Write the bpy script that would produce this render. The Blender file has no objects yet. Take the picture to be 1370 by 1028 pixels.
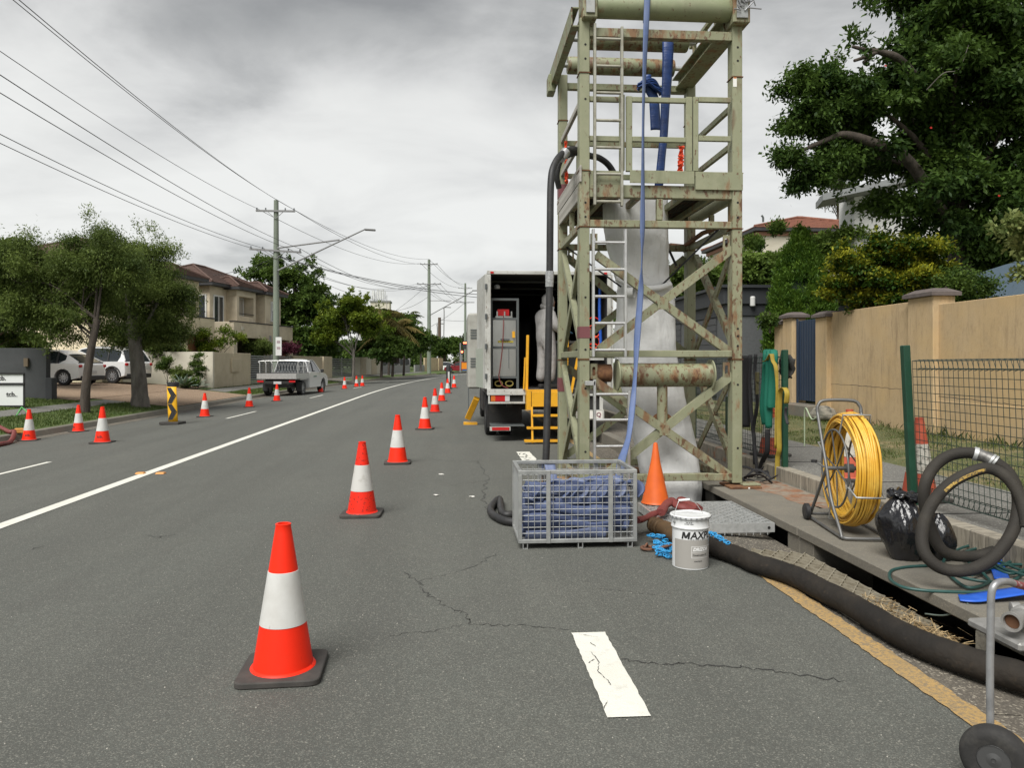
import bpy, bmesh, math, random
import numpy as np
from mathutils import Vector, Matrix, noise
sc = bpy.context.scene
COL = sc.collection
R = math.radians
random.seed(7)

# ------------------------------------------------------------------ camera
TAN = 0.075
A = math.atan(TAN)
H = 1.46
FPX = 1000.0
VR = Vector((math.cos(A), -math.sin(A), 0))
VF = Vector((math.sin(A), math.cos(A), 0))
cd = bpy.data.cameras.new('camera')
cam = bpy.data.objects.new('camera', cd)
COL.objects.link(cam)
sc.camera = cam
cd.sensor_fit = 'HORIZONTAL'
cd.sensor_width = 36.0
cd.lens = 36.0 * FPX / 1370.0
cd.shift_y = -29.0 / 1370.0
cd.clip_start = 0.05
cd.clip_end = 4000
cam.location = (0, 0, H)
cam.rotation_euler = (R(90), 0, -A)

# ------------------------------------------------------------------ sky, sun, exposure
SUN_EL, SUN_AZ = 54.0, 212.0      # azimuth clockwise from +Y: high, behind and left of the camera
w = bpy.data.worlds.new("World")
sc.world = w
w.use_nodes = True
nt = w.node_tree
nt.nodes.clear()
def wn(t, **k):
    n = nt.nodes.new(t)
    for a, b in k.items():
        setattr(n, a, b)
    return n
L = nt.links.new
sky = wn('ShaderNodeTexSky', sky_type='NISHITA', sun_disc=False)
sky.sun_elevation = R(SUN_EL); sky.sun_rotation = R(SUN_AZ)
tc = wn('ShaderNodeTexCoord')
sep = wn('ShaderNodeSeparateXYZ'); L(tc.outputs['Generated'], sep.inputs[0])
zc = wn('ShaderNodeMath', operation='MAXIMUM'); L(sep.outputs['Z'], zc.inputs[0]); zc.inputs[1].default_value = 0.0
za = wn('ShaderNodeMath', operation='ADD'); L(zc.outputs[0], za.inputs[0]); za.inputs[1].default_value = 0.26
dx = wn('ShaderNodeMath', operation='DIVIDE'); L(sep.outputs['X'], dx.inputs[0]); L(za.outputs[0], dx.inputs[1])
dy = wn('ShaderNodeMath', operation='DIVIDE'); L(sep.outputs['Y'], dy.inputs[0]); L(za.outputs[0], dy.inputs[1])
cmb = wn('ShaderNodeCombineXYZ'); L(dx.outputs[0], cmb.inputs[0]); L(dy.outputs[0], cmb.inputs[1])
SKY_B, SKY_K, SKY_OFF = 0.17, 1.30, (12, 2, 7)
def cloud(scale, detail, rough, dist, off, stretch=(1, 1, 1)):
    mp = wn('ShaderNodeMapping'); mp.inputs['Location'].default_value = off; mp.inputs['Scale'].default_value = stretch
    L(cmb.outputs[0], mp.inputs[0])
    n = wn('ShaderNodeTexNoise'); n.inputs['Scale'].default_value = scale; n.inputs['Detail'].default_value = detail
    n.inputs['Roughness'].default_value = rough; n.inputs['Distortion'].default_value = dist
    L(mp.outputs[0], n.inputs['Vector'])
    return n
big = cloud(0.52, 5, 0.55, 0.5, SKY_OFF, (1.0, 1.35, 1))
med = cloud(2.1, 9, 0.56, 0.35, (8.0, 2.0, 1), (0.85, 1.1, 1))
# a lower, darker deck of cloud overhead, brighter towards the horizon (all round)
el = wn('ShaderNodeMapRange'); el.interpolation_type = 'SMOOTHSTEP'
L(sep.outputs['Z'], el.inputs['Value']); el.inputs['From Min'].default_value = 0.20; el.inputs['From Max'].default_value = 0.46
el.inputs['To Min'].default_value = 0.0; el.inputs['To Max'].default_value = 0.36
m1 = wn('ShaderNodeMath', operation='MULTIPLY_ADD'); L(med.outputs['Fac'], m1.inputs[0]); m1.inputs[1].default_value = 0.80
L(big.outputs['Fac'], m1.inputs[2])
m2 = wn('ShaderNodeMath', operation='SUBTRACT'); L(m1.outputs[0], m2.inputs[0]); L(el.outputs[0], m2.inputs[1])
m3 = wn('ShaderNodeMath', operation='SUBTRACT'); L(m2.outputs[0], m3.inputs[0]); m3.inputs[1].default_value = SKY_B; m4 = wn('ShaderNodeMath', operation='MULTIPLY_ADD'); L(m3.outputs[0], m4.inputs[0]); m4.inputs[1].default_value = SKY_K; m4.inputs[2].default_value = .5 - .5 * SKY_K; m2 = m4
ramp = wn('ShaderNodeValToRGB'); L(m2.outputs[0], ramp.inputs[0])
cr = ramp.color_ramp
cr.elements[0].position = 0.22; cr.elements[0].color = (0.19, 0.192, 0.19, 1)
cr.elements[1].position = 0.86; cr.elements[1].color = (0.535, 0.535, 0.518, 1)
e = cr.elements.new(0.42); e.color = (0.30, 0.301, 0.295, 1)
e = cr.elements.new(0.58); e.color = (0.43, 0.43, 0.42, 1)
e = cr.elements.new(0.72); e.color = (0.495, 0.495, 0.48, 1)
SKY_STR = 0.1
sc10 = wn('ShaderNodeMix', data_type='RGBA', blend_type='MULTIPLY'); sc10.inputs['Factor'].default_value = 1
L(ramp.outputs[0], sc10.inputs[6]); sc10.inputs[7].default_value = (10.5, 10.5, 10.5, 1)
sc10.clamp_result = False
mixs = wn('ShaderNodeMix', data_type='RGBA'); mixs.inputs['Factor'].default_value = 0.07
L(sc10.outputs[2], mixs.inputs[6]); L(sky.outputs[0], mixs.inputs[7])
bg = wn('ShaderNodeBackground'); bg.inputs['Strength'].default_value = SKY_STR
L(mixs.outputs[2], bg.inputs['Color'])
wo = wn('ShaderNodeOutputWorld'); L(bg.outputs[0], wo.inputs[0])

sd = bpy.data.lights.new('sun', 'SUN'); sd.energy = 3.0; sd.angle = R(38); sd.color = (1.0, 0.98, 0.94)
so = bpy.data.objects.new('sun', sd); COL.objects.link(so)
sdir = Vector((math.sin(R(SUN_AZ)) * math.cos(R(SUN_EL)), math.cos(R(SUN_AZ)) * math.cos(R(SUN_EL)), math.sin(R(SUN_EL))))
so.rotation_euler = sdir.to_track_quat('Z', 'Y').to_euler()
so.location = (0, -5, 30)

vs = sc.view_settings
vs.view_transform = 'Standard'; vs.look = 'None'; vs.gamma = 1; vs.use_curve_mapping = False
vs.exposure = 0.67
sc.cycles.max_bounces = 6
sc.cycles.diffuse_bounces = 3
sc.cycles.glossy_bounces = 3
sc.cycles.transparent_max_bounces = 8

# ------------------------------------------------------------------ helpers: where things stand
def ray(px, py):
    return VR * ((px - 685) / FPX) + VF + Vector((0, 0, (485 - py) / FPX))
def PD(px, py, D): return Vector((0, 0, H)) + ray(px, py) * D
def PZ(px, py, z=0.0):
    r = ray(px, py); return Vector((0, 0, H)) + r * ((z - H) / r.z)
def PY(px, py, Y):
    r = ray(px, py); return Vector((0, 0, H)) + r * (Y / r.y)
def PX(px, py, X):
    r = ray(px, py); return Vector((0, 0, H)) + r * (X / r.x)
def cv(y):
    if y <= 32: return 0.0
    if y > 100: return 0.0014 * 68 ** 2 + 0.19 * (y - 100)
    return 0.0014 * (y - 32) ** 2
def zroad(xo):
    return 0.0 if xo > -4 else max(-0.18, -(-4 - xo) * 0.18 / 5.2)
def zleft(xo):
    pts = [(-9.35, -0.04), (-11.6, 0.22), (-15, 0.5), (-80, 0.6)]
    if xo > -9.35: return -0.04
    for (a, za_), (b, zb_) in zip(pts, pts[1:]):
        if xo >= b: return za_ + (zb_ - za_) * (a - xo) / (a - b)
    return 0.6
def ground_left(px, py, lo=8, hi=140):
    """where the ray through a point of the left verge meets the ground"""
    for i in range(4000):
        D = lo + (hi - lo) * i / 4000
        p = PD(px, py, D)
        xo = p.x - cv(p.y)
        z = zroad(xo) if xo > -9.2 else zleft(xo)
        if p.z <= z: return Vector((p.x, p.y, z))
    return PD(px, py, hi)

# ------------------------------------------------------------------ helpers: meshes
def wloc(o):
    v = Vector((0, 0, 0))
    while o is not None:
        v += Vector(o.location); o = o.parent
    return v
class MB:
    def __init__(s): s.v = []; s.f = []
    def add(s, vs_, fs_):
        k = len(s.v); s.v.extend([Vector(v) for v in vs_]); s.f.extend([tuple(i + k for i in f) for f in fs_]); return s
    def box(s, c, size, rot=None):
        x, y, z = [q / 2 for q in size]
        vv = [Vector((i * x, j * y, k * z)) for i in (-1, 1) for j in (-1, 1) for k in (-1, 1)]
        if rot is not None: vv = [rot @ v for v in vv]
        vv = [v + Vector(c) for v in vv]
        return s.add(vv, [(0, 1, 3, 2), (4, 6, 7, 5), (0, 4, 5, 1), (2, 3, 7, 6), (0, 2, 6, 4), (1, 5, 7, 3)])
    def bx(s, x0, x1, y0, y1, z0, z1):
        return s.box(((x0 + x1) / 2, (y0 + y1) / 2, (z0 + z1) / 2), (abs(x1 - x0), abs(y1 - y0), abs(z1 - z0)))
    def bar(s, p0, p1, w_, h_, up=(0, 0, 1)):
        p0 = Vector(p0); p1 = Vector(p1); d = p1 - p0; ln = d.length
        if ln < 1e-6: return s
        d.normalize(); up = Vector(up)
        if abs(d.dot(up)) > .98: up = Vector((0, 1, 0))
        sx = d.cross(up).normalized(); sz = sx.cross(d)
        m = Matrix((sx, d, sz)).transposed()
        return s.box((p0 + p1) / 2, (w_, ln, h_), m)
    def tube(s, pts, r, n=8, closed=False, caps=True, flat=1.0, up=None):
        pts = [Vector(p) for p in pts]; N = len(pts)
        rr = r if isinstance(r, (list, tuple)) else [r] * N
        T = []
        for i in range(N):
            if closed: t = pts[(i + 1) % N] - pts[i - 1]
            else: t = pts[min(i + 1, N - 1)] - pts[max(i - 1, 0)]
            T.append(t.normalized() if t.length > 0 else Vector((0, 0, 1)))
        u0 = Vector(up) if up is not None else (Vector((0, 0, 1)) if abs(T[0].z) < .9 else Vector((1, 0, 0)))
        u = (u0 - T[0] * u0.dot(T[0])).normalized()
        vv = []
        for i in range(N):
            u = (u - T[i] * u.dot(T[i])).normalized(); b = T[i].cross(u)
            for k in range(n):
                a = 2 * math.pi * k / n
                vv.append(pts[i] + (u * math.cos(a) * flat + b * math.sin(a)) * rr[i])
        ff = []
        for i in range(N if closed else N - 1):
            j = (i + 1) % N
            for k in range(n):
                k2 = (k + 1) % n
                ff.append((i * n + k, i * n + k2, j * n + k2, j * n + k))
        if caps and not closed:
            ff.append(tuple(range(n - 1, -1, -1))); ff.append(tuple((N - 1) * n + k for k in range(n)))
        return s.add(vv, ff)
    def cyl(s, p0, p1, r0, r1=None, n=16):
        return s.tube([p0, p1], [r0, r0 if r1 is None else r1], n)
    def lathe(s, prof, n=24, c=(0, 0, 0), m=None, capb=True, capt=True):
        vv = []
        for (r_, z_) in prof:
            for k in range(n):
                a = 2 * math.pi * k / n
                v = Vector((r_ * math.cos(a), r_ * math.sin(a), z_))
                if m is not None: v = m @ v
                vv.append(v + Vector(c))
        ff = []
        for i in range(len(prof) - 1):
            for k in range(n):
                k2 = (k + 1) % n
                ff.append((i * n + k, i * n + k2, (i + 1) * n + k2, (i + 1) * n + k))
        if capb: ff.append(tuple(range(n - 1, -1, -1)))
        if capt: ff.append(tuple((len(prof) - 1) * n + k for k in range(n)))
        return s.add(vv, ff)
    def prism(s, poly, vec):
        n = len(poly); poly = [Vector(p) for p in poly]; vec = Vector(vec)
        nrm = Vector((0, 0, 0))
        for i in range(n): nrm += poly[i].cross(poly[(i + 1) % n])
        if nrm.dot(vec) > 0: poly = poly[::-1]
        vv = poly + [p + vec for p in poly]
        ff = [tuple(range(n)), tuple(range(2 * n - 1, n - 1, -1))]
        for i in range(n):
            j = (i + 1) % n
            ff.append((j, i, i + n, j + n))
        return s.add(vv, ff)
    def grid(s, rows):
        k = len(s.v); m = len(rows[0])
        for r_ in rows: s.v.extend([Vector(p) for p in r_])
        for i in range(len(rows) - 1):
            for j in range(m - 1):
                s.f.append((k + i * m + j, k + i * m + j + 1, k + (i + 1) * m + j + 1, k + (i + 1) * m + j))
        return s
    def build(s, name, mat, parent=None, smooth=None, bevel=None, local=False, segs=1):
        me = bpy.data.meshes.new(name)
        o = bpy.data.objects.new(name, me); COL.objects.link(o)
        if parent is not None:
            o.parent = parent
            off = Vector((0, 0, 0)) if local else wloc(parent)
        elif local: off = Vector((0, 0, 0))
        else:
            n = max(1, len(s.v)); xs = [v.x for v in s.v]; ys = [v.y for v in s.v]
            off = Vector(((min(xs) + max(xs)) / 2, (min(ys) + max(ys)) / 2, min(v.z for v in s.v)))
            o.location = off
        me.from_pydata([(v - off)[:] for v in s.v], [], s.f)
        me.materials.append(mat); me.update()
        if smooth:
            me.polygons.foreach_set('use_smooth', [True] * len(me.polygons))
            me.set_sharp_from_angle(angle=R(smooth))
        if bevel:
            b = o.modifiers.new('bevel', 'BEVEL'); b.width = bevel; b.segments = segs; b.limit_method = 'ANGLE'; b.angle_limit = R(40)
        return o
def np_mesh(name, verts, faces4, mat, parent=None, tone=None, off=(0, 0, 0), smooth=False):
    me = bpy.data.meshes.new(name)
    nv, nf = len(verts), len(faces4)
    me.vertices.add(nv); me.vertices.foreach_set('co', (verts - np.array(off)).astype(np.float32).ravel())
    k = faces4.shape[1]
    me.loops.add(nf * k); me.loops.foreach_set('vertex_index', faces4.astype(np.int32).ravel())
    me.polygons.add(nf); me.polygons.foreach_set('loop_start', np.arange(0, nf * k, k, dtype=np.int32))
    me.polygons.foreach_set('loop_total', np.full(nf, k, dtype=np.int32))
    me.update(calc_edges=True)
    if tone is not None:
        at = me.attributes.new('tone', 'FLOAT', 'POINT'); at.data.foreach_set('value', tone.astype(np.float32))
    me.materials.append(mat)
    o = bpy.data.objects.new(name, me); COL.objects.link(o)
    if parent is not None: o.parent = parent
    else: o.location = off
    return o
def tag(o, label=None, cat=None, group=None, kind=None):
    if label: o['label'] = label
    if cat: o['category'] = cat
    if group: o['group'] = group
    if kind: o['kind'] = kind
    return o
def thing(name, label, cat, loc, group=None, rz=0):
    o = bpy.data.objects.new(name, None); COL.objects.link(o)
    o.empty_display_size = .1
    o.location = loc; o.rotation_euler = (0, 0, rz)
    return tag(o, label, cat, group)
def copy_tree(o, parent=None):
    c = o.copy(); COL.objects.link(c); c.parent = parent
    for ch in list(o.children): copy_tree(ch, c)
    return c
def struct(o, **k): o['kind'] = 'structure'; return o
def catmull(P, per=8, closed=False):
    P = [Vector(p) for p in P]; n = len(P); out = []
    rng = range(n) if closed else range(n - 1)
    for i in rng:
        p0 = P[(i - 1) % n] if (closed or i > 0) else P[i] * 2 - P[i + 1]
        p1 = P[i]; p2 = P[(i + 1) % n]
        p3 = P[(i + 2) % n] if (closed or i + 2 < n) else P[i + 1] * 2 - P[i]
        for k in range(per):
            t = k / per
            out.append(.5 * ((2 * p1) + (p2 - p0) * t + (2 * p0 - 5 * p1 + 4 * p2 - p3) * t * t + (3 * p1 - p0 - 3 * p2 + p3) * t ** 3))
    if not closed: out.append(P[-1])
    return out
def text(s_, size, mat, parent, loc=(0, 0, 0), rot=(0, 0, 0), bold=0.0, shear=0.0, wrap=None, local=True, name='lettering', align='CENTER'):
    cu = bpy.data.curves.new('t', 'FONT'); cu.body = s_; cu.size = size; cu.offset = bold; cu.shear = shear
    cu.align_x = align; cu.align_y = 'CENTER'; cu.resolution_u = 3
    to = bpy.data.objects.new('t', cu); COL.objects.link(to)
    bpy.context.view_layer.update()
    me = bpy.data.meshes.new_from_object(to.evaluated_get(bpy.context.evaluated_depsgraph_get()))
    bpy.data.objects.remove(to)
    me.name = name
    me.materials.clear(); me.materials.append(mat)
    o = bpy.data.objects.new(name, me); COL.objects.link(o); o.parent = parent
    if wrap:
        bm = bmesh.new(); bm.from_mesh(me); bmesh.ops.triangulate(bm, faces=bm.faces[:], ngon_method='EAR_CLIP'); xs = [v.co.x for v in bm.verts]; x = min(xs) + .006
        while x < max(xs):
            bmesh.ops.bisect_plane(bm, geom=bm.verts[:] + bm.edges[:] + bm.faces[:], plane_co=(x, 0, 0), plane_no=(1, 0, 0)); x += .009
        bm.to_mesh(me); bm.free()
        for v in me.vertices: v.co = wrap(v.co)
    else:
        o.location = Vector(loc) if local else Vector(loc) - wloc(parent)
        o.rotation_euler = rot
    return o

# ------------------------------------------------------------------ helpers: materials
def M(name, col, rough=.6, metal=0.0, var=(), bump=(), spec=.5, coat=0.0, emit=None, alpha=None, objco=False, rvar=None):
    m = bpy.data.materials.new(name); m.use_nodes = True
    t = m.node_tree; N = t.nodes; K = t.links.new
    b = N['Principled BSDF']
    b.inputs['Roughness'].default_value = rough; b.inputs['Metallic'].default_value = metal
    b.inputs['Specular IOR Level'].default_value = spec; b.inputs['Coat Weight'].default_value = coat
    b.inputs['Base Color'].default_value = (*col, 1)
    if emit: b.inputs['Emission Color'].default_value = (*emit[0], 1); b.inputs['Emission Strength'].default_value = emit[1]
    if not var and not bump and not rvar: return m
    if objco: src = N.new('ShaderNodeTexCoord').outputs['Object']
    else: src = N.new('ShaderNodeNewGeometry').outputs['Position']
    def nz(scale, detail=4, st=None, kind='n', rough_=.6):
        v = src
        if st:
            mp = N.new('ShaderNodeMapping'); mp.inputs['Scale'].default_value = st; K(v, mp.inputs[0]); v = mp.outputs[0]
        if kind == 'v':
            n = N.new('ShaderNodeTexVoronoi'); n.inputs['Scale'].default_value = scale; K(v, n.inputs['Vector']); return n.outputs['Color'], n.outputs['Distance']
        n = N.new('ShaderNodeTexNoise'); n.inputs['Scale'].default_value = scale; n.inputs['Detail'].default_value = detail
        n.inputs['Roughness'].default_value = rough_
        K(v, n.inputs['Vector']); return n.outputs['Fac'], n.outputs['Fac']
    cur = None
    for it in var:
        scale, c2, lo, hi = it[:4]; fac = it[4] if len(it) > 4 else 1.0
        det = it[5] if len(it) > 5 else 4; st = it[6] if len(it) > 6 else None; kd = it[7] if len(it) > 7 else 'n'
        o = nz(scale, det, st, kd)[0]
        if kd == 'v':
            sx = N.new('ShaderNodeSeparateColor'); K(o, sx.inputs[0]); o = sx.outputs[0]
        mr = N.new('ShaderNodeMapRange'); K(o, mr.inputs['Value'])
        mr.inputs['From Min'].default_value = lo; mr.inputs['From Max'].default_value = hi
        mr.inputs['To Min'].default_value = 0; mr.inputs['To Max'].default_value = fac
        mx = N.new('ShaderNodeMix'); mx.data_type = 'RGBA'
        K(mr.outputs[0], mx.inputs['Factor'])
        if cur is None: mx.inputs[6].default_value = (*col, 1)
        else: K(cur, mx.inputs[6])
        mx.inputs[7].default_value = (*c2, 1)
        cur = mx.outputs[2]
    if cur is not None: K(cur, b.inputs['Base Color'])
    if rvar:
        o = nz(rvar[0])[0]
        mr = N.new('ShaderNodeMapRange'); K(o, mr.inputs['Value']); mr.inputs['From Min'].default_value = .3; mr.inputs['From Max'].default_value = .7
        mr.inputs['To Min'].default_value = rvar[1]; mr.inputs['To Max'].default_value = rvar[2]
        K(mr.outputs[0], b.inputs['Roughness'])
    nrm = None
    for it in bump:
        scale, strength, dist = it[:3]; st = it[3] if len(it) > 3 else None; kd = it[4] if len(it) > 4 else 'n'
        o = nz(scale, 3, st, kd)[1]
        bp = N.new('ShaderNodeBump'); bp.inputs['Strength'].default_value = strength; bp.inputs['Distance'].default_value = dist
        K(o, bp.inputs['Height'])
        if nrm is not None: K(nrm, bp.inputs['Normal'])
        nrm = bp.outputs[0]
    if nrm is not None: K(nrm, b.inputs['Normal'])
    return m
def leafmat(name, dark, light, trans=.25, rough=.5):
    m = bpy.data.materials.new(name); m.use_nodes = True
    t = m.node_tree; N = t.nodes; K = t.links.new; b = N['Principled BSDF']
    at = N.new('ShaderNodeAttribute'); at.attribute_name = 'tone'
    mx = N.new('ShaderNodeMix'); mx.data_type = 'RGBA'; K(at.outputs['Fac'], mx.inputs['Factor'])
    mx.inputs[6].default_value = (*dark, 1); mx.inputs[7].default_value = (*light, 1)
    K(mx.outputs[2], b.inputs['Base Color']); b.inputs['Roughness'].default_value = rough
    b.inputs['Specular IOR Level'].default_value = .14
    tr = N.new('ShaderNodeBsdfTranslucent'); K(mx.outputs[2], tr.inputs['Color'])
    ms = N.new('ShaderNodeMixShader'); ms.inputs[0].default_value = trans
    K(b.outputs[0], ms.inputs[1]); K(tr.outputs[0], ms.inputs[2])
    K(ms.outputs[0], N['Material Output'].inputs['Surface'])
    return m

ASPHALT = M('asphalt', (.120, .129, .114), .88, var=[(.30, (.150, .154, .133), .4, .65, .9), (.9, (.078, .082, .072), .44, .64, .7, 7, (1.6, .10, 1)), (1.7, (.096, .098, .088), .50, .70, .6, 8), (3.1, (.07, .071, .064), .66, .74, .6, 6), (12, (.103, .105, .092), .45, .7, .5, 8), (230, (.062, .062, .054), .0, .5, .75, 2, None, 'v'), (190, (.21, .205, .175), .80, .95, .6, 2, None, 'v'), (150, (.30, .29, .25), .988, .995, .6, 2, None, 'v'), (1.1, (.08, .081, .072), .62, .8, .4, 5, (3, .5, 1))],
            bump=[(200, .4, .004, None, 'v'), (9, .3, .01)])
GUTTER = M('exposed_aggregate_concrete', (.19, .165, .13), .9, var=[(1.2, (.12, .11, .09), .4, .65, .8), (120, (.07, .062, .05), 0, .5, .7, 2, None, 'v'), (90, (.38, .34, .27), .84, .95, .8, 2, None, 'v'), (5, (.09, .085, .07), .55, .75, .6)],
           bump=[(130, .7, .006, None, 'v')])
CONC = M('weathered_concrete', (.235, .21, .165), .88, var=[(2.2, (.15, .14, .115), .45, .72, .9), (14, (.20, .185, .155), .4, .7, .6), (170, (.10, .095, .08), .0, .3, .5, 2, None, 'v'), (.9, (.22, .13, .08), .62, .75, .5)],
         bump=[(60, .35, .004), (6, .3, .01)])
MOSSY = M('mossy_concrete', (.24, .22, .18), .92, var=[(5, (.05, .05, .045), .48, .6, .9, 6), (2.4, (.14, .14, .10), .45, .7, .7)], bump=[(40, .6, .008), (8, .5, .015)])
PITDARK = M('dark_pit_concrete', (.05, .047, .04), .9, var=[(6, (.025, .024, .02), .4, .7, .8)], bump=[(30, .4, .01)])  # darker concrete for the pit walls, floor and one support block
RIBCONC = M('ribbed_concrete', (.30, .27, .215), .9, var=[(26, (.10, .09, .075), .5, .68, .85, 3, (.15, 1, .12)), (3, (.17, .15, .12), .5, .7, .7), (2.1, (.32, .14, .07), .6, .68, .8, 4)],
            bump=[(26, .9, .02, (.1, 1, .1)), (60, .3, .004)])
PATH = M('path_concrete', (.20, .195, .175), .9, var=[(1.3, (.15, .145, .13), .4, .7, .8), (130, (.09, .088, .08), 0, .4, .6, 2, None, 'v'), (100, (.34, .33, .30), .86, .95, .7, 2, None, 'v')], bump=[(130, .5, .005, None, 'v')])
GRASSG = M('turf_soil', (.10, .105, .04), .95, var=[(1.3, (.22, .17, .09), .52, .62, .85, 6), (8, (.05, .075, .02), .45, .7, .7)], bump=[(40, .6, .02)])
GRASSL = M('green_turf', (.075, .115, .026), .95, var=[(1.2, (.11, .13, .045), .45, .7, .8, 5), (20, (.04, .07, .015), .45, .7, .7), (2.3, (.15, .13, .065), .62, .72, .7, 5)], bump=[(40, .7, .03)])
GRAVEL = M('tan_gravel', (.34, .235, .15), .95, var=[(45, (.15, .10, .065), .1, .5, .8, 2, None, 'v'), (45, (.52, .42, .31), .8, .95, .8, 2, None, 'v'), (1, (.27, .19, .125), .4, .7, .7)], bump=[(45, .7, .02, None, 'v')])
SOIL = M('bare_soil', (.13, .10, .065), .95, var=[(3, (.07, .06, .04), .4, .7, .8)], bump=[(30, .6, .02)])
PAINTW = M('road_paint_white', (.70, .69, .62), .7, var=[(12, (.42, .41, .37), .55, .75, .6, 6), (90, (.5, .49, .44), .55, .8, .6), (2.5, (.6, .58, .5), .4, .7, .5)], bump=[(150, .35, .004, None, 'v')])
PAINTY = M('road_paint_yellow', (.42, .27, .10), .85, var=[(60, (.16, .14, .11), .45, .6, .75, 6), (5, (.30, .21, .10), .4, .7, .7)], bump=[(150, .5, .005, None, 'v')])
CRACK = M('crack_dark', (.045, .045, .042), .95, bump=[(80, .5, .004)])  # even dark colour for crack ribbons and joint strips
# ================================================================== THE SETTING
def ribbon_strip(name, mat, xs, y0, y1, step=2.0, lift=0.0, zf=None, curve=True, smooth=None):
    mb = MB(); rows = []
    n = max(1, int(math.ceil((y1 - y0) / step)))
    for i in range(n + 1):
        y = y0 + (y1 - y0) * i / n
        c = cv(y) if curve else 0
        rows.append([Vector((x + c, y, (zf(x) if zf else z) + lift)) for (x, z) in xs])
    mb.grid(rows)
    return struct(mb.build(name, mat, smooth=smooth))
# terrain to the horizon, sunk below the near ground so that the drain pit has room
mb = MB()
gx = [-2500, -400, -85, -84.9, 84.9, 85, 400, 2500]; gy = [-400, -26, -25.9, 159.9, 160, 400, 3000]
mb.grid([[Vector((x, y, -1.6 if (abs(x) < 85 and -26 < y < 160) else -0.25)) for x in gx] for y in gy])
struct(mb.build('ground', GRASSL))
ribbon_strip('road', ASPHALT, [(x, 0) for x in (-9.2, -8, -6.5, -5, -4, -2, 0, 2.1)], -25, 160, 2.0, zf=zroad)
struct(MB().grid([[Vector((x, y, .002)) for x in (-60, 120)] for y in (112, 124)]).build('cross_street', ASPHALT))
# the near part of the left: channel, kerb, verge
ribbon_strip('verge', GRASSL, [(x, 0) for x in (-9.35, -10.3, -11.6, -13, -15, -30, -84)], -25, 158, 3.0, zf=zleft)
ribbon_strip('left_channel', GUTTER, [(-9.18, 0), (-8.8, 0)], -25, 110, 3, lift=.004, zf=zroad)
ribbon_strip('left_footpath', PATH, [(-11.55, 0), (-10.85, 0)], -25, 26, 3, lift=.012, zf=zleft)
ribbon_strip('left_footpath_beyond', PATH, [(-11.4, 0), (-10.5, 0)], 35, 100, 3, lift=.012, zf=zleft)
ribbon_strip('gravel_driveway', GRAVEL, [(x, 0) for x in (-9.36, -10.3, -11.6, -13, -15, -20, -28)], 25.6, 34.5, 2, lift=.02, zf=zleft)
ribbon_strip('gravel_yard', GRAVEL, [(x, 0) for x in (-11.9, -13, -15, -20, -30)], 24.4, 36.2, 2, lift=.03, zf=zleft)
ribbon_strip('concrete_driveway', CONC, [(x, 0) for x in (-9.36, -10.3, -11.6, -13)], 57, 61, 2, lift=.03, zf=zleft)
# kerb on the left: one stone after another
lk = thing('left_kerb', None, None, (-9.27, 20, -.18)); lk['kind'] = 'structure'
y = 8.0
while y < 100:
    ln = 2.4 if y < 60 else 8
    a0, a1 = y + .006, y + ln - .006
    h = .13
    if 25.6 < y + ln / 2 < 34.5: h = .135
    mb = MB()
    x0, x1 = cv(a0), cv(a1)
    P = [(-9.36, -.32), (-9.36, -.18 + h + .012), (-9.24, -.18 + h), (-9.18, -.176), (-9.18, -.32)]
    f0 = [Vector((p[0] + x0, a0, p[1])) for p in P]; f1 = [Vector((p[0] + x1, a1, p[1])) for p in P]
    mb.add(f0 + f1, [(0, 1, 2, 3, 4), (9, 8, 7, 6, 5)] + [(i, i + 5, (i + 1) % 5 + 5, (i + 1) % 5) for i in range(5)])
    mb.build('kerb_stone', CONC, lk, bevel=.012)
    y += ln
# line markings
def marking(name, x0, x1, y0, y1, mat=PAINTW, lift=.005, step=2.0, jag=.0):
    mb = MB(); n = max(1, int((y1 - y0) / step)); rows = []
    for i in range(n + 1):
        y = y0 + (y1 - y0) * i / n
        j0 = random.uniform(-jag, jag); j1 = random.uniform(-jag, jag)
        rows.append([Vector((x0 + j0 + cv(y), y, zroad(x0) + lift)), Vector((x1 + j1 + cv(y), y, zroad(x1) + lift))])
    return struct(mb.grid(rows).build(name, mat))
marking('centre_line', -4.12, -3.97, -25, 108, jag=.002, step=1.0)
for k, y0 in enumerate((-2, 9.0, 20.9, 32.6, 44.5, 56)):
    marking('lane_dash', -6.28, -6.19, y0, y0 + 3.0)
marking('bay_dash', .62, .80, 3.02, 3.98, jag=.003, step=.04, lift=.006)
marking('bay_dash', .98, 1.2, 11.0, 12.1, jag=.01, step=.06, lift=.006)
marking('bay_dash', .62, .80, -6, -3)
marking('edge_line', 2.06, 2.18, -10, 5.6, mat=PAINTY, jag=.008, step=.05, lift=.006)
marking('edge_line', 2.08, 2.18, 9.5, 60, mat=PAINTY)
# give the bay dash its chips and cracks as thin dark ribbons laid on top
def crack(name, pts, w0=.006, jit=.012, lift=.0085, sub=10, z=None, seed=0):
    rnd = random.Random(seed); P = []
    for a, b in zip(pts, pts[1:]):
        a = Vector(a); b = Vector(b)
        for k in range(sub): P.append(a.lerp(b, k / sub) + Vector((rnd.uniform(-jit, jit), rnd.uniform(-jit, jit), 0)))
    P.append(Vector(pts[-1]))
    mb = MB(); rows = []
    for i, p in enumerate(P):
        t = (P[min(i + 1, len(P) - 1)] - P[max(i - 1, 0)]).normalized(); nn = Vector((-t.y, t.x, 0))
        w_ = w0 * .62 * rnd.uniform(.1, 1.3) * (.3 if i in (0, len(P) - 1) else 1)
        rows.append([p - nn * w_ + Vector((0, 0, lift)), p + nn * w_ + Vector((0, 0, lift))])
    o = mb.grid(rows).build(name, CRACK); o['kind'] = 'structure'; return o
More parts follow.
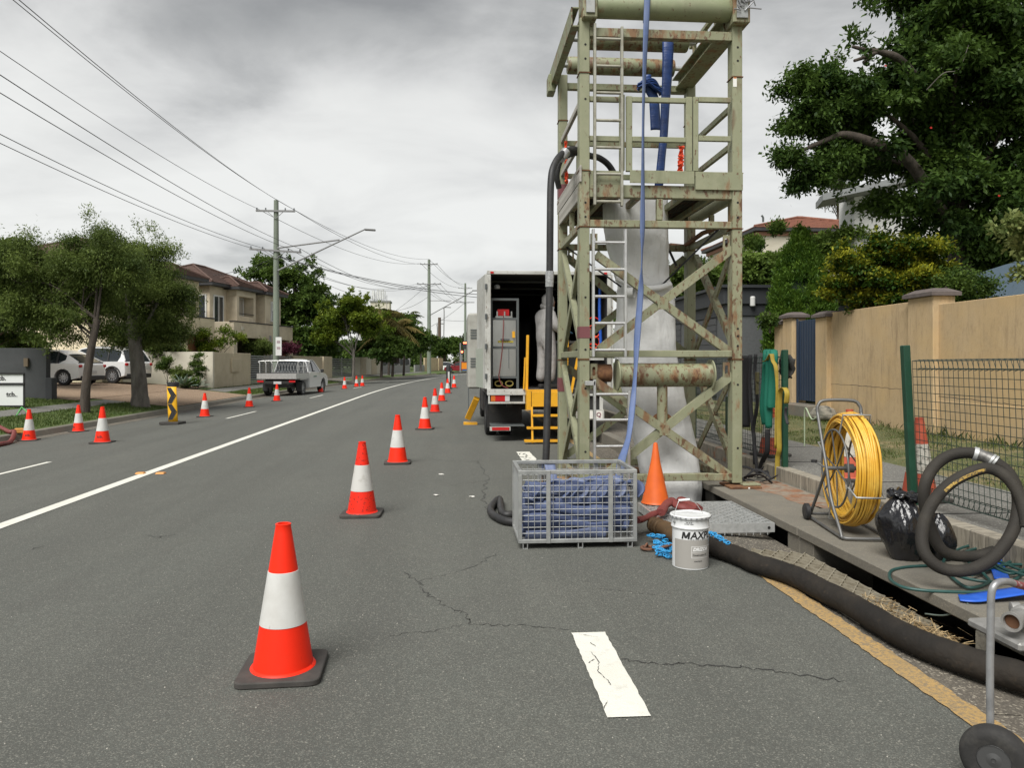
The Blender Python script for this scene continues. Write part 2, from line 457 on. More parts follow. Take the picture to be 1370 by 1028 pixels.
def pz(lst): return [PZ(x, y, 0) for x, y in lst]
crack('road_crack', pz([(542, 767), (563, 782), (572, 797), (596, 812), (622, 822), (627, 836)]), .007, .02, lift=.003, seed=1)
crack('road_crack', pz([(627, 836), (660, 837), (700, 838), (768, 845)]), .005, .016, lift=.003, seed=2)
crack('road_crack', pz([(622, 836), (580, 845), (520, 851)]), .003, .015, lift=.003, seed=3)
crack('road_crack', pz([(560, 778), (597, 770), (640, 756), (668, 738)]), .004, .02, lift=.003, seed=4)
crack('road_crack', pz([(830, 884), (880, 889), (930, 890), (990, 893), (1060, 903), (1130, 912)]), .008, .018, lift=.003, seed=5)
crack('road_crack', pz([(640, 615), (652, 640), (645, 665), (658, 690)]), .008, .04, lift=.003, seed=6)
crack('road_crack', pz([(580, 615), (620, 618), (680, 617), (720, 625)]), .007, .03, lift=.003, seed=7)
crack('road_crack', pz([(560, 648), (610, 650), (660, 642), (690, 640)]), .006, .03, lift=.003, seed=8)
crack('road_crack', pz([(800, 788), (840, 792), (880, 797)]), .003, .02, lift=.003, seed=9)
crack('road_crack', pz([(60, 731), (30, 738)]), .006, .02, lift=.003, seed=10)
crack('road_crack', pz([(190, 716), (215, 720), (232, 716)]), .005, .03, lift=.003, seed=11)
for k, l in enumerate([[(790, 875), (801, 887), (800, 900), (813, 913), (818, 920)], [(775, 851), (800, 855)], [(790, 862), (797, 868)], [(812, 940), (808, 952)], [(796, 885), (787, 890)]]):
    crack('paint_crack', pz(l), .0032, .004, lift=.009, sub=6, seed=20 + k)
for k in range(9):
    x = 1.02 + random.random() * .16; y = 11.1 + random.random() * .9
    crack('paint_crack', [Vector((x, y, 0)), Vector((x + random.uniform(-.1, .1), y + random.uniform(-.3, .3), 0))], .02, .02, lift=.009, sub=4, seed=40 + k)
# right-hand channel with the open pit
def gut(y0, y1): return struct(MB().grid([[Vector((2.1, y, 0)), Vector((2.3, y, -.012)), Vector((2.72, y, -.06))] for y in (y0, (y0 + y1) / 2, y1)]).build('gutter', GUTTER))
gut(-25, 2.95); gut(2.956, 7.28); gut(8.72, 60)
# pit under the lifted grate and below the kerb slabs
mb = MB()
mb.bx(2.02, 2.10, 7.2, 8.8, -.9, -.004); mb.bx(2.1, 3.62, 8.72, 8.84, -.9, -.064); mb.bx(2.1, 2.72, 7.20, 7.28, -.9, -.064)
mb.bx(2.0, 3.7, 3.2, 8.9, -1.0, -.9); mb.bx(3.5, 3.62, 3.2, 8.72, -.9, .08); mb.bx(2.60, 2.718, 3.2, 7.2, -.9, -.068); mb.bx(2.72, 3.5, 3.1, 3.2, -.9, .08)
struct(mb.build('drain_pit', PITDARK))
ks = thing('kerb_inlet', None, None, (2.72, 5.7, -.06)); ks['kind'] = 'structure'
MB().bx(2.70, 3.56, 3.62, 5.735, .075, .15).build('cover_slab', CONC, ks, bevel=.008)
MB().bx(2.70, 3.56, 5.75, 8.95, .075, .15).build('cover_slab', CONC, ks, bevel=.008)
MB().bx(2.72, 3.2, 5.52, 5.742, -.9, .073).build('support_block', CONC, ks, bevel=.006)
MB().bx(2.72, 3.2, 5.746, 5.96, -.9, .073).build('support_block', CONC, ks, bevel=.006)
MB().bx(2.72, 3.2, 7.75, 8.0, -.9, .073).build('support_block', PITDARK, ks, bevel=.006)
MB().bx(2.712, 3.56, 3.20, 3.74, -.9, .072).build('end_block', MOSSY, ks, bevel=.02)
MB().bx(2.712, 3.56, 1.6, 3.61, -.3, .145).build('end_block', MOSSY, ks, bevel=.03)
MB().bx(2.712, 3.56, -6, 1.59, -.3, .148).build('end_block', CONC, ks, bevel=.02)
mb = MB()
for k in range(26):
    y0 = 8.96 + k * 2.4
    MB().bx(2.72, 2.88, y0, y0 + 2.39, -.25, .15).build('kerb_stone', CONC, ks, bevel=.012)
struct(MB().bx(2.885, 3.56, 8.96, 70, -.1, .14).build('kerb_paving', GUTTER))
# rubble and rust-stained concrete behind the slabs is part of the slab; low ribbed edging wall
ew = thing('edging_wall', None, None, (3.6, 4, .15)); ew['kind'] = 'structure'
y = -6
while y < 30:
    MB().bx(3.565, 3.70, y + .004, y + .896, .0, .295).build('edging_block', RIBCONC, ew, bevel=.008)
    y += .9
def zr(x):
    if x < 3.7: return .28
    if x < 5: return .29
    return .29 + (x - 5) * .04
ribbon_strip('footpath', PATH, [(3.70, .285), (5.0, .29)], -12, 60, 3, curve=False)
ribbon_strip('right_verge', GRASSG, [(5.0, .285), (6, .33), (7.2, .37), (84, .5)], -20, 158, 3, curve=False)
struct(MB().grid([[Vector((x, y, z)) for x, z in ((3.7, .25), (84, .25))] for y in (-24, 158)]).build('right_subsoil', SOIL))
for i in range(9):   # footpath joints: thin dark strips set across the path
    y = 2.5 + i * 1.5
    struct(MB().bx(3.72, 4.99, y, y + .012, .280, .2925).build('footpath_joint', CRACK))
# grass blades
def blades(name, label, areas, n, h0, h1, wid, mat, seed, dens=None):
    rs = np.random.RandomState(seed)
    tot = sum((a[1] - a[0]) * (a[3] - a[2]) for a in areas); V = []; 
    P = []
    for (x0, x1, y0, y1, zf) in areas:
        k = int(n * (x1 - x0) * (y1 - y0) / tot)
        xs = rs.uniform(x0, x1, k); ys = rs.uniform(y0, y1, k)
        for x, y in zip(xs, ys):
            d = noise.noise(Vector((x * 1.3, y * 1.3, 3.3))) + .5 * noise.noise(Vector((x * 4, y * 4, 1)))
            if dens is not None and d < dens + rs.uniform(-.2, .2): continue
            P.append((x + (cv(y) if x < 0 else 0), y, zf(x), d))
    P = np.array(P); k = len(P)
    a = rs.uniform(0, 6.283, k); hh = rs.uniform(h0, h1, k) * (1 + .6 * np.clip(P[:, 3], -.6, 1)); le = rs.uniform(.1, .9, k) * hh
    ax = np.cos(a); ay = np.sin(a); b = P[:, :3]
    s = np.stack([-ay, ax, 0 * ax], 1) * wid
    tip = b + np.stack([ax * le, ay * le, hh], 1)
    mid = b + np.stack([ax * le * .4, ay * le * .4, hh * .6], 1)
    V = np.stack([b - s, b + s, mid + s * .7, tip, mid - s * .7], 1).reshape(-1, 3)
    F = np.arange(k * 5).reshape(-1, 5)
    tone = np.repeat(np.clip(rs.uniform(0, 1, k), 0, 1), 5)
    o = np_mesh(name, V, F, mat, None, tone)
    return tag(o, label, 'grass', kind='stuff')
BLADE = leafmat('grass_blade', (.05, .09, .018), (.15, .19, .06))
DRY = leafmat('dry_grass_blade', (.16, .17, .06), (.36, .30, .15))
blades('grass', 'short patchy green grass between the footpath and the tan wall', [(5.02, 7.18, 4, 17, zr)], 26000, .015, .045, .003, BLADE, 1, dens=-.02)
blades('dry_grass', 'straw coloured dry grass in the verge beside the tan wall', [(5.02, 7.18, 4, 17, zr)], 14000, .008, .028, .0028, DRY, 2)
blades('grass', 'tall weeds along the foot of the tan wall', [(6.95, 7.18, 4, 16, zr)], 900, .04, .13, .003, BLADE, 3, dens=.05)
blades('grass', 'green lawn strip behind the left kerb', [(-10.85, -9.4, 12, 25.4, zleft), (-13.2, -11.6, 15, 24.3, zleft), (-10.4, -9.4, 34.6, 56, zleft), (-11.5, -11.4, 34.6, 56, zleft)], 30000, .03, .07, .008, BLADE, 4)
# straw blown against the inlet
rs = np.random.RandomState(5); V = []
for k in range(900):
    t = rs.uniform(0, 1); y = 3.75 + t * .75 + rs.normal(0, .05); x = 2.60 + rs.normal(0, .05) - .05 * t; z = -.045 + abs(rs.normal(0, .022))
    a = rs.uniform(0, 6.28); l_ = rs.uniform(.015, .05); d = np.array([math.cos(a), math.sin(a), rs.uniform(-.3, .5)]) * l_; s = np.array([-math.sin(a), math.cos(a), .2]) * .0022
    p = np.array([x, y, z]); V += [p - s - d, p + s - d, p + s + d, p - s + d]
STRAW = leafmat('straw', (.20, .13, .06), (.55, .42, .24), .1)
tag(np_mesh('straw_litter', np.array(V), np.arange(len(V)).reshape(-1, 4), STRAW, None, np.repeat(rs.uniform(0, 1, 900), 4)), 'dry straw heaped in the gutter by the drain opening', 'straw', kind='stuff')
# bits on the road
WHITEL = M('litter_white', (.75, .73, .68), .5)
for k, (px, py, lb) in enumerate([(583, 664, 'small crumpled white scrap on the road right of the second cone'), (632, 666, 'flat white scrap on the road left of the crate'), (590, 636, 'tiny pale chip lying on the road beside the third cone')]):
    p = PZ(px, py); mb = MB(); 
    rnd = random.Random(k); pts = [Vector((math.cos(t) * .035 * rnd.uniform(.5, 1.2), math.sin(t) * .02 * rnd.uniform(.5, 1.3), .004 + rnd.uniform(0, .012))) + p for t in [i * math.pi / 4 for i in range(8)]]
    mb.prism(pts, (0, 0, .006)); tag(mb.build('litter', WHITEL), lb, 'litter')
# loose stones on the asphalt
rs = np.random.RandomState(8); mb = MB()
for k in range(420):
    D = 2.2 + 14 * rs.uniform() ** 1.6; px = rs.uniform(0, 1200); p = PD(px, 485, D); 
    if p.x > 2.05 or p.x < -3.9: continue
    s = rs.uniform(.0015, .0045); a = rs.uniform(0, 6.28)
    vv = [Vector((p.x + s * math.cos(a + i * 1.57) * rs.uniform(.7, 1.3), p.y + s * math.sin(a + i * 1.57), -.001)) for i in range(4)] + [Vector((p.x, p.y, s * 1.1))]
    mb.add(vv, [(0, 1, 4), (1, 2, 4), (2, 3, 4), (3, 0, 4)])
tag(mb.build('loose_grit', M('pale_grit', (.42, .40, .35), .8)), 'pale grit scattered over the asphalt', 'grit', kind='stuff')
# ================================================================== THE STEEL TOWER
RUST = (.11, .048, .022); RUST2 = (.21, .10, .042)
def green(name, base=(.255, .262, .165), rust=.60, streak=True):
    return M(name, base, .55, 0, var=[(2.2, (.215, .225, .14), .4, .7, .8), (9, (.33, .325, .225), .5, .8, .6),
        (7, (.14, .145, .08), .56, .78, .6, 6, (1, 1, .22)),
        (8, RUST2, rust, rust + .10, .85, 9, (1, 1, .35)), (26, RUST, rust + .02, rust + .08, .9, 9, (1, 1, .5)), (3.5, RUST, rust + .05, rust + .12, .6, 9, (1, 1, .3))],
        bump=[(70, .12, .002), (12, .15, .004)], rvar=(9, .42, .75))
GREEN = green('pale_green_steel'); GREENR = green('rusty_green_steel', (.25, .25, .155), .53)
GREEND = green('dull_green_steel', (.20, .215, .12), .55)
MAROON = M('maroon_paint', (.17, .055, .06), .6, var=[(9, RUST, .55, .7, .7)])
RUSTM = M('rusty_plate', RUST2, .85, var=[(10, RUST, .4, .6, .9), (25, (.08, .035, .02), .5, .7, .8)], bump=[(60, .4, .003)])
HOLE = M('bolt_hole_dark', (.012, .011, .01), .9)
STEELB = M('black_strap', (.018, .018, .02), .75, bump=[(300, .3, .001)])
ALU = M('aluminium', (.62, .62, .61), .38, .75, var=[(12, (.45, .45, .44), .4, .7, .7)], bump=[(40, .1, .001)])
GALV = M('galvanised_steel', (.36, .37, .36), .5, .55, var=[(14, (.27, .275, .27), .4, .65, .8), (3, (.44, .44, .42), .45, .7, .6), (7, (.22, .15, .10), .68, .78, .5)], rvar=(12, .4, .65))
TIMBER = M('grey_timber', (.42, .40, .36), .85, var=[(3, (.25, .23, .20), .4, .65, .8, 4, (1, .1, 8)), (8, (.18, .12, .08), .6, .75, .5)], bump=[(20, .3, .004, (1, .1, 4))])
YF, YR = 7.62, 9.30
X0, X1 = 1.27, 2.99            # outer faces
PWX, PWY = .105, .15
tower = thing('steel_tower', 'tall rusty pale green steel tower with rollers standing over the drain pit', 'tower', (2.13, 8.46, 0))
def zf(py, px=880): return PY(px, py, YF).z
SEC = [0.0, 1.49, 2.86, 3.44, 4.45, 5.02]
def post(xa, xb, ya, yb, z0=.02):
    zs = [z0] + SEC[1:]
    for i in range(len(zs) - 1):
        MB().bx(xa, xb, ya, yb, zs[i] + .004, zs[i + 1] - .004).build('post', GREENR if (i == 2 or (xa > 2 and ya < 8 and i == 1)) else GREEN, tower, bevel=.006)
        if i:
            MB().bx(xa - .008, xb + .008, ya - .008, yb + .008, zs[i] - .004, zs[i] + .004).build('joint_plate', RUSTM, tower)
post(X0, X0 + PWX, YF, YF + PWY, .0); post(X1 - PWX, X1, YF, YF + PWY, .19)
post(X0, X0 + PWX, YR - PWY, YR, .0); post(X1 - PWX, X1, YR - PWY, YR, .16)
for (xa, ya) in ((X0, YF), (X1 - PWX, YF), (X0, YR - PWY), (X1 - PWX, YR - PWY)):
    if xa < 2: MB().bx(xa - .003, xa + PWX + .003, ya - .003, ya + PWY + .003, (1.71 if ya < 8 else 1.1), (1.83 if ya < 8 else 1.27)).build('painted_band', MAROON, tower)
MB().bx(X0 - .003, X0 + .12, YR - PWY - .003, YR + .003, 3.50, 3.66).build('painted_band', MAROON, tower)
MB().bx(X1 - .17, X1 + .16, YF - .12, YF + .22, .151, .176).build('base_plate', RUSTM, tower, bevel=.004)
MB().bx(X1 - .02, X1 + .17, YF - .08, YF + .1, .177, .195).build('base_plate', GREENR, tower, bevel=.004)
MB().bx(X1 - .13, X1 + .14, YR - .2, YR + .08, .151, .165).build('base_plate', RUSTM, tower, bevel=.004)
# bolt holes (round, dark, on front faces)
mb = MB()
for x, ys in ((X0 + .06, (59, 78, 132, 271, 290, 398, 450, 468, 512, 520, 605)), (X1 - .05, (63, 81, 271, 291, 440, 450, 463, 515, 600))):
    for py in ys: 
        z = zf(py, 780 if x < 2 else 985); mb.cyl((x, YF - .002, z), (x, YF + .004, z), .012, n=10)
for py in (318, 332, 455, 470):
    z = PY(913, py, YR - PWY).z; mb.cyl((X1 - .05, YR - PWY - .002, z), (X1 - .05, YR - PWY + .004, z), .009, n=8)
tag(mb.build('bolt_holes', HOLE, tower), kind='stuff')
def fb(name, px0, px1, py0, py1, mat=GREEN, y=YF, t=.08, bev=.005):
    a = PY(px0, py0, y); b = PY(px1, py1, y)
    return MB().bx(a.x, b.x, y, y + t, b.z, a.z).build(name, mat, tower, bevel=bev)
# front face beams
xi0, xi1 = X0 + PWX + .001, X1 - PWX - .001
def fbeam(py0, py1, mat=GREEN, y=YF + .012, t=.08, name='beam', xa=xi0, xb=xi1):
    return MB().bx(xa, xb, y, y + t, PY(880, py1, y).z, PY(880, py0, y).z).build(name, mat, tower, bevel=.005)
fbeam(39, 51, GREENR); fbeam(248, 265, GREENR); fbeam(295, 304.5, GREENR); fbeam(469, 478, GREEN); fbeam(635, 644.5, GREENR, xb=xi1)
fb('deck_stud', 879, 887, 266, 294.5, GREENR, YF + .013, .06)
# decking: beams all round and an open grating seen from below
zd0, zd1 = zf(265), zf(248)
for (x, m_) in ((X0 + .02, GREENR), (X1 - .075, GREEN)):
    for z0, z1, nm in ((zd0, zd1, 'side_beam'), (zf(304.5), zf(295), 'side_beam'), (zf(478), zf(469), 'side_beam')):
        MB().bx(x, x + .055, YF + PWY + .001, YR - PWY - .001, z0, z1).build(nm, m_ if z0 > 1.6 else GREEN, tower, bevel=.005)
    MB().bx(x, x + .055, YF + PWY + .001, YR - PWY - .001, .17, .25).build('side_beam', GREENR, tower, bevel=.005)
    MB().bx(x, x + .05, 8.4, 8.46, zf(294.5), zf(266)).build('side_stud', GREENR, tower)
for z0, z1 in ((zd0, zd1), (zf(304.5), zf(295)), (zf(478), zf(469)), (4.86, 4.94), (.17, .25)):
    MB().bx(xi0, xi1, YR - .09, YR - .02, z0, z1).build('rear_beam', GREEND, tower, bevel=.005)
for x in (1.55, 1.92, 2.38, 2.70):
    MB().bx(x - .025, x + .025, YF + .1, YR - .1, zd0 + .015, zd0 + .075).build('deck_joist', GREEND, tower)
DECKM = M('dark_deck_grating', (.06, .06, .045), .8, .2, var=[(9, RUST, .5, .65, .8)])
mb = MB()
for k in range(27):
    y = YF + .12 + k * .055
    if 7.95 < y < 8.85:
        mb.bx(xi0, 1.80, y, y + .02, zd1 - .03, zd1 - .008); mb.bx(2.42, xi1, y, y + .02, zd1 - .03, zd1 - .008)
    else: mb.bx(xi0, xi1, y, y + .02, zd1 - .03, zd1 - .008)
for k in range(36):
    x = xi0 + .02 + k * .042
    if 1.8 < x < 2.42:
        mb.bx(x, x + .004, YF + .1, 7.95, zd1 - .034, zd1 - .01); mb.bx(x, x + .004, 8.85, YR - .1, zd1 - .034, zd1 - .01)
    else: mb.bx(x, x + .004, YF + .1, YR - .1, zd1 - .034, zd1 - .01)
tag(mb.build('deck_grating', DECKM, tower), kind='stuff')
for q_ in ((xi0, 1.78, YF + .1, YR - .1), (2.44, xi1, YF + .1, YR - .1), (1.781, 2.439, YF + .1, 7.93), (1.781, 2.439, 8.87, YR - .1)):
    MB().bx(q_[0], q_[1], q_[2], q_[3], zd1 - .007, zd1 - .001).build('deck_darkening_plate', DECKM, tower)  # solid dark plates added to keep the deck's underside dark
MB().bx(X0 - .004, X0 + .018, YF - .02, YR + .02, zd1 + .02, zd1 + .19).build('toe_board', TIMBER, tower, bevel=.003)
MB().bx(X0 - .002, X0 + .018, YF + PWY, YR - PWY, zd1 - .145, zd1 + .012).build('toe_board', TIMBER, tower, bevel=.003)
# toe boards on the front: fixed panel, gate panel, right panel
GATEM = GREEN
MB().bx(xi0, PY(831, 0, YF).x, YF + .02, YF + .03, zf(247.5), zf(229)).build('toe_panel', GREEN, tower, bevel=.002)
p0, p1 = PY(842, 247.5, YF).x, PY(928, 0, YF).x
gate = [(p0, p1)]
MB().bx(p0, p1, YF - .028, YF - .018, zf(246), zf(229)).build('gate_toe_panel', GREEN, tower, bevel=.002)
MB().bx(PY(930, 0, YF).x, X1, YF - .014, YF - .003, zf(253), zf(229)).build('toe_panel', GREEN, tower, bevel=.002)
def fm(name, px0, px1, py0, py1, y, t=.04, mat=GREEN):
    a = PY(px0, py0, y); b = PY(px1, py1, y)
    return MB().bx(a.x, b.x, y, y + t, b.z, a.z).build(name, mat, tower, bevel=.004)
# left guard rails
fm('guard_rail', 787, 828.8, 128, 136, YF + .02); fm('guard_rail', 787, 828.8, 181, 189, YF + .02); fm('guard_post', 829, 836, 126, 228, YF + .01)
# the gate
yg = YF - .016
fm('gate_rail', 846.2, 917.8, 129, 137.5, yg); fm('gate_rail', 846.2, 917.8, 182, 190.5, yg)
fm('gate_stile', 838, 846, 128, 229, yg); fm('gate_stile', 918, 926.3, 129, 229, yg)
fm('guard_post', 927.6, 934.6, 129, 229, YF - .01); fm('guard_rail', 935, 978, 129, 137, YF - .008); fm('guard_rail', 935, 978, 181, 189, YF - .008)
# side and rear guard rails
for z0, z1 in ((zf(136), zf(128)), (zf(189), zf(181))):
    MB().bx(X0 + .02, X0 + .055, YF + PWY + .001, YR - PWY - .001, z0, z1).build('guard_rail', TIMBER, tower, bevel=.003)
    MB().bx(X1 - .06, X1 - .02, YF + PWY + .001, YR - PWY - .001, z0, z1).build('guard_rail', GREEND, tower, bevel=.003)
    MB().bx(xi0, xi1, YR - .06, YR - .02, z0, z1).build('guard_rail', GREEND, tower, bevel=.003)
MB().bx(1.50, 1.55, YR - .07, YR - .03, zd1, 4.2).build('guard_post', GREEND, tower)
# top side channels, with flanges
for x, s in ((X0 - .085, 1), (X1 - .24, -1)):
    mb = MB()
    if s > 0:
        mb.bx(x, x + .012, YF + .02, YR + .12, 4.93, 5.13); mb.bx(x, x + .08, YF + .02, YR + .12, 5.118, 5.13); mb.bx(x, x + .08, YF + .02, YR + .12, 4.93, 4.942)
    else:
        mb.bx(x, x + .21, YF + PWY + .01, YR + .12, 4.90, 4.915); mb.bx(x + .10, x + .115, YF + PWY + .01, YR + .12, 4.915, 5.08); mb.bx(x + .02, x + .2, YF + PWY + .01, YR + .12, 5.08, 5.095)
    mb.build('top_channel', GREEND, tower)
for y in (8.0, 8.35, 8.75):
    MB().bx(X1 - .16, X1 - .12, y, y + .035, 5.096, 5.27).build('channel_stub', GREEND, tower)
MB().bx(X1 - .165, X1 - .115, YF + .3, 8.9, 5.27, 5.31).build('channel_rail', GREEND, tower)
# cap brackets with bearings at the front corners
for x0_, x1_ in ((X0 + .02, X0 + .17), (X1 - .13, X1 + .05)):
    MB().bx(x0_, x1_, YF - .09, YF + .2, 4.98, 5.34).build('roller_bracket', GREENR, tower, bevel=.01)
    MB().bx(x0_ + .03, x1_ - .03, YF - .11, YF - .092, 5.02, 5.30).build('bracket_plate', GALV, tower, bevel=.004)
MB().bx(X0 - .12, X0 - .03, YR - .05, YR + .16, 4.84, 5.06).build('roller_bracket', GREEND, tower, bevel=.01)
# rollers across
def roller(xa, xb, y, z, r, mat, fl=.0):
    mb = MB(); n = 28
    mb.lathe([(r * .93, 0), (r, .012), (r, abs(xb - xa) - .012), (r * .93, abs(xb - xa))], n, (xa, y, z), Matrix.Rotation(R(90), 3, 'Y'))
    o = mb.build('roller', mat, tower, smooth=50)
    MB().cyl((xa - .1, y, z), (xb + .1, y, z), .028, n=12).build('roller_shaft', GALV, tower, smooth=50)
    return o
ROLL = green('roller_green_steel', (.235, .26, .15), .60); ROLLR = green('rusty_roller_steel', (.225, .24, .135), .51)
roller(1.44, 2.86, YF + .04, 5.15, .115, ROLL)
roller(1.42, 2.66, 8.45, 5.15, .11, ROLLR)
roller(1.38, 2.72, YR - .10, 5.15, .105, ROLLR)
# white insulator-like clamps and tie wire on the right cap
mb = MB(); rnd = random.Random(3)
for k in range(16):
    a = Vector((X1 - .09 + rnd.uniform(-.08, .16), YF - .11, 5.22 + rnd.uniform(-.08, .12)))
    mb.tube([a, a + Vector((rnd.uniform(-.06, .09), -.02, rnd.uniform(-.07, .05))), a + Vector((rnd.uniform(-.08, .12), -.01, rnd.uniform(-.1, .02)))], .007, 5)
tag(mb.build('tie_wire', M('grey_tie_wire', (.25, .25, .26), .5, .3), tower), kind='stuff')
# X braces made of angle section
def brace(p0, p1, off, mat=GREENR, w_=.085, side='front'):
    p0 = Vector(p0); p1 = Vector(p1); d = (p1 - p0).normalized()
    nrm = Vector((0, -1, 0)) if side in ('front', 'rear') else Vector((-1, 0, 0))
    mb = MB(); mb.bar(p0, p1, .008 if False else w_, .009, nrm)
    sx = d.cross(nrm).normalized()
    o2 = sx * (w_ / 2 - .004) - nrm * .03
    mb.bar(p0 + o2, p1 + o2, .008, .055, nrm)
    mb.build('brace', mat, tower)
def fx(pa, pb, y, mat=GREENR): brace(PY(pa[0], pa[1], y), PY(pb[0], pb[1], y), 0, mat)
fx((797, 340), (981, 474), YF + .03); fx((980, 333), (802, 468), YF + .045)
fx((796, 510), (981, 640), YF + .03); fx((980, 502), (800, 645), YF + .045, GREEN)
def sx_(x, z00, z10, mat, flip=False):
    brace((x, YF + PWY, z00), (x, YR - PWY, z10), 0, mat, side='side')
for x, m_ in ((X0 + .03, GREEN), (X1 - .03, GREENR)):
    dxx = .012
    for lo, hi in ((1.58, 2.78), (.30, 1.40)):
        brace((x, YF + PWY, lo), (x, YR - PWY, hi), 0, m_, side='side', w_=.08); brace((x + dxx, YF + PWY, hi), (x + dxx, YR - PWY, lo), 0, m_, side='side', w_=.08)
for lo, hi in ((1.58, 2.78), (.30, 1.40)):
    brace((xi0, YR - .05, lo), (xi1, YR - .05, hi), 0, GREEND); brace((xi0, YR - .065, hi), (xi1, YR - .065, lo), 0, GREEND)
for x, z in ((1.0, 0),): pass
for px, py in ((887, 407), (889, 576)):
    a = PY(px, py, YF + .024); MB().box(a, (.11, .006, .11)).build('gusset', RUSTM if False else GREENR, tower)
# lifting lugs with slotted holes
def lug(x, y, z, w_=.075, h_=.16):
    mb = MB(); o = []; i_ = []
    for k in range(20):
        a = 2 * math.pi * k / 20; s_ = 1 if math.sin(a) > 0 else -1
        i_.append((math.cos(a) * .017, math.sin(a) * .017 + s_ * .03)); 
        o.append((max(-w_ / 2, min(w_ / 2, math.cos(a) * w_)), max(-h_ / 2, min(h_ / 2, math.sin(a) * h_))))
    V = [(x + p[0], y, z + p[1]) for p in o + i_] + [(x + p[0], y + .012, z + p[1]) for p in o + i_]
    F = []
    for k in range(20):
        j = (k + 1) % 20
        F += [(k, j, 20 + j, 20 + k), (40 + j, 40 + k, 60 + k, 60 + j), (j, k, 40 + k, 40 + j), (20 + k, 20 + j, 60 + j, 60 + k)]
    mb.add(V, F); return mb.build('lifting_lug', GREENR, tower)
lug(xi1 - .05, YF + .04, zf(324, 970)); lug(xi0 + .05, YF + .04, zf(322, 798)); lug(xi1 - .05, YF + .04, zf(495, 970)); lug(xi0 + .05, YF + .04, zf(497, 798))
lug(X0 + PWX + .05, YR - .1, 2.78)
# lower drum on its T stand
yd = YF + .10
xa, xb = PY(826, 0, yd).x, PY(950, 0, yd).x; zc_ = PY(885, 502, yd).z; rr = .125
mb = MB(); mb.lathe([(rr, 0), (rr, xb - xa)], 32, (xa, yd, zc_), Matrix.Rotation(R(90), 3, 'Y')); mb.build('drum', ROLLR, tower, smooth=50)
for x, dx_ in ((xa - .012, .014), (xb - .002, .014)):
    mb = MB(); mb.lathe([(.165, 0), (.165, dx_)], 32, (x, yd, zc_), Matrix.Rotation(R(90), 3, 'Y')); mb.build('drum_flange', GREEN, tower, smooth=50)
mb = MB(); mb.lathe([(.095, 0), (.095, .22)], 24, (xi0 + .03, yd + .05, zc_ + .02), Matrix.Rotation(R(90), 3, 'Y')); mb.build('drum_stub', RUSTM, tower, smooth=50)
MB().cyl((PY(886, 0, yd).x, yd, zf(575, 886)), (PY(886, 0, yd).x, yd, zc_ - .1), .055, n=18).build('drum_column', GREENR, tower, smooth=50)
mb = MB(); cxx = PY(887, 0, yd).x; zz = zf(570)
pts = [(cxx + .13 * math.cos(a), yd + .03, zz + .13 * math.sin(a)) for a in [math.pi * k / 14 for k in range(15)]]
mb.prism([Vector(p) for p in pts], (0, .012, 0)).build('arch_plate', RUSTM, tower)
# orange debris netting tied inside
NET = M('orange_webbing', (.8, .09, .03), .7, bump=[(60, .5, .01)])
def ruffle(name, pts, w_, mat, n=26, amp=.012, parent=None, seed=1):
    rnd = random.Random(seed); P = catmull(pts, max(2, n // max(1, len(pts) - 1))); mb = MB(); rows = []
    for i, p in enumerate(P):
        ww = w_ * rnd.uniform(.6, 1.25)
        rows.append([p + Vector((-ww / 2, rnd.uniform(-amp, amp), 0)), p + Vector((-ww / 6, rnd.uniform(-2 * amp, 2 * amp), rnd.uniform(-amp, amp))), p + Vector((ww / 6, rnd.uniform(-2 * amp, 2 * amp), rnd.uniform(-amp, amp))), p + Vector((ww / 2, rnd.uniform(-amp, amp), 0))])
    mb.grid(rows); o = mb.build(name, mat, parent); sm = o.modifiers.new('s', 'SOLIDIFY'); sm.thickness = .003; return o
a = PY(912, 195, YR - .2); b = PY(909, 240, YR - .2)
tag(ruffle('orange_webbing', [a, (a + b) / 2, b - Vector((0, 0, .05))], .07, NET, seed=2), 'bunched orange webbing hanging inside the top of the tower beside the right rear post', 'webbing')
a = PY(757, 188, YR - .35); b = PY(758, 245, YR - .35)
tag(ruffle('orange_webbing', [a + Vector((0, 0, .0)), (a * .4 + b * .6), b], .035, NET, seed=4), 'thin orange webbing tied at the left rear guard rail of the tower', 'webbing')
tag(MB().bar(PX(757, 115, X0 - .0 + .13), PX(757, 190, X0 + .13), .008, .008).build('thin_rope', M('blue_rope', (.1, .2, .35), .8)), 'thin blue cord hanging at the left rear of the tower', 'cord')
# small sticker on the right front post
st = MB(); z1_, z0_ = zf(102, 984), zf(116, 984); xs_ = PY(983.2, 0, YF).x
st.bx(xs_ - .02, xs_ + .02, YF - .0025, YF - .0005, z0_, z1_); sk = st.build('sticker', M('sticker_white', (.75, .74, .7), .5), tower)
MB().bx(xs_ - .016, xs_ + .016, YF - .004, YF - .0027, z1_ - .022, z1_ - .006).build('sticker_band', M('sticker_orange', (.7, .25, .08), .5), sk)
# steel cross member and timbers lying at the foot
tag(MB().bx(1.55, 2.75, 9.45, 9.55, .0, .10).build('steel_channel', RUSTM), 'rusty brown steel channel lying on the road behind the tower', 'steel beam')
for k, (x0_, x1_, y0_, y1_, lb) in enumerate([(1.0, 1.62, 8.9, 9.12, 'short brown timber bearer under the left rear post'), (1.12, 1.75, 7.45, 7.6, 'short brown timber lying behind the mesh crate')]):
    tag(MB().box(((x0_ + x1_) / 2, (y0_ + y1_) / 2, .03), (x1_ - x0_, y1_ - y0_, .055), Matrix.Rotation(.12 * (-1) ** k, 3, 'Z')).build('timber_bearer', M('raw_timber', (.30, .19, .10), .85, var=[(6, (.16, .09, .05), .45, .7, .8, 4, (1, 6, 6))]), bevel=.004), lb, 'timber', 'timber bearers under the tower')

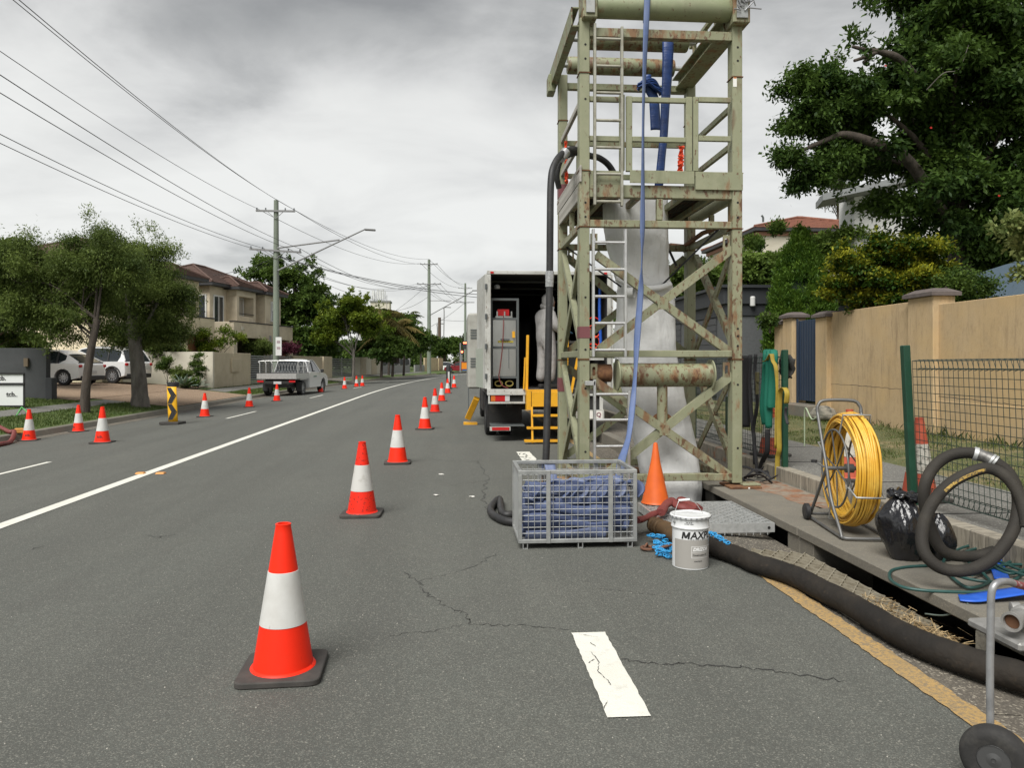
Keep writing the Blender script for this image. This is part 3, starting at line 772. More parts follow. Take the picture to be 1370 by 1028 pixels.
# ladders: each a thing of its own
def ladder(label, xl, xr, y, ztop_l, ztop_r, zbot_l, zbot_r, rungs, rw=.026, rd=.05, lean=0.0, mat=ALU):
    t = thing('aluminium_ladder', label, 'ladder', ((xl + xr) / 2, y, min(zbot_l, zbot_r)), 'ladders on the tower')
    for x, zt, zb in ((xl, ztop_l, zbot_l), (xr, ztop_r, zbot_r)):
        mb = MB(); mb.bx(x - rw / 2, x + rw / 2, y, y + rd, zb, zt)
        mb.build('stile', mat, t, bevel=.004)
    for z in rungs:
        MB().cyl((xl + rw / 2 - .002, y + rd / 2, z), (xr - rw / 2 + .002, y + rd / 2, z), .0155, n=10).build('rung', mat, t, smooth=50)
    return t
OLDALU = M('dirty_grey_aluminium', (.36, .35, .29), .5, .4, var=[(9, (.22, .20, .15), .45, .68, .8)])
yl = YF - .055
fz = lambda py, px=815: PY(px, py, yl).z
fxx = lambda px: PY(px, 0, yl).x
lad = ladder('dull grey aluminium ladder hung on the top section of the tower', fxx(796.3), fxx(832.6), yl, fz(31), fz(34), fz(274), fz(275), [fz(q) for q in (50.5, 87, 123, 160, 196.5, 232, 269)], mat=OLDALU)
lad2 = ladder('bright aluminium ladder in the middle section of the tower beside the white liner', fxx(794.3), fxx(837.3), yl, fz(306), fz(306), fz(478), fz(478), [fz(q) for q in (324, 360, 396.5, 432.5, 468.5)])
lad3 = ladder('short bright aluminium ladder at the foot of the tower behind the crate', fxx(796), fxx(842), yl, fz(508), fz(524), .02, .02, [fz(q) for q in (528, 562.5, 598, 634)])
MB().bx(fxx(783), fxx(797), yl + .0, yl + .04, fz(516), fz(510)).build('hook_clamp', ALU, lad3, bevel=.004)

# ================================================================== hoses, liners, straps on the tower
FELT = M('white_liner_felt', (.72, .72, .71), .95, spec=.08, var=[(3, (.62, .62, .61), .42, .68, .8, 5), (14, (.40, .39, .37), .6, .75, .5, 6), (1.7, (.45, .45, .42), .6, .7, .4)], bump=[(3.4, .5, .05, (2.2, 2.2, .5)), (9, .35, .015, (.6, .6, 2.2)), (60, .15, .003)])
def tubeliner(rows, n=40, seed=3):
    """rows: (cx, cy, z, halfwidth x, halfdepth y, fold)"""
    mb = MB(); V = []; rnd = random.Random(seed)
    ctr = catmull([Vector((r[0], r[1], r[2])) for r in rows], 6); sz = catmull([Vector((r[3], r[4], r[5])) for r in rows], 6)
    g = []
    for i, (c, s_) in enumerate(zip(ctr, sz)):
        row = []
        for k in range(n + 1):
            a = 2 * math.pi * k / n
            ca, sa = math.cos(a), math.sin(a)
            f = 1 + .4 * s_.z * noise.noise(Vector((ca * 1.8 + 5, sa * 1.8, c.z * 1.6))) + s_.z * .35 * noise.noise(Vector((ca * 4, sa * 4, c.z * 7)))
            row.append(Vector((c.x + math.copysign(abs(ca) ** .75, ca) * s_.x * (1 + .25 * (f - 1)), c.y + math.copysign(abs(sa) ** .8, sa) * s_.y * f, c.z)))
        g.append(row)
    mb.grid(g); return mb
def lc(pxl, pxr, py, y, d, f):
    a = PY(pxl, py, y); b = PY(pxr, py, y); return ((a.x + b.x) / 2, y, a.z, (b.x - a.x) / 2, d, f)
YL = 8.45
rows = [lc(806, 893, 262, YL, .2, .2), lc(808, 893, 300, YL, .2, .2), lc(812, 893, 325, YL, .2, .35), lc(819, 892, 350, YL - .02, .19, .5), lc(823, 893, 371, YL - .03, .17, .6), lc(826, 897, 382, YL - .03, .18, .7), lc(825, 900, 392, YL - .02, .19, .5),
        lc(825, 901, 420, YL - .03, .22, .35), lc(822, 902, 465, YL - .05, .23, .3), lc(828, 909, 500, YL - .08, .24, .25), lc(838, 918, 545, YL - .15, .25, .25), lc(849, 928, 590, YL - .25, .26, .25),
        lc(857, 934, 630, YL - .33, .27, .25), lc(861, 937, 652, YL - .36, .27, .2), (2.36, YL - .38, -.15, .31, .27, .2), (2.36, YL - .38, -.5, .31, .27, .2)]
liner = tubeliner(rows).build('white_liner', FELT, smooth=70)
tag(liner, 'white felt pipe liner hanging through the tower down into the drain pit', 'pipe liner')
# rolled collar where the liner is cinched
mb = MB(); a = PY(826, 466 - 92, YL - .25); b = PY(898, 383, YL - .25)
mb.tube(catmull([a + Vector((0, .05, .02)), a.lerp(b, .35) + Vector((0, -.03, -.06)), a.lerp(b, .7) + Vector((0, -.03, -.05)), b + Vector((0, .03, .02))], 6), .035, 10)
mb.build('rolled_collar', FELT, liner, smooth=70)
mb = MB(); c = PY(841, 392, YL - .28); mb.tube([c + Vector((-.03, 0, .0)), c + Vector((.05, -.05, 0))], [.06, .055], 18, caps=False); 
mb.build('air_port', M('port_white', (.6, .6, .58), .5), liner, smooth=50)
MB().tube([c + Vector((-.0, -.025, 0)), c + Vector((.01, -.03, 0))], .045, 16).build('port_opening', HOLE, liner)

BLUE = M('light_blue_layflat', (.085, .125, .25), .62, var=[(5, (.13, .17, .29), .42, .7, .8, 6), (18, (.10, .15, .33), .5, .72, .7, 5)], bump=[(28, .3, .006), (220, .2, .001)])
NAVY = M('navy_layflat', (.010, .033, .125), .42, var=[(7, (.025, .07, .25), .45, .7, .8), (20, (.012, .04, .16), .5, .7, .8)], bump=[(20, .5, .012, (.4, 1, 2.4))])
def ribbon(name, P, W, dirs, mat, thick=.006, per=8, parent=None, cup=.0, smooth=60, sub=4):
    P_ = catmull(P, per); n = len(P_)
    Wn = catmull([Vector((a, 0, 0)) for a in W], per); Dn = catmull([Vector(d) for d in dirs], per)
    rows = []
    for i in range(n):
        t = (P_[min(i + 1, n - 1)] - P_[max(0, i - 1)]).normalized(); d = Dn[i] - t * Dn[i].dot(t); d.normalize(); nn = t.cross(d)
        rows.append([P_[i] + d * (Wn[i].x / 2) * q + nn * cup * (1 - q * q) for q in [-1 + 2 * k / sub for k in range(sub + 1)]])
    o = MB().grid(rows).build(name, mat, parent, smooth=smooth)
    s_ = o.modifiers.new('solid', 'SOLIDIFY'); s_.thickness = thick; s_.offset = 0
    return o
xx, yy = (1, 0, 0), (0, 1, 0)
# light blue layflat from over the top roller down to the crate
Pt = [PY(864, 30, 8.3), PY(865.5, -22, YF + .10), PY(866, -10, YF - .06), PY(865, 20, YF - .09), PY(862.5, 80, YF - .09), PY(860.5, 160, YF - .10), PY(860, 240, YF - .11), PY(859.5, 300, YF - .12), PY(858.6, 352, YF - .13), PY(856.5, 400, YF - .15), PY(852.5, 452, YF - .20),
      PY(850, 500, YF - .3), PY(846, 545, YF - .45), PY(841, 585, YF - .65), PY(832, 615, YF - .95), PY(829, 632, YF - 1.18), PY(826, 660, 6.33)]
W_ = [.065, .062, .062, .06, .055, .045, .05, .055, .045, .06, .07, .05, .06, .055, .075, .07, .07]
D_ = [xx, xx, xx, xx, (1, .6, 0), (1, 1.2, 0), (1, .8, 0), (1, .3, 0), (.45, 1, 0), (1, -.4, 0), (.9, -.8, 0), (.5, -1, 0), (1, -.6, 0), (.8, -1, 0), (1, .1, .3), (1, .3, 0), (1, 0, 0)]
tag(ribbon('blue_layflat_hose', Pt, W_, D_, BLUE, .008, 7, cup=.004), 'light blue layflat hose hanging from the top roller down into the mesh crate', 'layflat hose')
yr = 8.3
Pt = [PY(893, 92, 8.7), PY(893, 60, 8.58), PY(893.5, 48, 8.44), PY(893.5, 56, 8.325), PY(893.5, 70, yr), PY(892.5, 100, yr), PY(890, 140, yr), PY(888, 180, yr - .02), PY(885, 210, yr - .03), PY(883, 232, yr - .03), PY(880, 262, yr - .0)]
tag(ribbon('navy_layflat_hose', Pt, [.12] * 3 + [.125, .125, .115, .10, .09, .09, .095, .1], [xx] * 11, NAVY, .008, 8, cup=.012), 'wide navy layflat hose hanging from the middle roller inside the tower', 'layflat hose')
Pt = [PY(867, 100, YR - .24), PY(868, 118, YR - .23), PY(874, 130, YR - .22), PY(876, 150, YR - .22), PY(877, 174, YR - .23)]
tag(ribbon('navy_layflat_hose', Pt, [.07, .1, .12, .125, .125], [xx] * 5, NAVY, .012, 8, cup=.015), 'short navy layflat hose end hanging from the rear cross beam of the tower', 'layflat hose')
mb = MB(); rnd = random.Random(9)
for k in range(5):
    z = 4.90 + k * .025
    pts = catmull([PY(852, 118, YR - .2) + Vector((0, -.03 - .01 * k, rnd.uniform(-.04, .05))), PY(862, 112, YR - .2) + Vector((0, -.08, rnd.uniform(-.05, .05))), PY(873, 116, YR - .2) + Vector((0, -.08, rnd.uniform(-.05, .05))), PY(884, 124, YR - .2) + Vector((0, -.02, rnd.uniform(-.04, .03)))], 6)
    mb.tube(pts, .032, 8, flat=.6)
tag(mb.build('bunched_layflat', NAVY, smooth=60), 'navy layflat bunched over the rear cross beam of the tower', 'layflat hose')
# black straps holding the liner
for k, (p0, p1, w_, lb) in enumerate([((PY(962, 306, YF + .3)), PY(884, 383, YL - .2), .02, 'black tie strap running from the right side of the tower to the liner collar'),
        (PY(757, 330, YR - .3), PY(831, 384, YL - .2), .018, 'upper black tie strap running from the left rear post to the liner'),
        (PY(800, 335, YR - .5), PY(843, 388, YL - .2), .018, 'lower black tie strap running down to the left of the liner'),
        (PY(893, 330, YR - .5), PY(905, 356, YR - .5), .03, 'short black ratchet strap beside the right edge of the liner')]):
    tag(MB().bar(p0, p1, w_, .004, (0, -1, 0)).build('tie_strap', STEELB), lb, 'strap', 'black straps around the liner')
MB_ = MB().box(PY(882, 386, YL - .21), (.05, .012, .05)); tag(MB_.build('strap_anchor', STEELB), 'small black patch anchoring the strap on the white liner', 'strap patch')
MB_ = MB().tube([PX(960, 305, X1 - .1), PX(940, 312, X1 - .1), PX(915, 330, X1 - .1), PX(897, 328, X1 - .1)], .028, 8); tag(MB_.build('rusty_pipe', RUSTM, smooth=50), 'rusty brown pipe tied along the right inside of the tower below the deck', 'pipe')
# black suction hose: arches out of the deck and drops beside the tower to the ground behind the crate
RUB = M('black_rubber', (.018, .018, .019), .55, var=[(8, (.04, .038, .035), .45, .7, .8), (25, (.10, .09, .075), .62, .75, .4)], bump=[(160, .25, .002, (.1, .1, 1))])
hx = .90; hy = 7.42
Pt = [PD(835, 262, 8.5), PD(818, 226, 8.45), PD(803, 212, 8.35), PD(788, 208, 8.2), PD(768, 200, 7.95), PD(752, 206, 7.7), PD(741, 222, 7.52), PD(737, 245, 7.45), PD(736, 300, 7.42), PD(735.5, 365, 7.42), PD(734, 450, 7.40), PD(732.5, 530, 7.38), PD(731, 600, 7.32), PD(730, 640, 7.28),
      Vector((.93, 7.12, .12)), Vector((.82, 7.0, .05)), Vector((.6, 6.98, .045)), Vector((.44, 6.98, .042)), PZ(668, 668, .042), PZ(656, 683, .042), PZ(670, 695, .042), PZ(690, 699, .042), PZ(720, 700, .042), PZ(800, 698, .042), PZ(845, 694, .045)]
bh = MB().tube(catmull(Pt, 7), .035, 14).build('black_suction_hose', RUB, smooth=60)
tag(bh, 'black rubber hose arching out of the tower deck down to the road', 'hose')
TAPE = M('silver_tape', (.5, .5, .5), .35, .6, var=[(40, (.25, .25, .25), .4, .6, .7)], bump=[(60, .6, .004)])
MB().tube([PD(735.6, 363, 7.42), PD(735.5, 366, 7.42), PD(735.3, 374, 7.42), PD(735, 384, 7.42)], [.041, .043, .042, .04], 14, caps=False).build('tape_wrap', TAPE, bh, smooth=60)
P2 = [PD(748, 252, 7.9), PD(745, 235, 7.85), PD(750, 215, 7.85), PD(762, 207, 8.0), PD(775, 204, 8.1)]
MB().tube(catmull(P2, 6), .03, 10).build('hose_branch', RUB, bh, smooth=60)
MB().tube([PD(757, 203, 7.75), PD(750, 212, 7.7)], [.052, .05], 14).build('taped_coupling', TAPE, bh, smooth=60)
# ================================================================== CONES
ORANGE = M('cone_orange', (.90, .026, .005), .5, spec=.3, var=[(6, (.80, .022, .005), .4, .7, .6), (3.3, (.66, .03, .012), .55, .7, .5, 7), (22, (.28, .03, .02), .66, .74, .6, 9, (1, 1, .4))], bump=[(40, .08, .002)])
ORANGED = M('cone_orange_scuffed', (.80, .022, .007), .5, spec=.3, var=[(40, (.06, .015, .012), .56, .62, .9, 8), (5, (.72, .03, .015), .4, .7, .6)])
SLEEVE = M('cone_sleeve_white', (.60, .60, .575), .38, var=[(7, (.50, .49, .46), .4, .7, .8, 6), (2.5, (.44, .43, .40), .55, .7, .6, 7, (1, 1, .4)), (24, (.26, .24, .22), .63, .72, .6, 9, (1, 1, .3))])
SLEEVED = M('cone_sleeve_scuffed', (.54, .53, .50), .5, var=[(9, (.36, .34, .30), .5, .66, .7, 6), (26, (.25, .06, .05), .70, .75, .7, 6)])
BASEB = M('cone_base_rubber', (.045, .042, .038), .85, var=[(6, (.09, .08, .07), .45, .75, .7)], bump=[(90, .3, .002)])
BLK = M('black_print', (.015, .015, .015), .6)
def cone_profile(z0, z1, extra=0.0):
    r = lambda z: .138 - (.138 - .033) * (z - .03) / .67
    return [(r(z0) + extra, z0), (r(z1) + extra, z1)], r
def make_cone(label, dirty=False, logo=False):
    t = thing('traffic_cone', label, 'traffic cone', (0, 0, 0), 'orange and white traffic cones')
    mb = MB(); pts = []
    h = .19; c = .045
    for (x, y) in ((h, h), (-h, h), (-h, -h), (h, -h)):
        sx, sy = (1 if x > 0 else -1), (1 if y > 0 else -1)
        an0 = math.atan2(sy, sx) - math.pi / 4
        for k in range(5):
            a = an0 + math.pi / 2 * k / 4
            pts.append(Vector((x - sx * c + math.cos(a) * c, y - sy * c + math.sin(a) * c, 0)))
    mb.prism(pts, (0, 0, .03)); mb.build('base', BASEB, t, bevel=.006, local=True, segs=2, smooth=35)
    pr, r = cone_profile(.03, .70)
    mb = MB(); mb.lathe([(.150, .030), (.146, .036), (r(.037), .04), (r(.235), .235), (r(.236) , .236), (r(.48), .48), (r(.66), .66), (r(.69), .69), (.0365, .698), (.034, .70), (.026, .70), (.024, .66)], 40, capb=False, capt=False)
    mb.build('cone_body', ORANGED if dirty else ORANGE, t, local=True, smooth=40)
    mb = MB(); mb.lathe([(r(.235) + .0005, .235), (r(.236) + .0025, .236), (r(.479) + .0025, .479), (r(.48) + .0005, .48)], 40, capb=False, capt=False)
    mb.build('reflective_sleeve', SLEEVED if dirty else SLEEVE, t, local=True, smooth=40)
    if logo:
        f = lambda co: Vector(((r(.13 + co.y) + .002) * math.sin(co.x / .12), -(r(.13 + co.y) + .002) * math.cos(co.x / .12), .13 + co.y))
        text('tcb.', .075, BLK, t, bold=.002, wrap=f)
    return t
cones = [((379, 899), 'large clean orange and white cone alone in the foreground of the road', 0, 0, .12, 1),
 ((484.5, 689), 'second nearest cone in the line, its lower orange band speckled with black scuffs', 1, 0, .05, 1),
 ((532, 620), 'third cone from the front in the line up the lane, clean with a shaded sleeve', 0, 0, .1, 1),
 ((568.5, 574.5), 'fourth cone from the front in the line, level with the truck rear wheel', 0, 0, -.05, 1),
 ((582, 552), 'dull red fifth cone from the front, with a dark marked sleeve', 1, 0, .2, 1),
 ((591, 537), 'sixth cone in the line, beside the yellow truck stabiliser leg', 0, 0, 0, 1),
 ((599, 526.5), 'small distant cone standing in front of the black bollard', 0, 0, 0, 1),
 ((607.5, 519), 'farthest cone of the lane line, just right of the black bollard', 0, 0, 0, 1),
 ((39, 590), 'leftmost cone, on the left kerb channel beside the maroon hose', 0, 1, .3, .93),
 ((105, 578), 'cone by the left kerb in front of the first tree trunk', 0, 1, -.5, .9),
 ((137, 593), 'cone with black lettering standing out from the kerb in front of the two trees', 0, 1, .1, 1),
 ((274, 558), 'cone on the far lane to the right of the yellow chevron bollard', 0, 0, 0, .98),
 ((333.5, 545), 'cone at the end of the gravel driveway crossing', 0, 0, .3, .98),
 ((370.5, 537), 'cone right in front of the rear of the white tray utility', 0, 0, 0, 1),
 ((429, 525), 'cone standing beside the cab of the white tray utility', 0, 0, 0, 1),
 ((461, 520.5), 'first small cone beyond the white utility, alone on the asphalt', 0, 0, 0, 1),
 ((477, 517.8), 'left one of the two close cones beyond the white utility, by the slim tree trunk', 0, 0, 0, 1),
 ((484.8, 517), 'right one of the two close cones beyond the white utility', 0, 0, 0, 1)]
protos = {}
for (pp, lb, dirty, logo, rz, s) in cones:
    key = (dirty, logo)
    p = PZ(*pp) if pp[0] > 375 and pp[0] != 429 else ground_left(*pp)
    if pp[0] in (461, 477, 484.8, 429): p = ground_left(*pp)
    if key not in protos: o = make_cone(lb, bool(dirty), bool(logo)); protos[key] = o
    else: o = copy_tree(protos[key]); o['label'] = lb
    o.location = p; o.rotation_euler = (0, 0, rz - A); o.scale = (s, s, s)
# the two/three cones on the footpath behind the reel and the fences: weathered, redder
FADED = M('cone_faded_red', (.46, .085, .04), .6, var=[(8, (.36, .06, .035), .45, .7, .8), (30, (.15, .05, .03), .66, .75, .6)])
SLG = M('sleeve_cracked', (.50, .48, .42), .7, var=[(32, (.16, .14, .12), .52, .60, .85, 8), (6, (.38, .34, .27), .45, .7, .7)])
for k, (p, lb, sm) in enumerate([(Vector((3.92, 7.19, .29)), 'weathered red cone on the footpath seen through the yellow cable reel', SLG), (Vector((3.93, 6.08, .29)), 'weathered cone behind the green fence post above the black rubbish bag', SLG), (Vector((3.93, 9.1, .29)), 'weathered red cone behind the green sling and mesh fence by the tower', SLG)]):
    o = copy_tree(protos[(0, 0)]); o['label'] = lb; o['group'] = 'weathered cones on the footpath'; o.location = p; o.rotation_euler = (0, 0, .2 * k)
    for ch in o.children:
        if ch.name.startswith('cone_body'): ch.data = ch.data.copy(); ch.data.materials[0] = FADED
        if ch.name.startswith('reflective'): ch.data = ch.data.copy(); ch.data.materials[0] = sm
# plain orange witch's hat on the grate
WH = M('plain_cone_orange', (.70, .125, .015), .48, var=[(7, (.60, .10, .015), .45, .7, .7), (3, (.45, .09, .02), .6, .75, .5), (50, (.3, .1, .04), .66, .75, .6, 6)], bump=[(60, .1, .002, (1, 1, 6))])
p = PD(877, 668, 7.22); p.z = .105
t = thing('plain_cone', 'tall plain orange cone without a band standing on the steel grate by the liner', 'cone', p)
MB().lathe([(.138, 0), (.131, .012), (.128, .02), (.045, .40), (.022, .56), (.017, .575), (.008, .58)], 36, capb=True, capt=True).build('cone_body', WH, t, local=True, smooth=40)

# chevron bollard
p = ground_left(233, 568)
t = thing('chevron_bollard', 'yellow bollard panel with two black chevrons and a black cap on a rubber base', 'bollard', p, rz=-.15)
YEL = M('sign_yellow', (.80, .42, .01), .45); BK = M('sign_black', (.02, .02, .022), .6)
MB().bx(-.29, .21, -.2, .2, 0, .07).build('base', BASEB, t, local=True, bevel=.01)
mb = MB(); rows = []
def chev(u, z): # slightly curved panel leaning
    a = (u - .5) * 1.7; return Vector((.17 * math.sin(a) - .045 * (z - .1), -.17 * math.cos(a) + .06, z))
rows = [[chev(k / 12, z) for k in range(13)] for z in (.07, .3, .6, .95)]
o = mb.grid(rows).build('panel', YEL, t, local=True, smooth=60); s_ = o.modifiers.new('s', 'SOLIDIFY'); s_.thickness = .01; s_.offset = -1
for zb in (.14, .55):
    mb = MB(); rows = []
    for k in range(13):
        u = .1 + .8 * k / 12; q = (u - .1) / .8; zc2 = zb + .16 + (.13 if q < .5 else .13) * (0)  # > pointing right
        rows.append(None)
    r1 = []; r2 = []
    for k in range(17):
        q = k / 16; u = .56 + .40 * (1 - abs(2 * q - 1)); z = zb - .02 + q * .40
        b0 = chev(max(.05, u - .46), z); b1 = chev(u, z); nrm = Vector((0, -.006, 0))
        r1.append(b0 + nrm); r2.append(b1 + nrm)
    mb.grid([r1, [a.lerp(b, .5) + Vector((0, -.012, 0)) for a, b in zip(r1, r2)], r2]).build('chevron', BK, t, local=True)
MB().lathe([(.14, 0), (.14, .1), (.11, .115)], 20, (-.05, .05, .95)).build('cap', BK, t, local=True, smooth=40)
# black flexible bollard far off
p = PZ(600, 520.5)
t = thing('black_bollard', 'black flexible bollard with a white reflective stripe behind the far cones', 'bollard', p)
MB().lathe([(.2, 0), (.2, .05), (.13, .06), (.13, 1.20), (.10, 1.3)], 16).build('post', BK, t, local=True, smooth=40)
MB().bx(-.03, .06, -.142, -.132, .35, .95).build('reflector', SLEEVE, t, local=True)
# raised pavement markers
for px, lb in ((188, 'orange raised road marker just left of the white centre line'), (215, 'orange raised road marker just right of the white centre line')):
    p = PZ(px, 634, .003); mb = MB(); mb.add([p + Vector(v) for v in ((-.055, -.05, 0), (.055, -.05, 0), (.055, .05, 0), (-.055, .05, 0), (-.045, -.03, .018), (.045, -.03, .018), (.045, .03, .018), (-.045, .03, .018))], [(0, 1, 5, 4), (1, 2, 6, 5), (2, 3, 7, 6), (3, 0, 4, 7), (4, 5, 6, 7)])
    tag(mb.build('road_marker', M('marker_orange', (.65, .28, .07), .5)), lb, 'road marker', 'raised markers by the centre line')

# ================================================================== MESH CRATE
CX0, CX1, CY0, CY1, CZ0, CZ1 = .485, 1.425, 5.80, 6.42, .045, .615
cr_ = thing('mesh_crate', 'galvanised wire mesh crate holding heaped light blue layflat hose', 'crate', ((CX0 + CX1) / 2, (CY0 + CY1) / 2, 0))
q = .030
def cb(x0, x1, y0, y1, z0, z1, nm='frame_bar'): MB().bx(x0, x1, y0, y1, z0, z1).build(nm, GALV, cr_, bevel=.003)
for x in (CX0, CX1 - q):
    for y in (CY0, CY1 - q): cb(x, x + q, y, y + q, CZ0 + q, CZ1 - q, 'corner_post')
for z in (CZ0, CZ1 - q):
    cb(CX0, CX1, CY0, CY0 + q, z, z + q); cb(CX0, CX1, CY1 - q, CY1, z, z + q)
    cb(CX0, CX0 + q, CY0 + q, CY1 - q, z, z + q); cb(CX1 - q, CX1, CY0 + q, CY1 - q, z, z + q)
for x in (.72, 1.215):
    cb(x - .017, x + .017, CY0 - .008, CY0 - .001, CZ0 + .0, CZ1 - .0, 'stiffener'); cb(x - .02, x + .02, CY1 + .001, CY1 + .008, CZ0, CZ1, 'stiffener')
MB().bx(CX0 + q, CX1 - q, CY0 + q, CY1 - q, CZ0 + .004, CZ0 + .010).build('floor_sheet', GALV, cr_)
for x in (CX0 + .035, (CX0 + CX1) / 2, CX1 - .075):
    for y in (CY0 + .005, CY1 - .045):
        mb = MB(); mb.bx(x, x + .04, y, y + .04, 0, .006); mb.bx(x, x + .006, y, y + .04, .006, CZ0 - .001); mb.bx(x + .034, x + .04, y, y + .04, .006, CZ0 - .001); mb.build('foot', GALV, cr_)
WIRE = M('galvanised_wire', (.52, .53, .52), .4, .6)
def wires(x0, x1, z0, z1, y, plane):
    mb = MB(); r = .0025; st = .048
    nx = int(round((x1 - x0) / st)); nz_ = int(round((z1 - z0) / st))
    for i in range(1, nx):
        a = x0 + (x1 - x0) * i / nx
        if plane == 'y': mb.tube([(a, y, z0), (a, y, z1)], r, 4, caps=False)
        else: mb.tube([(y, a, z0), (y, a, z1)], r, 4, caps=False)
    for i in range(1, nz_):
        a = z0 + (z1 - z0) * i / nz_
        if plane == 'y': mb.tube([(x0, y + .004, a), (x1, y + .004, a)], r, 4, caps=False)
        else: mb.tube([(y + .004, x0, a), (y + .004, x1, a)], r, 4, caps=False)
    tag(mb.build('wire_mesh', WIRE, cr_), kind='stuff')
wires(CX0 + q, CX1 - q, CZ0 + q, CZ1 - q, CY0 + .012, 'y'); wires(CX0 + q, CX1 - q, CZ0 + q, CZ1 - q, CY1 - .018, 'y')
wires(CY0 + q, CY1 - q, CZ0 + q, CZ1 - q, CX0 + .012, 'x'); wires(CY0 + q, CY1 - q, CZ0 + q, CZ1 - q, CX1 - .018, 'x')
# the heap of layflat inside
rnd = random.Random(12)
hp = thing('layflat_heap', 'heap of crumpled light blue layflat hose folded inside the mesh crate', 'layflat hose', ((CX0 + CX1) / 2, (CY0 + CY1) / 2, CZ0 + .012))
FOLDC = [M('layflat_fold_%s' % n_, c_, .62, var=[(9, c2_, .4, .7, .8, 6), (30, (.06, .085, .17), .6, .75, .5, 5)], bump=[(22, .45, .012), (200, .2, .001)]) for n_, c_, c2_ in (('mid', (.088, .118, .225), (.055, .075, .16)), ('pale', (.145, .175, .28), (.09, .115, .21)), ('deep', (.040, .056, .125), (.07, .095, .19)))]
for L_ in range(36):
    row = L_ % 2; lay = L_ // 2; zb = CZ0 + .045 + lay * .0225
    xa = CX0 + .05 + rnd.uniform(0, .25) * (rnd.random() < .5); xb = CX1 - .05 - rnd.uniform(0, .25) * (rnd.random() < .5)
    y = (CY0 + .085 if row == 0 else CY0 + .21) + rnd.uniform(-.02, .04); pts = []; Wd = []; dr = []; tl0 = rnd.uniform(-.5, .5)
    k_ = 5; wb = rnd.uniform(.07, .115); slope = rnd.uniform(-.04, .04)
    for i in range(k_):
        x = xa + (xb - xa) * i / (k_ - 1) + rnd.uniform(-.03, .03)
        pts.append((max(CX0 + .04, min(CX1 - .04, x)), max(CY0 + .05, min(CY1 - .08, y + rnd.uniform(-.02, .03))), max(CZ0 + .05, zb + slope * (i / 4 - .5) + rnd.uniform(-.02, .02)))); Wd.append(wb * rnd.uniform(.8, 1.15)); a = tl0 + rnd.uniform(-.55, .55)
        dr.append((rnd.uniform(-.1, .1), math.sin(a), math.cos(a)))
    ribbon('hose_fold', pts, Wd, dr, FOLDC[(0, 1, 0, 2, 0, 1)[rnd.randrange(6)]], .010, 10, parent=hp, cup=rnd.uniform(.004, .02), sub=6)
for L_ in range(14):  # folds lying back over the heap
    x = CX0 + .08 + rnd.uniform(0, .75); zt_ = CZ0 + .40 + rnd.uniform(-.03, .04)
    P = [(x, CY0 + .07, zt_ - .06), (x + .03, CY0 + .12, zt_), (x + rnd.uniform(-.02, .12), CY0 + .30, zt_ + rnd.uniform(-.02, .03)), (x + rnd.uniform(-.05, .2), CY1 - .12, zt_ - .02)]
    P = [(max(CX0 + .06, min(CX1 - .07, p[0])), p[1], p[2]) for p in P]
    ribbon('hose_fold', P, [.09, .10, .11, .1], [(1, .1, .1), (1, -.2, .2), (1, .2, -.2), (1, 0, 0)], FOLDC[L_ % 3], .010, 6, parent=hp, cup=.008)
for i in range(5):   # loose bights on top
    x0_ = CX0 + .12 + i * .15; z = CZ0 + .43
    P = [(x0_, CY0 + .07 + .03 * (i % 2), z - .09), (x0_ + .08, CY0 + .12, z + rnd.uniform(-.02, .03)), (x0_ + .18, CY0 + .2 + rnd.uniform(0, .1), z + rnd.uniform(-.02, .03)), (x0_ + .26, CY0 + .10, z - .03), (x0_ + .24, CY0 + .065, z - .10)]
    ribbon('hose_fold', P, [.08, .11, .12, .11, .08], [(.3, -.5, .8), (.2, -1, .3), (.1, -1, .2), (.6, -.7, .3), (.2, -.4, .9)], FOLDC[1 if i % 2 else 0], .012, 8, parent=hp, cup=.01)
ribbon('hose_fold', [PY(744, 690, 6.3), PY(740, 655, 6.30), PY(737, 630, 6.36), PY(734, 618, 6.44), PY(731, 622, 6.50), PY(728, 634, 6.52)], [.09, .09, .09, .09, .09, .09], [xx] * 6, FOLDC[1], .01, 6, parent=hp, cup=.004)
ribbon('hose_fold', [PY(752, 690, 6.0), PY(764, 668, 5.96), PY(776, 662, 6.0), PY(790, 672, 6.1)], [.07, .09, .09, .08], [(0, -1, .4)] * 4, FOLDC[1], .01, 6, parent=hp)
tag(ribbon('blue_layflat_tail', [Vector((1.42, 6.62, .30)), Vector((1.50, 6.60, .22)), Vector((1.56, 6.58, .14)), Vector((1.50, 6.64, .08))], [.09, .10, .11, .10], [(.3, -1, .5)] * 4, FOLDC[1], .012, 6), 'light blue layflat end poking out between the crate and the plain orange cone', 'layflat hose')

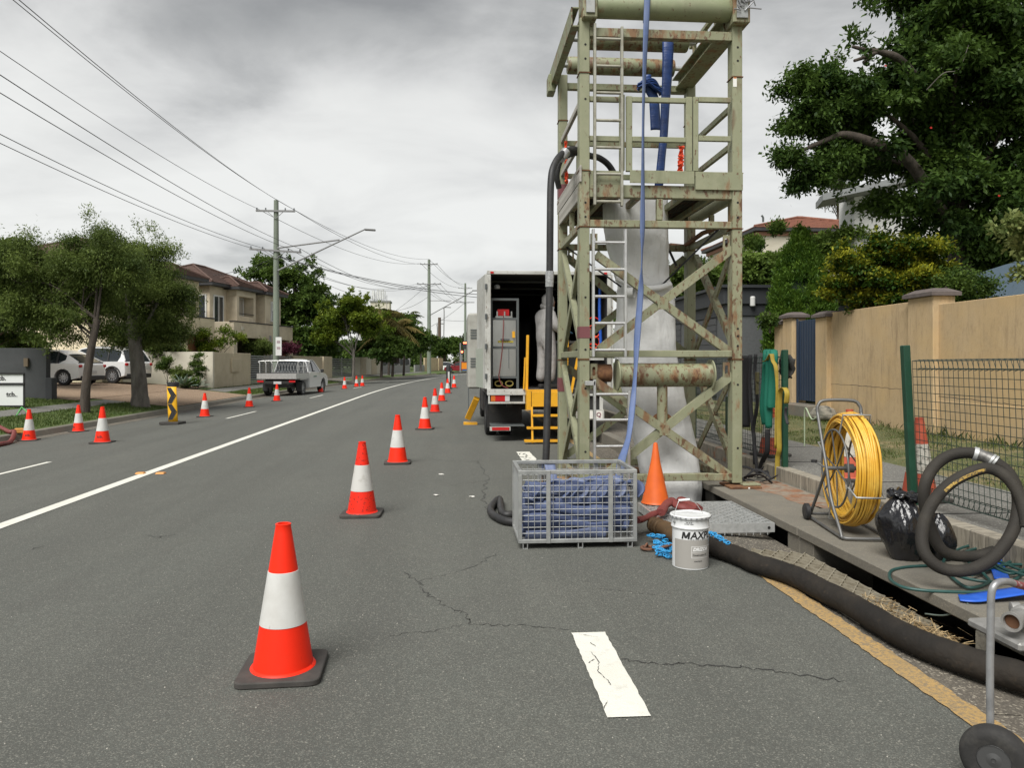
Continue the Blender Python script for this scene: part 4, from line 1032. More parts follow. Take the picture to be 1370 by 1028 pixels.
# ================================================================== STEEL GRATE laid beside the pit
GX0, GX1, GY0, GY1, GZ = 1.76, 2.69, 6.14, 7.14, .10
gr = thing('steel_grate', 'galvanised drain grate laid flat on the road beside the pit', 'drain grate', ((GX0 + GX1) / 2, (GY0 + GY1) / 2, .0))
GALVB = M('bright_galvanised', (.55, .56, .55), .45, .5, var=[(20, (.38, .39, .38), .4, .7, .8)])
MB().bx(GX0, GX1, GY0, GY0 + .012, .022, GZ).build('edge_plate', GALVB, gr); MB().bx(GX0, GX1, GY1 - .012, GY1, .022, GZ).build('edge_plate', GALVB, gr)
MB().bx(GX0, GX0 + .012, GY0 + .0125, GY1 - .0125, .022, GZ).build('edge_plate', GALVB, gr); MB().bx(GX1 - .012, GX1, GY0 + .0125, GY1 - .0125, .022, GZ).build('edge_plate', GALVB, gr)
MB().cyl((GX1 - .05, GY0 - .002, .06), (GX1 - .05, GY0 + .003, .06), .013, n=12).build('edge_hole', HOLE, gr)
mb = MB(); nb = 22
for i in range(nb):
    y = GY0 + .03 + (GY1 - GY0 - .06) * i / (nb - 1)
    for j in range(20):
        x = GX0 + .014 + (GX1 - GX0 - .028) * j / 20; w_ = (GX1 - GX0 - .028) / 20
        d = .0215 if (i + j) % 2 else -.0215
        mb.bar((x, y - d, GZ - .014), (x + w_, y + d, GZ - .014), .0075, .022)
for i in range(14):
    x = GX0 + .06 + i * .062; mb.bx(x, x + .005, GY0 + .012, GY1 - .012, GZ - .05, GZ - .028)
    mb.bx(x, x + .006, GY0 + .0, GY0 + .006, .0, .022)
tag(mb.build('bar_lattice', GALVB, gr), kind='stuff')
MB().bx(GX0 + .02, GX1 - .02, GY0 + .05, GY0 + .09, .0, .022).build('bearing_strip', GALVB, gr); MB().bx(GX0 + .02, GX1 - .02, GY1 - .09, GY1 - .05, .0, .022).build('bearing_strip', GALVB, gr)
# second grate, still in the gutter by the lower inlet, bronze-grey and half buried
g2 = thing('gutter_grate', 'dull tan diamond mesh grate set in the gutter beside the black hose', 'drain grate', (2.5, 4.9, -.03))
TANG = M('dull_tan_galvanised', (.33, .30, .23), .65, .3, var=[(12, (.20, .17, .12), .45, .65, .8)])
MB().bx(2.25, 2.28, 4.02, 5.62, -.028, .002).build('edge_bar', TANG, g2)
mb = MB()
ny = 21
for i in range(ny):
    y = 4.05 + 1.55 * i / (ny - 1)
    for j in range(8):
        x = 2.285 + .43 * j / 8; w_ = .43 / 8; d = .038 if (i + j) % 2 else -.038; zz_ = .006 - (x - 2.28) * .10
        mb.bar((x, y - d, zz_), (x + w_, y + d, zz_ - .005), .008, .03)
MB().bx(2.70, 2.716, 4.02, 5.62, -.07, -.028).build('edge_bar', TANG, g2)
tag(mb.build('bar_lattice', TANG, g2), kind='stuff')
struct(MB().grid([[Vector((2.29, y, -.008)), Vector((2.715, y, -.056))] for y in (4.02, 5.62)]).build('silt_under_grate', SOIL))

# ================================================================== PAIL
pc = PD(923.5, 765, 5.36); pc.z = 0
pail = thing('paint_pail', 'white and grey lidded pail with black lettering standing in front of the black hose', 'pail', pc)
face = math.atan2(-pc.x, pc.y)     # local -Y towards the camera
pail.rotation_euler = (0, 0, face)
PW = M('pail_white', (.66, .67, .67), .32, var=[(5, (.56, .56, .55), .5, .75, .5)]); PG = M('pail_grey_print', (.33, .315, .29), .38)
RB = .1275
MB().lathe([(RB - .006, 0), (RB, .005), (RB, .012), (RB - .001, .28), (RB + .007, .285), (RB + .009, .292), (RB + .005, .298), (RB + .004, .352), (RB + .008, .36)], 48).build('pail_body', PW, pail, local=True, smooth=35)
mb = MB(); n = 60; pr = [(RB + .009, .352), (RB + .014, .358), (RB + .015, .370), (RB + .008, .376), (RB - .004, .374), (RB - .010, .368), (0.001, .370)]
rows = []
for (r_, z_) in pr:
    row = []
    for k in range(n + 1):
        a = 2 * math.pi * k / n; rr_ = r_ * (1 + (.018 if (z_ < .372 and r_ > .1 and k % 4 < 2) else 0)); row.append(Vector((rr_ * math.cos(a), rr_ * math.sin(a), z_ + (.001 * math.sin(a * 5)))))
    rows.append(row)
mb.grid(rows).build('lid', PW, pail, local=True, smooth=45)
mb = MB()
for k in range(24):
    a = 2 * math.pi * k / 24 + .05; c_ = Vector(((RB + .0165) * math.cos(a), (RB + .0165) * math.sin(a), .362)); mb.box(c_, (.004, .013, .012), Matrix.Rotation(a, 3, 'Z'))
tag(mb.build('lid_tabs', M('lid_tab_grey', (.22, .22, .23), .5, .3), pail, local=True), kind='stuff')  # one even grey for the tabs round the lid
def wrapz(z0, r_=RB, a0=0.0, e=.0018): return lambda co: Vector(((r_ + e) * math.sin(a0 + co.x / r_), -(r_ + e) * math.cos(a0 + co.x / r_), z0 + co.y))
mb = MB(); rows = []
for z_ in (.012, .09, .175, .208):
    rows.append([Vector(((RB + .0008) * math.sin(a), -(RB + .0008) * math.cos(a), z_ + (.004 * math.cos(a) if z_ > .2 else 0))) for a in [-.98 + k * (2.9 / 40) for k in range(41)]])
mb.grid(rows).build('grey_print', PG, pail, local=True, smooth=60)
text('AXPL', .070, BLK, pail, bold=.0016, shear=.18, wrap=wrapz(.243, a0=-.50 + .064 / RB), align='LEFT', name='brand_lettering')
wz = wrapz(.2185, a0=-.50); mb = MB(); hM = .049   # the first letter, M, as four heavy strokes
for (xa_, ya_, xb_, yb_, tw) in ((.002, 0, .002, hM, .012), (.045, 0, .045, hM, .012), (.003, hM, .0235, .006, .014), (.0425, hM, .0235, .006, .014)):
    rows = []
    for k in range(7):
        q_ = k / 6; y_ = ya_ + (yb_ - ya_) * q_; x_ = xa_ + (xb_ - xa_) * q_ + .18 * y_
        rows.append([wz(Vector((x_ + tw * j / 3, y_, 0))) for j in range(4)])
    mb.grid(rows)
mb.build('brand_lettering', BLK, pail, local=True)
LG = M('label_light_grey', (.52, .51, .49), .4)
mb = MB()
def patch(mb, a0, a1, z0, z1, e): mb.grid([[Vector(((RB + e) * math.sin(a0 + (a1 - a0) * k / 14), -(RB + e) * math.cos(a0 + (a1 - a0) * k / 14), z)) for k in range(15)] for z in (z0, z1)])
patch(mb, .05, 1.5, .085, .170, .0012); mb.build('logo_panel', LG, pail, local=True, smooth=60)
mb = MB(); patch(mb, .10, 1.45, .128, .163, .0016); patch(mb, .10, 1.45, .09, .124, .0016); mb.build('logo_panel_inner', PG, pail, local=True, smooth=60)
WT = M('print_white', (.78, .78, .77), .4)
text('DRIZOR', .032, WT, pail, bold=.0012, shear=.25, wrap=wrapz(.146, a0=.14, e=.0024), align='LEFT', name='maker_lettering')
text('Construction Pr', .0165, BLK, pail, bold=.0004, shear=.15, wrap=wrapz(.107, a0=.12, e=.0024), align='LEFT', name='small_lettering')
text('CONTENTS', .0115, BLK, pail, bold=.0003, wrap=wrapz(.063, a0=.2), align='LEFT', name='small_lettering')
mb = MB()   # print too small to read in the photograph: broken thin lines
for z_, a_s, e_ in ((.215, [-.02 + .13 * i for i in range(9)], .0014), (.332, [-.20, -.08, .02], .0065), (.322, [-.30, -.20, -.12, .0, .09], .0065)):
    for a0_ in a_s: patch(mb, a0_, a0_ + (.11 if z_ < .3 else .075), z_, z_ + (.0018 if z_ < .3 else .004), e_)
mb.build('fine_print', BLK, pail, local=True)
a = -.92; er = Vector((math.sin(a) * (RB + .012), -math.cos(a) * (RB + .012), .327)); MB().cyl(er - Vector((math.sin(a), -math.cos(a), 0)) * .01, er + Vector((math.sin(a), -math.cos(a), 0)) * .004, .008, n=10).build('handle_boss', GALV, pail, local=True)
h0 = er; h1 = Vector((.112, .08, .327)); top = Vector((-.055, .02, .475)); t2 = Vector((-.005, .03, .48))
MB().tube([h0, h0 + Vector((.0, .0, .06)), Vector((-.085, -.01, .45)), Vector((-.078, 0, .466)), Vector((.01, .02, .472)), Vector((.05, .04, .43)), h1], .0022, 6).build('wire_handle', GALVB, pail, local=True)
MB().tube([Vector((-.082, -.002, .466)), Vector((-.005, .016, .473))], .008, 8).build('handle_grip', WT, pail, local=True, smooth=50)

# ================================================================== BIG HOSE with coupling, red layflat, blue chain
HOSE = M('old_black_hose', (.017, .015, .013), .8, spec=.25, var=[(4, (.032, .026, .020), .42, .68, .9, 5), (13, (.075, .055, .036), .60, .72, .5, 6), (2.6, (.10, .04, .022), .64, .74, .55, 5)], bump=[(9, .45, .025), (34, .4, .008), (110, .4, .003)])
Pn = [PD(905, 710, 6.02), PD(925, 722, 5.85), PD(952, 735, 5.62), PD(985, 753, 5.38), PD(1012, 768, 5.15), PD(1042, 778, 4.98), PD(1070, 788, 4.80), PD(1100, 800, 4.55), PD(1134, 812, 4.32), PD(1170, 826, 4.05), PD(1210, 843, 3.80), PD(1260, 863, 3.60), PD(1319, 884, 3.44), PD(1375, 900, 3.32), PD(1500, 940, 3.02), PD(1700, 1010, 2.6)]
Pn = [Vector((p.x, p.y, .072 if p.x < 2.2 else .072 - (p.x - 2.2) * .06)) for p in Pn]
rads = [(.067 + .005 * noise.noise(Vector((i * .31, 2, 5))) + .003 * noise.noise(Vector((i * .9, 7, 1)))) for i in range((len(Pn) - 1) * 8 + 1)]
bigh = MB().tube(catmull(Pn, 8), rads, 22).build('black_delivery_hose', HOSE, smooth=60)
tag(bigh, 'thick worn black hose lying along the gutter from the pail to the right edge', 'hose')
BR = M('brown_brass_coupling', (.14, .085, .04), .6, .35, var=[(9, (.07, .045, .025), .4, .65, .8), (20, (.26, .18, .10), .62, .75, .6)], bump=[(30, .3, .004)])
a = PD(873, 686, 6.35); a.z = .085; b = Pn[0]; d = (b - a).normalized(); mt = d.to_track_quat('Z', 'Y').to_matrix(); ln = (b - a).length + .05
MB().lathe([(.035, -.02), (.052, 0), (.064, .01), (.064, .03), (.054, .035), (.054, .055), (.068, .06), (.068, .078), (.057, .083), (.057, .10), (.069, .105), (.069, .125), (.060, .13), (.072, .17), (.074, ln - .04), (.069, ln)], 28, a, mt).build('hose_coupling', BR, bigh, smooth=30)
REDL = M('maroon_layflat', (.165, .035, .032), .6, var=[(6, (.22, .055, .045), .45, .7, .7), (22, (.09, .03, .025), .55, .72, .7)], bump=[(20, .3, .006)])
def flat(p, z): p = Vector(p); p.z = z; return p
P = [flat(PD(840, 705, 6.45), .12), flat(PD(853, 696, 6.45), .115), flat(PD(866, 692, 6.4), .13), flat(PD(877, 688, 6.42), .14), flat(PD(886, 685, 6.5), .15)]
P1 = [flat(PZ(852, 697, .14), .14), flat(PZ(865, 693, .14), .14), flat(PZ(877, 688, .14), .145), flat(PZ(886, 685, .16), .16)]
P2 = [flat(PZ(884, 686, .16), .16), flat(PZ(890, 677, .17), .17), flat(PZ(899, 670, .18), .18)]
P3 = [flat(PZ(898, 670, .18), .18), flat(PZ(906, 677, .16), .16), flat(PZ(920, 681, .15), .15), flat(PZ(932, 685, .145), .145)]
P4 = [flat(PZ(911, 669, .15), .15), flat(PZ(922, 675, .15), .15), flat(PZ(935, 681, .145), .145)]
rd = thing('maroon_layflat_hose', 'kinked maroon layflat hose lying across the steel grate from the crate', 'layflat hose', (1.9, 6.4, .1))
for PP, w_ in ((P1, .040), (P2, .048), (P3, .05), (P4, .05)):
    MB().tube(catmull(PP, 5), [w_ * (.9 + .1 * math.sin(i)) for i in range((len(PP) - 1) * 5 + 1)], 12, flat=.7).build('hose_length', REDL, rd, smooth=60)
# blue chain-link rope and rusty shackle
CB = M('blue_rope_chain', (.03, .27, .55), .5)
ch = thing('blue_chain', 'bright blue painted chain heaped on the road left of the pail', 'chain', PZ(885, 738))
def links(c0, c1, n_, seed, parent, spread=.03):
    rnd = random.Random(seed); c0 = Vector(c0); c1 = Vector(c1)
    for i in range(n_):
        c = c0.lerp(c1, i / (n_ - 1)) + Vector((rnd.uniform(-spread, spread), rnd.uniform(-spread * 1.5, spread * 1.5), .012 + rnd.uniform(0, .05) * spread / .03))
        rot = Matrix.Rotation(rnd.uniform(0, 6.28), 3, 'Z') @ Matrix.Rotation(rnd.uniform(-1.2, 1.2), 3, 'X')
        pts = [c + rot @ Vector((math.cos(t_) * .024, math.sin(t_) * .014, 0)) for t_ in [2 * math.pi * k / 8 for k in range(8)]]
        MB().tube(pts, .005, 5, closed=True).build('chain_link', CB, parent, smooth=60)
links(PZ(874, 728), PZ(899, 726), 26, 1, ch, .036); links(PZ(876, 737), PZ(901, 740), 30, 2, ch, .036); links(PZ(880, 745), PZ(900, 748), 18, 4, ch, .03)
ch2 = thing('blue_chain', 'bright blue chain end lying over the black hose right of the pail', 'chain', PZ(965, 722, .14))
links(flat(PZ(950, 716, .13), .125), flat(PZ(974, 731, .12), .115), 22, 3, ch2, .012)
RS = M('rusty_iron', (.17, .075, .04), .8, var=[(20, (.09, .045, .03), .4, .65, .8)], bump=[(60, .3, .002)])
sh = thing('rusty_shackle', 'rusty brown shackle and hook lying at the end of the blue chain', 'shackle', PZ(867, 736))
c = PZ(866, 737, .0); MB().tube([c + Vector((math.cos(t_) * .045, math.sin(t_) * .05, .02)) for t_ in [.4 + 5.4 * k / 14 for k in range(15)]], .011, 10).build('shackle_bow', RS, sh, smooth=60)
MB().tube(catmull([c + Vector((.01, .04, .03)), c + Vector((-.0, .01, .05)), c + Vector((-.03, -.03, .03))], 5), .009, 8).build('shackle_pin', RS, sh, smooth=60)
MB().tube(catmull([PZ(879, 737, .03), PZ(886, 733, .05), PZ(893, 731, .06), PZ(899, 730, .055)], 5), .012, 8).build('hook', RS, sh, smooth=60)
# ================================================================== RIGHT: MESH FENCES
DG = M('dark_green_steel', (.010, .052, .030), .4, var=[(9, (.02, .08, .05), .5, .7, .6), (20, (.2, .22, .2), .72, .8, .6)])
DGW = M('dark_green_wire', (.018, .035, .028), .5)
FX = 3.78
def fence_panel(parent, y0, y1, z0a, z1a, z0b, z1b, dx=0.0, lean=0.0, cell=.055):
    """parallel to the road; a at y0 (far), b at y1 (near)"""
    mb = MB(); n = int(abs(y0 - y1) / cell); r = .0027
    def P(u, v): 
        y = y0 + (y1 - y0) * u; z0 = z0a + (z0b - z0a) * u; z1 = z1a + (z1b - z1a) * u
        return Vector((FX + dx + lean * v, y, z0 + (z1 - z0) * v))
    for i in range(n + 1): mb.tube([P(i / n, 0), P(i / n, 1)], r, 4, caps=False)
    nz_ = int((z1a - z0a) / .062)
    for j in range(nz_ + 1): mb.tube([P(0, j / nz_) + Vector((.003, 0, 0)), P(1, j / nz_) + Vector((.003, 0, 0))], r, 4, caps=False)
    # rolled top and bottom
    for v, s in ((1, 1), (0, -1)):
        for i in range(n + 1):
            p = P(i / n, v); mb.tube([p, p + Vector((.05, -.02, .012 * s)), p + Vector((.055, -.045, -.06 * s)), p + Vector((.01, -.055, -.075 * s))], r, 4, caps=False)
        mb.tube([P(0, v) + Vector((.052, 0, .01 * s)), P(1, v) + Vector((.052, 0, .01 * s))], r, 4); mb.tube([P(0, v) + Vector((.055, 0, -.06 * s)), P(1, v) + Vector((.055, 0, -.06 * s))], r, 4)
    return tag(mb.build('mesh_panel', DGW, parent), kind='stuff')
def fpost(parent, x, y, z0, z1, lean=0):
    mb = MB(); d = Vector((lean, 0, 0)); a = Vector((x, y, z0)); b = Vector((x, y, z1)) + d
    mb.bar(a, b, .06, .06, (0, 1, 0)); return mb.build('fence_post', DG, parent, bevel=.006)
f1 = thing('mesh_fence', 'dark green wire mesh fence with a leaning post behind the coiled black hose', 'fence', (FX, 5, .28))
yp = 5.90
fpost(f1, FX - .02, yp, .282, 1.60, -.07)
fence_panel(f1, yp - .05, 3.4, .38, 1.47, .36, 1.48, dx=-.01, lean=-.05)
fpost(f1, FX, 3.35, .282, 1.60, -.05)
f2 = thing('mesh_fence', 'dark green wire mesh fence hung with straps beside the tower', 'fence', (FX, 9.5, .28))
fpost(f2, FX - .13, 8.07, .15, 1.60, 0)
fence_panel(f2, 11.2, 8.12, .36, 1.50, .36, 1.52, dx=-.12)
fpost(f2, FX - .13, 11.25, .282, 1.58, 0)
fpost(f2, FX - .13, 9.8, .282, 1.0, 0)
# things hung on the fence by the tower
def hang(name, label, pts, w_, mat, thick=.006, d=(0, 1, 0), dirs=None, cat='strap', sub=3, cup=0):
    return tag(ribbon(name, pts, [w_] * len(pts) if not isinstance(w_, list) else w_, dirs or [d] * len(pts), mat, thick, 6, cup=cup, sub=sub), label, cat)
FXs = FX - .2
def fpx(px, py, x=FXs): return PX(px, py, x)
GSL = M('green_sling', (.01, .17, .11), .7, bump=[(90, .3, .002), (12, .4, .01)])
YST = M('yellow_webbing', (.36, .26, .03), .7, var=[(12, (.25, .18, .03), .45, .7, .8)], bump=[(90, .3, .002)])
for k, (px, w_) in enumerate(((1021.5, .09), (1027.5, .11), (1032.5, .09))):
    pass
gs = thing('green_sling', 'green lifting sling folded over the fence beside the tower', 'sling', fpx(1028, 473))
for k, (x0_, x1_, yb, off) in enumerate([(1026, 1022.5, 568, .0), (1030, 1027.5, 573, -.02), (1035, 1032, 520, -.005)]):
    pts = [fpx(x0_, 472, FXs + .12), fpx(x0_, 470, FXs + .03 + off), fpx(x0_, 480, FXs + off), fpx((x0_ + x1_) / 2, 510, FXs + off), fpx(x1_, 545, FXs + off - .01), fpx(x1_ + 1, yb, FXs + off)]
    ribbon('sling_fold', pts, [.07, .08, .09, .09, .10, .07], [(1, -.2, 0)] * 6, GSL, .014, 6, parent=gs, cup=.012)
hang('yellow_strap', 'yellow webbing strap looped over the fence post and hanging to the ground', [fpx(1052, 540), fpx(1053, 526), fpx(1049, 519), fpx(1044, 524), fpx(1043, 540), fpx(1042, 570), fpx(1042.5, 600), fpx(1040.5, 612), fpx(1040, 630), fpx(1039.5, 647)], .055, YST, d=(1, -.1, 0))
hang('yellow_strap', 'short yellow strap tied through the top of the green sling', [fpx(1022, 484, FXs - .05), fpx(1027, 482, FXs - .05), fpx(1032, 474, FXs - .05), fpx(1034, 483, FXs - .05), fpx(1038, 492, FXs - .04), fpx(1039.5, 520, FXs - .03), fpx(1038, 560, FXs - .03), fpx(1037.5, 600, FXs - .03)], [.04, .05, .05, .045, .045, .03, .025, .025], YST, d=(1, -.1, 0))
bs = [([(997, 476), (996, 500), (997, 540), (997.5, 572)], .11, 'wide black strap hanging on the fence right against the tower post'),
      ([(1004, 475), (1003, 510), (1005, 550), (1009, 590), (1010, 622)], .045, 'long narrow black strap hanging down the fence to the slab'),
      ([(1011, 474), (1010, 500), (1013, 540), (1008, 575), (1011, 610), (1014, 640)], .04, 'black strap with olive buckle left of the green sling'),
      ([(1027, 575), (1026, 605), (1020, 618), (1014, 640)], .06, 'black strap tail hanging below the green sling'),
      ([(1052, 545), (1051, 555), (1054, 568)], .03, 'short black strap end right of the yellow strap')]
for pts, w_, lb in bs: hang('black_strap', lb, [fpx(a, b, FXs - .03) for a, b in pts], w_, STEELB, d=(1, -.2, 0))
OL = M('olive_buckle', (.13, .12, .06), .5, .3)
mb = MB(); mb.box(fpx(1013, 505, FXs - .07), (.03, .06, .12)); mb.box(fpx(1013, 520, FXs - .07), (.03, .035, .14)); tag(mb.build('ratchet_buckle', OL, bevel=.004), 'olive ratchet buckle on a black strap at the fence', 'buckle')
mb = MB(); c = fpx(1052, 488, FX - .05)
CLO = M('charcoal_cloth', (.035, .033, .03), .9, bump=[(12, .6, .02)])
rows = []
for i in range(9):
    row = []
    for j in range(7):
        u = i / 8; v = j / 6; x = 0
        row.append(Vector((c.x + .05 * noise.noise(Vector((u * 3, v * 3, 1))), c.y + .14 - .34 * u + .08 * v, c.z + .16 - .28 * v * (1 - .35 * abs(u - .4)) - .10 * u + .03 * noise.noise(Vector((u * 4, v * 4, 7))))))
    rows.append(row)
o = mb.grid(rows).build('hung_cloth', CLO, smooth=70); s_ = o.modifiers.new('s', 'SOLIDIFY'); s_.thickness = .02; tag(o, 'charcoal cloth jacket hung behind the green fence post', 'jacket')
# pile of black straps on the slab
mb = MB(); rnd = random.Random(5)
for k in range(7):
    c = Vector((3.25 + rnd.uniform(-.12, .12), 8.05 + rnd.uniform(-.25, .25), .165)); a = rnd.uniform(0, 6)
    mb.tube(catmull([c, c + Vector((math.cos(a) * .12, math.sin(a) * .12, .04)), c + Vector((math.cos(a + 1.4) * .16, math.sin(a + 1.4) * .16, .06 + rnd.uniform(0, .06))), c + Vector((math.cos(a + 2.2) * .2, math.sin(a + 2.2) * .2, .0))], 5), .014, 6, flat=.4)
tag(mb.build('strap_pile', STEELB, smooth=60), 'tangle of black straps on the concrete slab at the tower foot', 'straps')
tag(MB().box(PZ(1003, 653, .16), (.08, .05, .02), Matrix.Rotation(.5, 3, 'Z')).build('crushed_cup', WHITEL, bevel=.006), 'white scrap on the slab at the foot of the tower', 'litter')
# rust stain sheet is real rust dust on the slab
RSTAIN = M('rust_dust', (.24, .115, .06), .95, var=[(6, (.235, .21, .165), .40, .62, 1, 8), (22, (.14, .07, .04), .5, .7, .7)])
mb = MB(); rows = []
for i in range(8):
    y = 8.0 - i * .22; rows.append([Vector((x, y, .1515)) for x in (3.02 + .05 * math.sin(i * 2) + .03 * i, 3.25, 3.52)])
struct(mb.grid(rows).build('rust_stain', RSTAIN))

# ================================================================== CABLE REEL
TUB = M('grey_tube_steel', (.16, .16, .155), .5, .5, var=[(10, (.10, .10, .10), .45, .7, .7), (25, (.30, .30, .29), .68, .78, .6)])
YC = M('yellow_cable', (.66, .36, .035), .42, var=[(5, (.74, .48, .09), .42, .62, .8, 4), (16, (.42, .20, .02), .6, .75, .6)])
reel = thing('cable_reel', 'big yellow cable coil on a grey tubular wheeled stand on the kerb slab', 'cable reel', (3.0, 5.75, .15))
rc = Vector((3.05, 5.60, .635)); ang = R(-9)
axv = Vector((math.cos(ang), math.sin(ang), 0)); fwv = Vector((-math.sin(ang), math.cos(ang), 0)); up = Vector((0, 0, 1))
def rp(r_, t_, ax): return rc + axv * ax + fwv * (r_ * math.cos(t_)) + up * (r_ * math.sin(t_))
rnd = random.Random(4)
for i in range(10):
    mb = MB()
    for j in range(3):
        ax = -.070 + .14 * i / 9 + rnd.uniform(-.004, .004) + (.01 if j % 2 else 0); rb = .432 - .021 * j - .05 * (1 - math.sin(math.pi * (i + .5) / 10)) * .4
        ph = rnd.uniform(0, 6.28)
        pts = [rp(rb + .004 * math.sin(3 * t_ + ph), t_, ax + .007 * math.sin(2 * t_ + ph) + .004 * math.sin(5 * t_ + ph)) for t_ in [2 * math.pi * k / 64 for k in range(64)]]
        mb.tube(pts, .0090, 7, closed=True)
    mb.build('cable_turn', YC, reel, smooth=60)
mb = MB()   # inner windings, a ragged edge inside the coil
for j in range(8):
    ax = -.07 + .14 * j / 7; pts = [rp(.362 + .010 * math.sin(2 * t_ + j), t_, ax + .01 * math.sin(3 * t_ + j * 2)) for t_ in [2 * math.pi * k / 56 for k in range(56)]]
    mb.tube(pts, .0105, 6, closed=True)
tag(mb.build('inner_windings', YC, reel, smooth=60), kind='stuff')
for ax in (-.11, .10):
    MB().tube([rp(.30, 2 * math.pi * k / 40, ax) for k in range(40)], .008, 8, closed=True).build('wheel_ring', TUB, reel, smooth=60)
    for k in range(6):
        t_ = k * math.pi / 3 + .3
        MB().tube([rp(.03, t_, ax * .9), rp(.30, t_, ax)], .006, 6).build('spoke', TUB, reel, smooth=60)
for k in range(4):
    t_ = k * math.pi / 2 + .35
    pts = [rp(.30, t_, -.11), rp(.35, t_, -.105), rp(.452, t_, -.10), rp(.454, t_, 0), rp(.452, t_, .10), rp(.35, t_, .105), rp(.30, t_, .10)]
    MB().tube(pts, .0075, 6).build('retaining_clip', GALV, reel, smooth=60)
MB().tube([rc - axv * .17, rc + axv * .17], .016, 12).build('axle', TUB, reel, smooth=60)
MB().lathe([(.035, 0), (.035, .06)], 16, rc - axv * .03, axv.to_track_quat('Z', 'Y').to_matrix()).build('hub', TUB, reel, smooth=50)
# stand: two side frames joined by a handle above and bars below
for s in (-1, 1):
    o_ = axv * (.17 * s)
    zf_ = .17
    front = Vector((rc.x, rc.y, 0)) + o_ + fwv * (-.33); back = Vector((rc.x, rc.y, 0)) + o_ + fwv * (.40)
    P = [rc + o_ + fwv * .22 + up * .42, rc + o_ + fwv * .12 + up * .22, rc + o_, rc + o_ + fwv * -.10 + up * -.22, front + fwv * .04 + up * (zf_ + .05), front + fwv * .0 + up * zf_]
    MB().tube(catmull(P, 5), .0125, 10).build('stand_leg', TUB, reel, smooth=60)
    MB().tube([rc + o_, back + up * (zf_ + .03)], .0125, 10).build('stand_leg', TUB, reel, smooth=60)
    MB().tube([front + up * zf_, back + up * zf_], .0115, 10).build('base_rail', TUB, reel, smooth=60)
fr = Vector((rc.x, rc.y, 0)) + fwv * (-.33) + up * .17
MB().tube(catmull([fr - axv * .17, fr - fwv * .03 - axv * .12, fr - fwv * .03 + axv * .12, fr + axv * .17], 5), .0125, 10).build('base_rail', TUB, reel, smooth=60)
bk_ = Vector((rc.x, rc.y, 0)) + fwv * (.40) + up * .2
MB().tube([bk_ - axv * .17, bk_ + axv * .17], .0115, 10).build('base_rail', TUB, reel, smooth=60)
hh = rc + fwv * .22 + up * .42
MB().tube(catmull([hh - axv * .17, hh - axv * .165 + up * .05 + fwv * .01, hh - axv * .11 + up * .095 + fwv * .02, hh + axv * .11 + up * .095 + fwv * .02, hh + axv * .165 + up * .05 + fwv * .01, hh + axv * .17], 5), .0135, 10).build('carry_handle', TUB, reel, smooth=60)
for s in (-1, 1):
    c = bk_ + axv * (.17 * s) - up * .0; c.z = .15 + .068
    MB().lathe([(.02, -.022), (.055, -.022), (.067, -.014), (.067, .014), (.055, .022), (.02, .022)], 24, c + axv * .03 * s, axv.to_track_quat('Z', 'Y').to_matrix()).build('wheel', RUB, reel, smooth=40)
MB().tube(catmull([rc + fwv * .20 + up * .40 - axv * .17, rc + fwv * .26 + up * .36 - axv * .2, rc + fwv * .42 + up * .44 - axv * .2, rc + fwv * .46 + up * .40 - axv * .2, rc + fwv * .46 + up * .25 - axv * .2, rc + fwv * .46 + up * .12 - axv * .2], 6), .006, 6).build('cable_tail', M('pale_green_cord', (.3, .36, .24), .6), reel, smooth=60)
MB().tube([rc - axv * .17, rc - axv * .24 + up * .04 + fwv * .06], .007, 6).build('crank', TUB, reel); MB().lathe([(.012, -.012), (.024, -.01), (.024, .01), (.012, .012)], 12, rc - axv * .245 + up * .045 + fwv * .065).build('crank_knob', RUB, reel, smooth=50)

# ================================================================== RUBBISH BAG
BAG = M('black_bin_bag', (.012, .012, .014), .22, spec=.7, bump=[(7, .9, .05, (1, 1, .35)), (22, .6, .012, (1, 1, .5))])
def bagmesh(c, rx, ry, h, seed, n=72, m=44):
    rows = []
    for i in range(m + 1):
        v = i / m; z = h * v
        prof = (.80 + .32 * math.sin(min(1, v / .72) * math.pi * .62)) if v < .6 else None
        if v < .62: s_ = .62 + .50 * math.sin(v / .62 * math.pi * .62)
        else: s_ = (.62 + .50 * math.sin(math.pi * .62)) * (1 - ((v - .62) / .38) ** 1.3 * .78)
        row = []
        for k in range(n + 1):
            a = 2 * math.pi * k / n; ca, sa = math.cos(a), math.sin(a)
            f = 1 + .24 * noise.noise(Vector((ca * 1.5 + seed, sa * 1.5, v * 2.2))) + .12 * abs(noise.noise(Vector((ca * 5 + seed, sa * 5, v * 1.6 + seed)))) + .035 * noise.noise(Vector((ca * 12, sa * 12 + seed, v * 7)))
            row.append(Vector((c[0] + ca * rx * s_ * f - .03 * v, c[1] + sa * ry * s_ * f, c[2] + z + .012 * noise.noise(Vector((ca * 3, sa * 3, v * 6))))))
        rows.append(row)
    return rows
bag = thing('rubbish_bag', 'full shiny black plastic bag with a bunched neck on the slab beside the coiled hose', 'rubbish bag', (2.99, 4.78, .15))
MB().grid(bagmesh((2.99, 4.78, .152), .132, .14, .43, 5)).build('bag_body', BAG, bag, smooth=80)
rows = []
for i in range(16):
    v = i / 15; row = []
    for k in range(41):
        a = 2 * math.pi * k / 40; r_ = (.045 + .075 * v ** .8) * (1 + .45 * noise.noise(Vector((math.cos(a) * 4, math.sin(a) * 4, v * 5))))
        row.append(Vector((3.0 + r_ * math.cos(a), 4.78 + r_ * math.sin(a), .52 + .10 * v + .03 * noise.noise(Vector((math.cos(a) * 3, math.sin(a) * 3, 9))) - (.05 * max(0, v - .7) * 3))))
    rows.append(row)
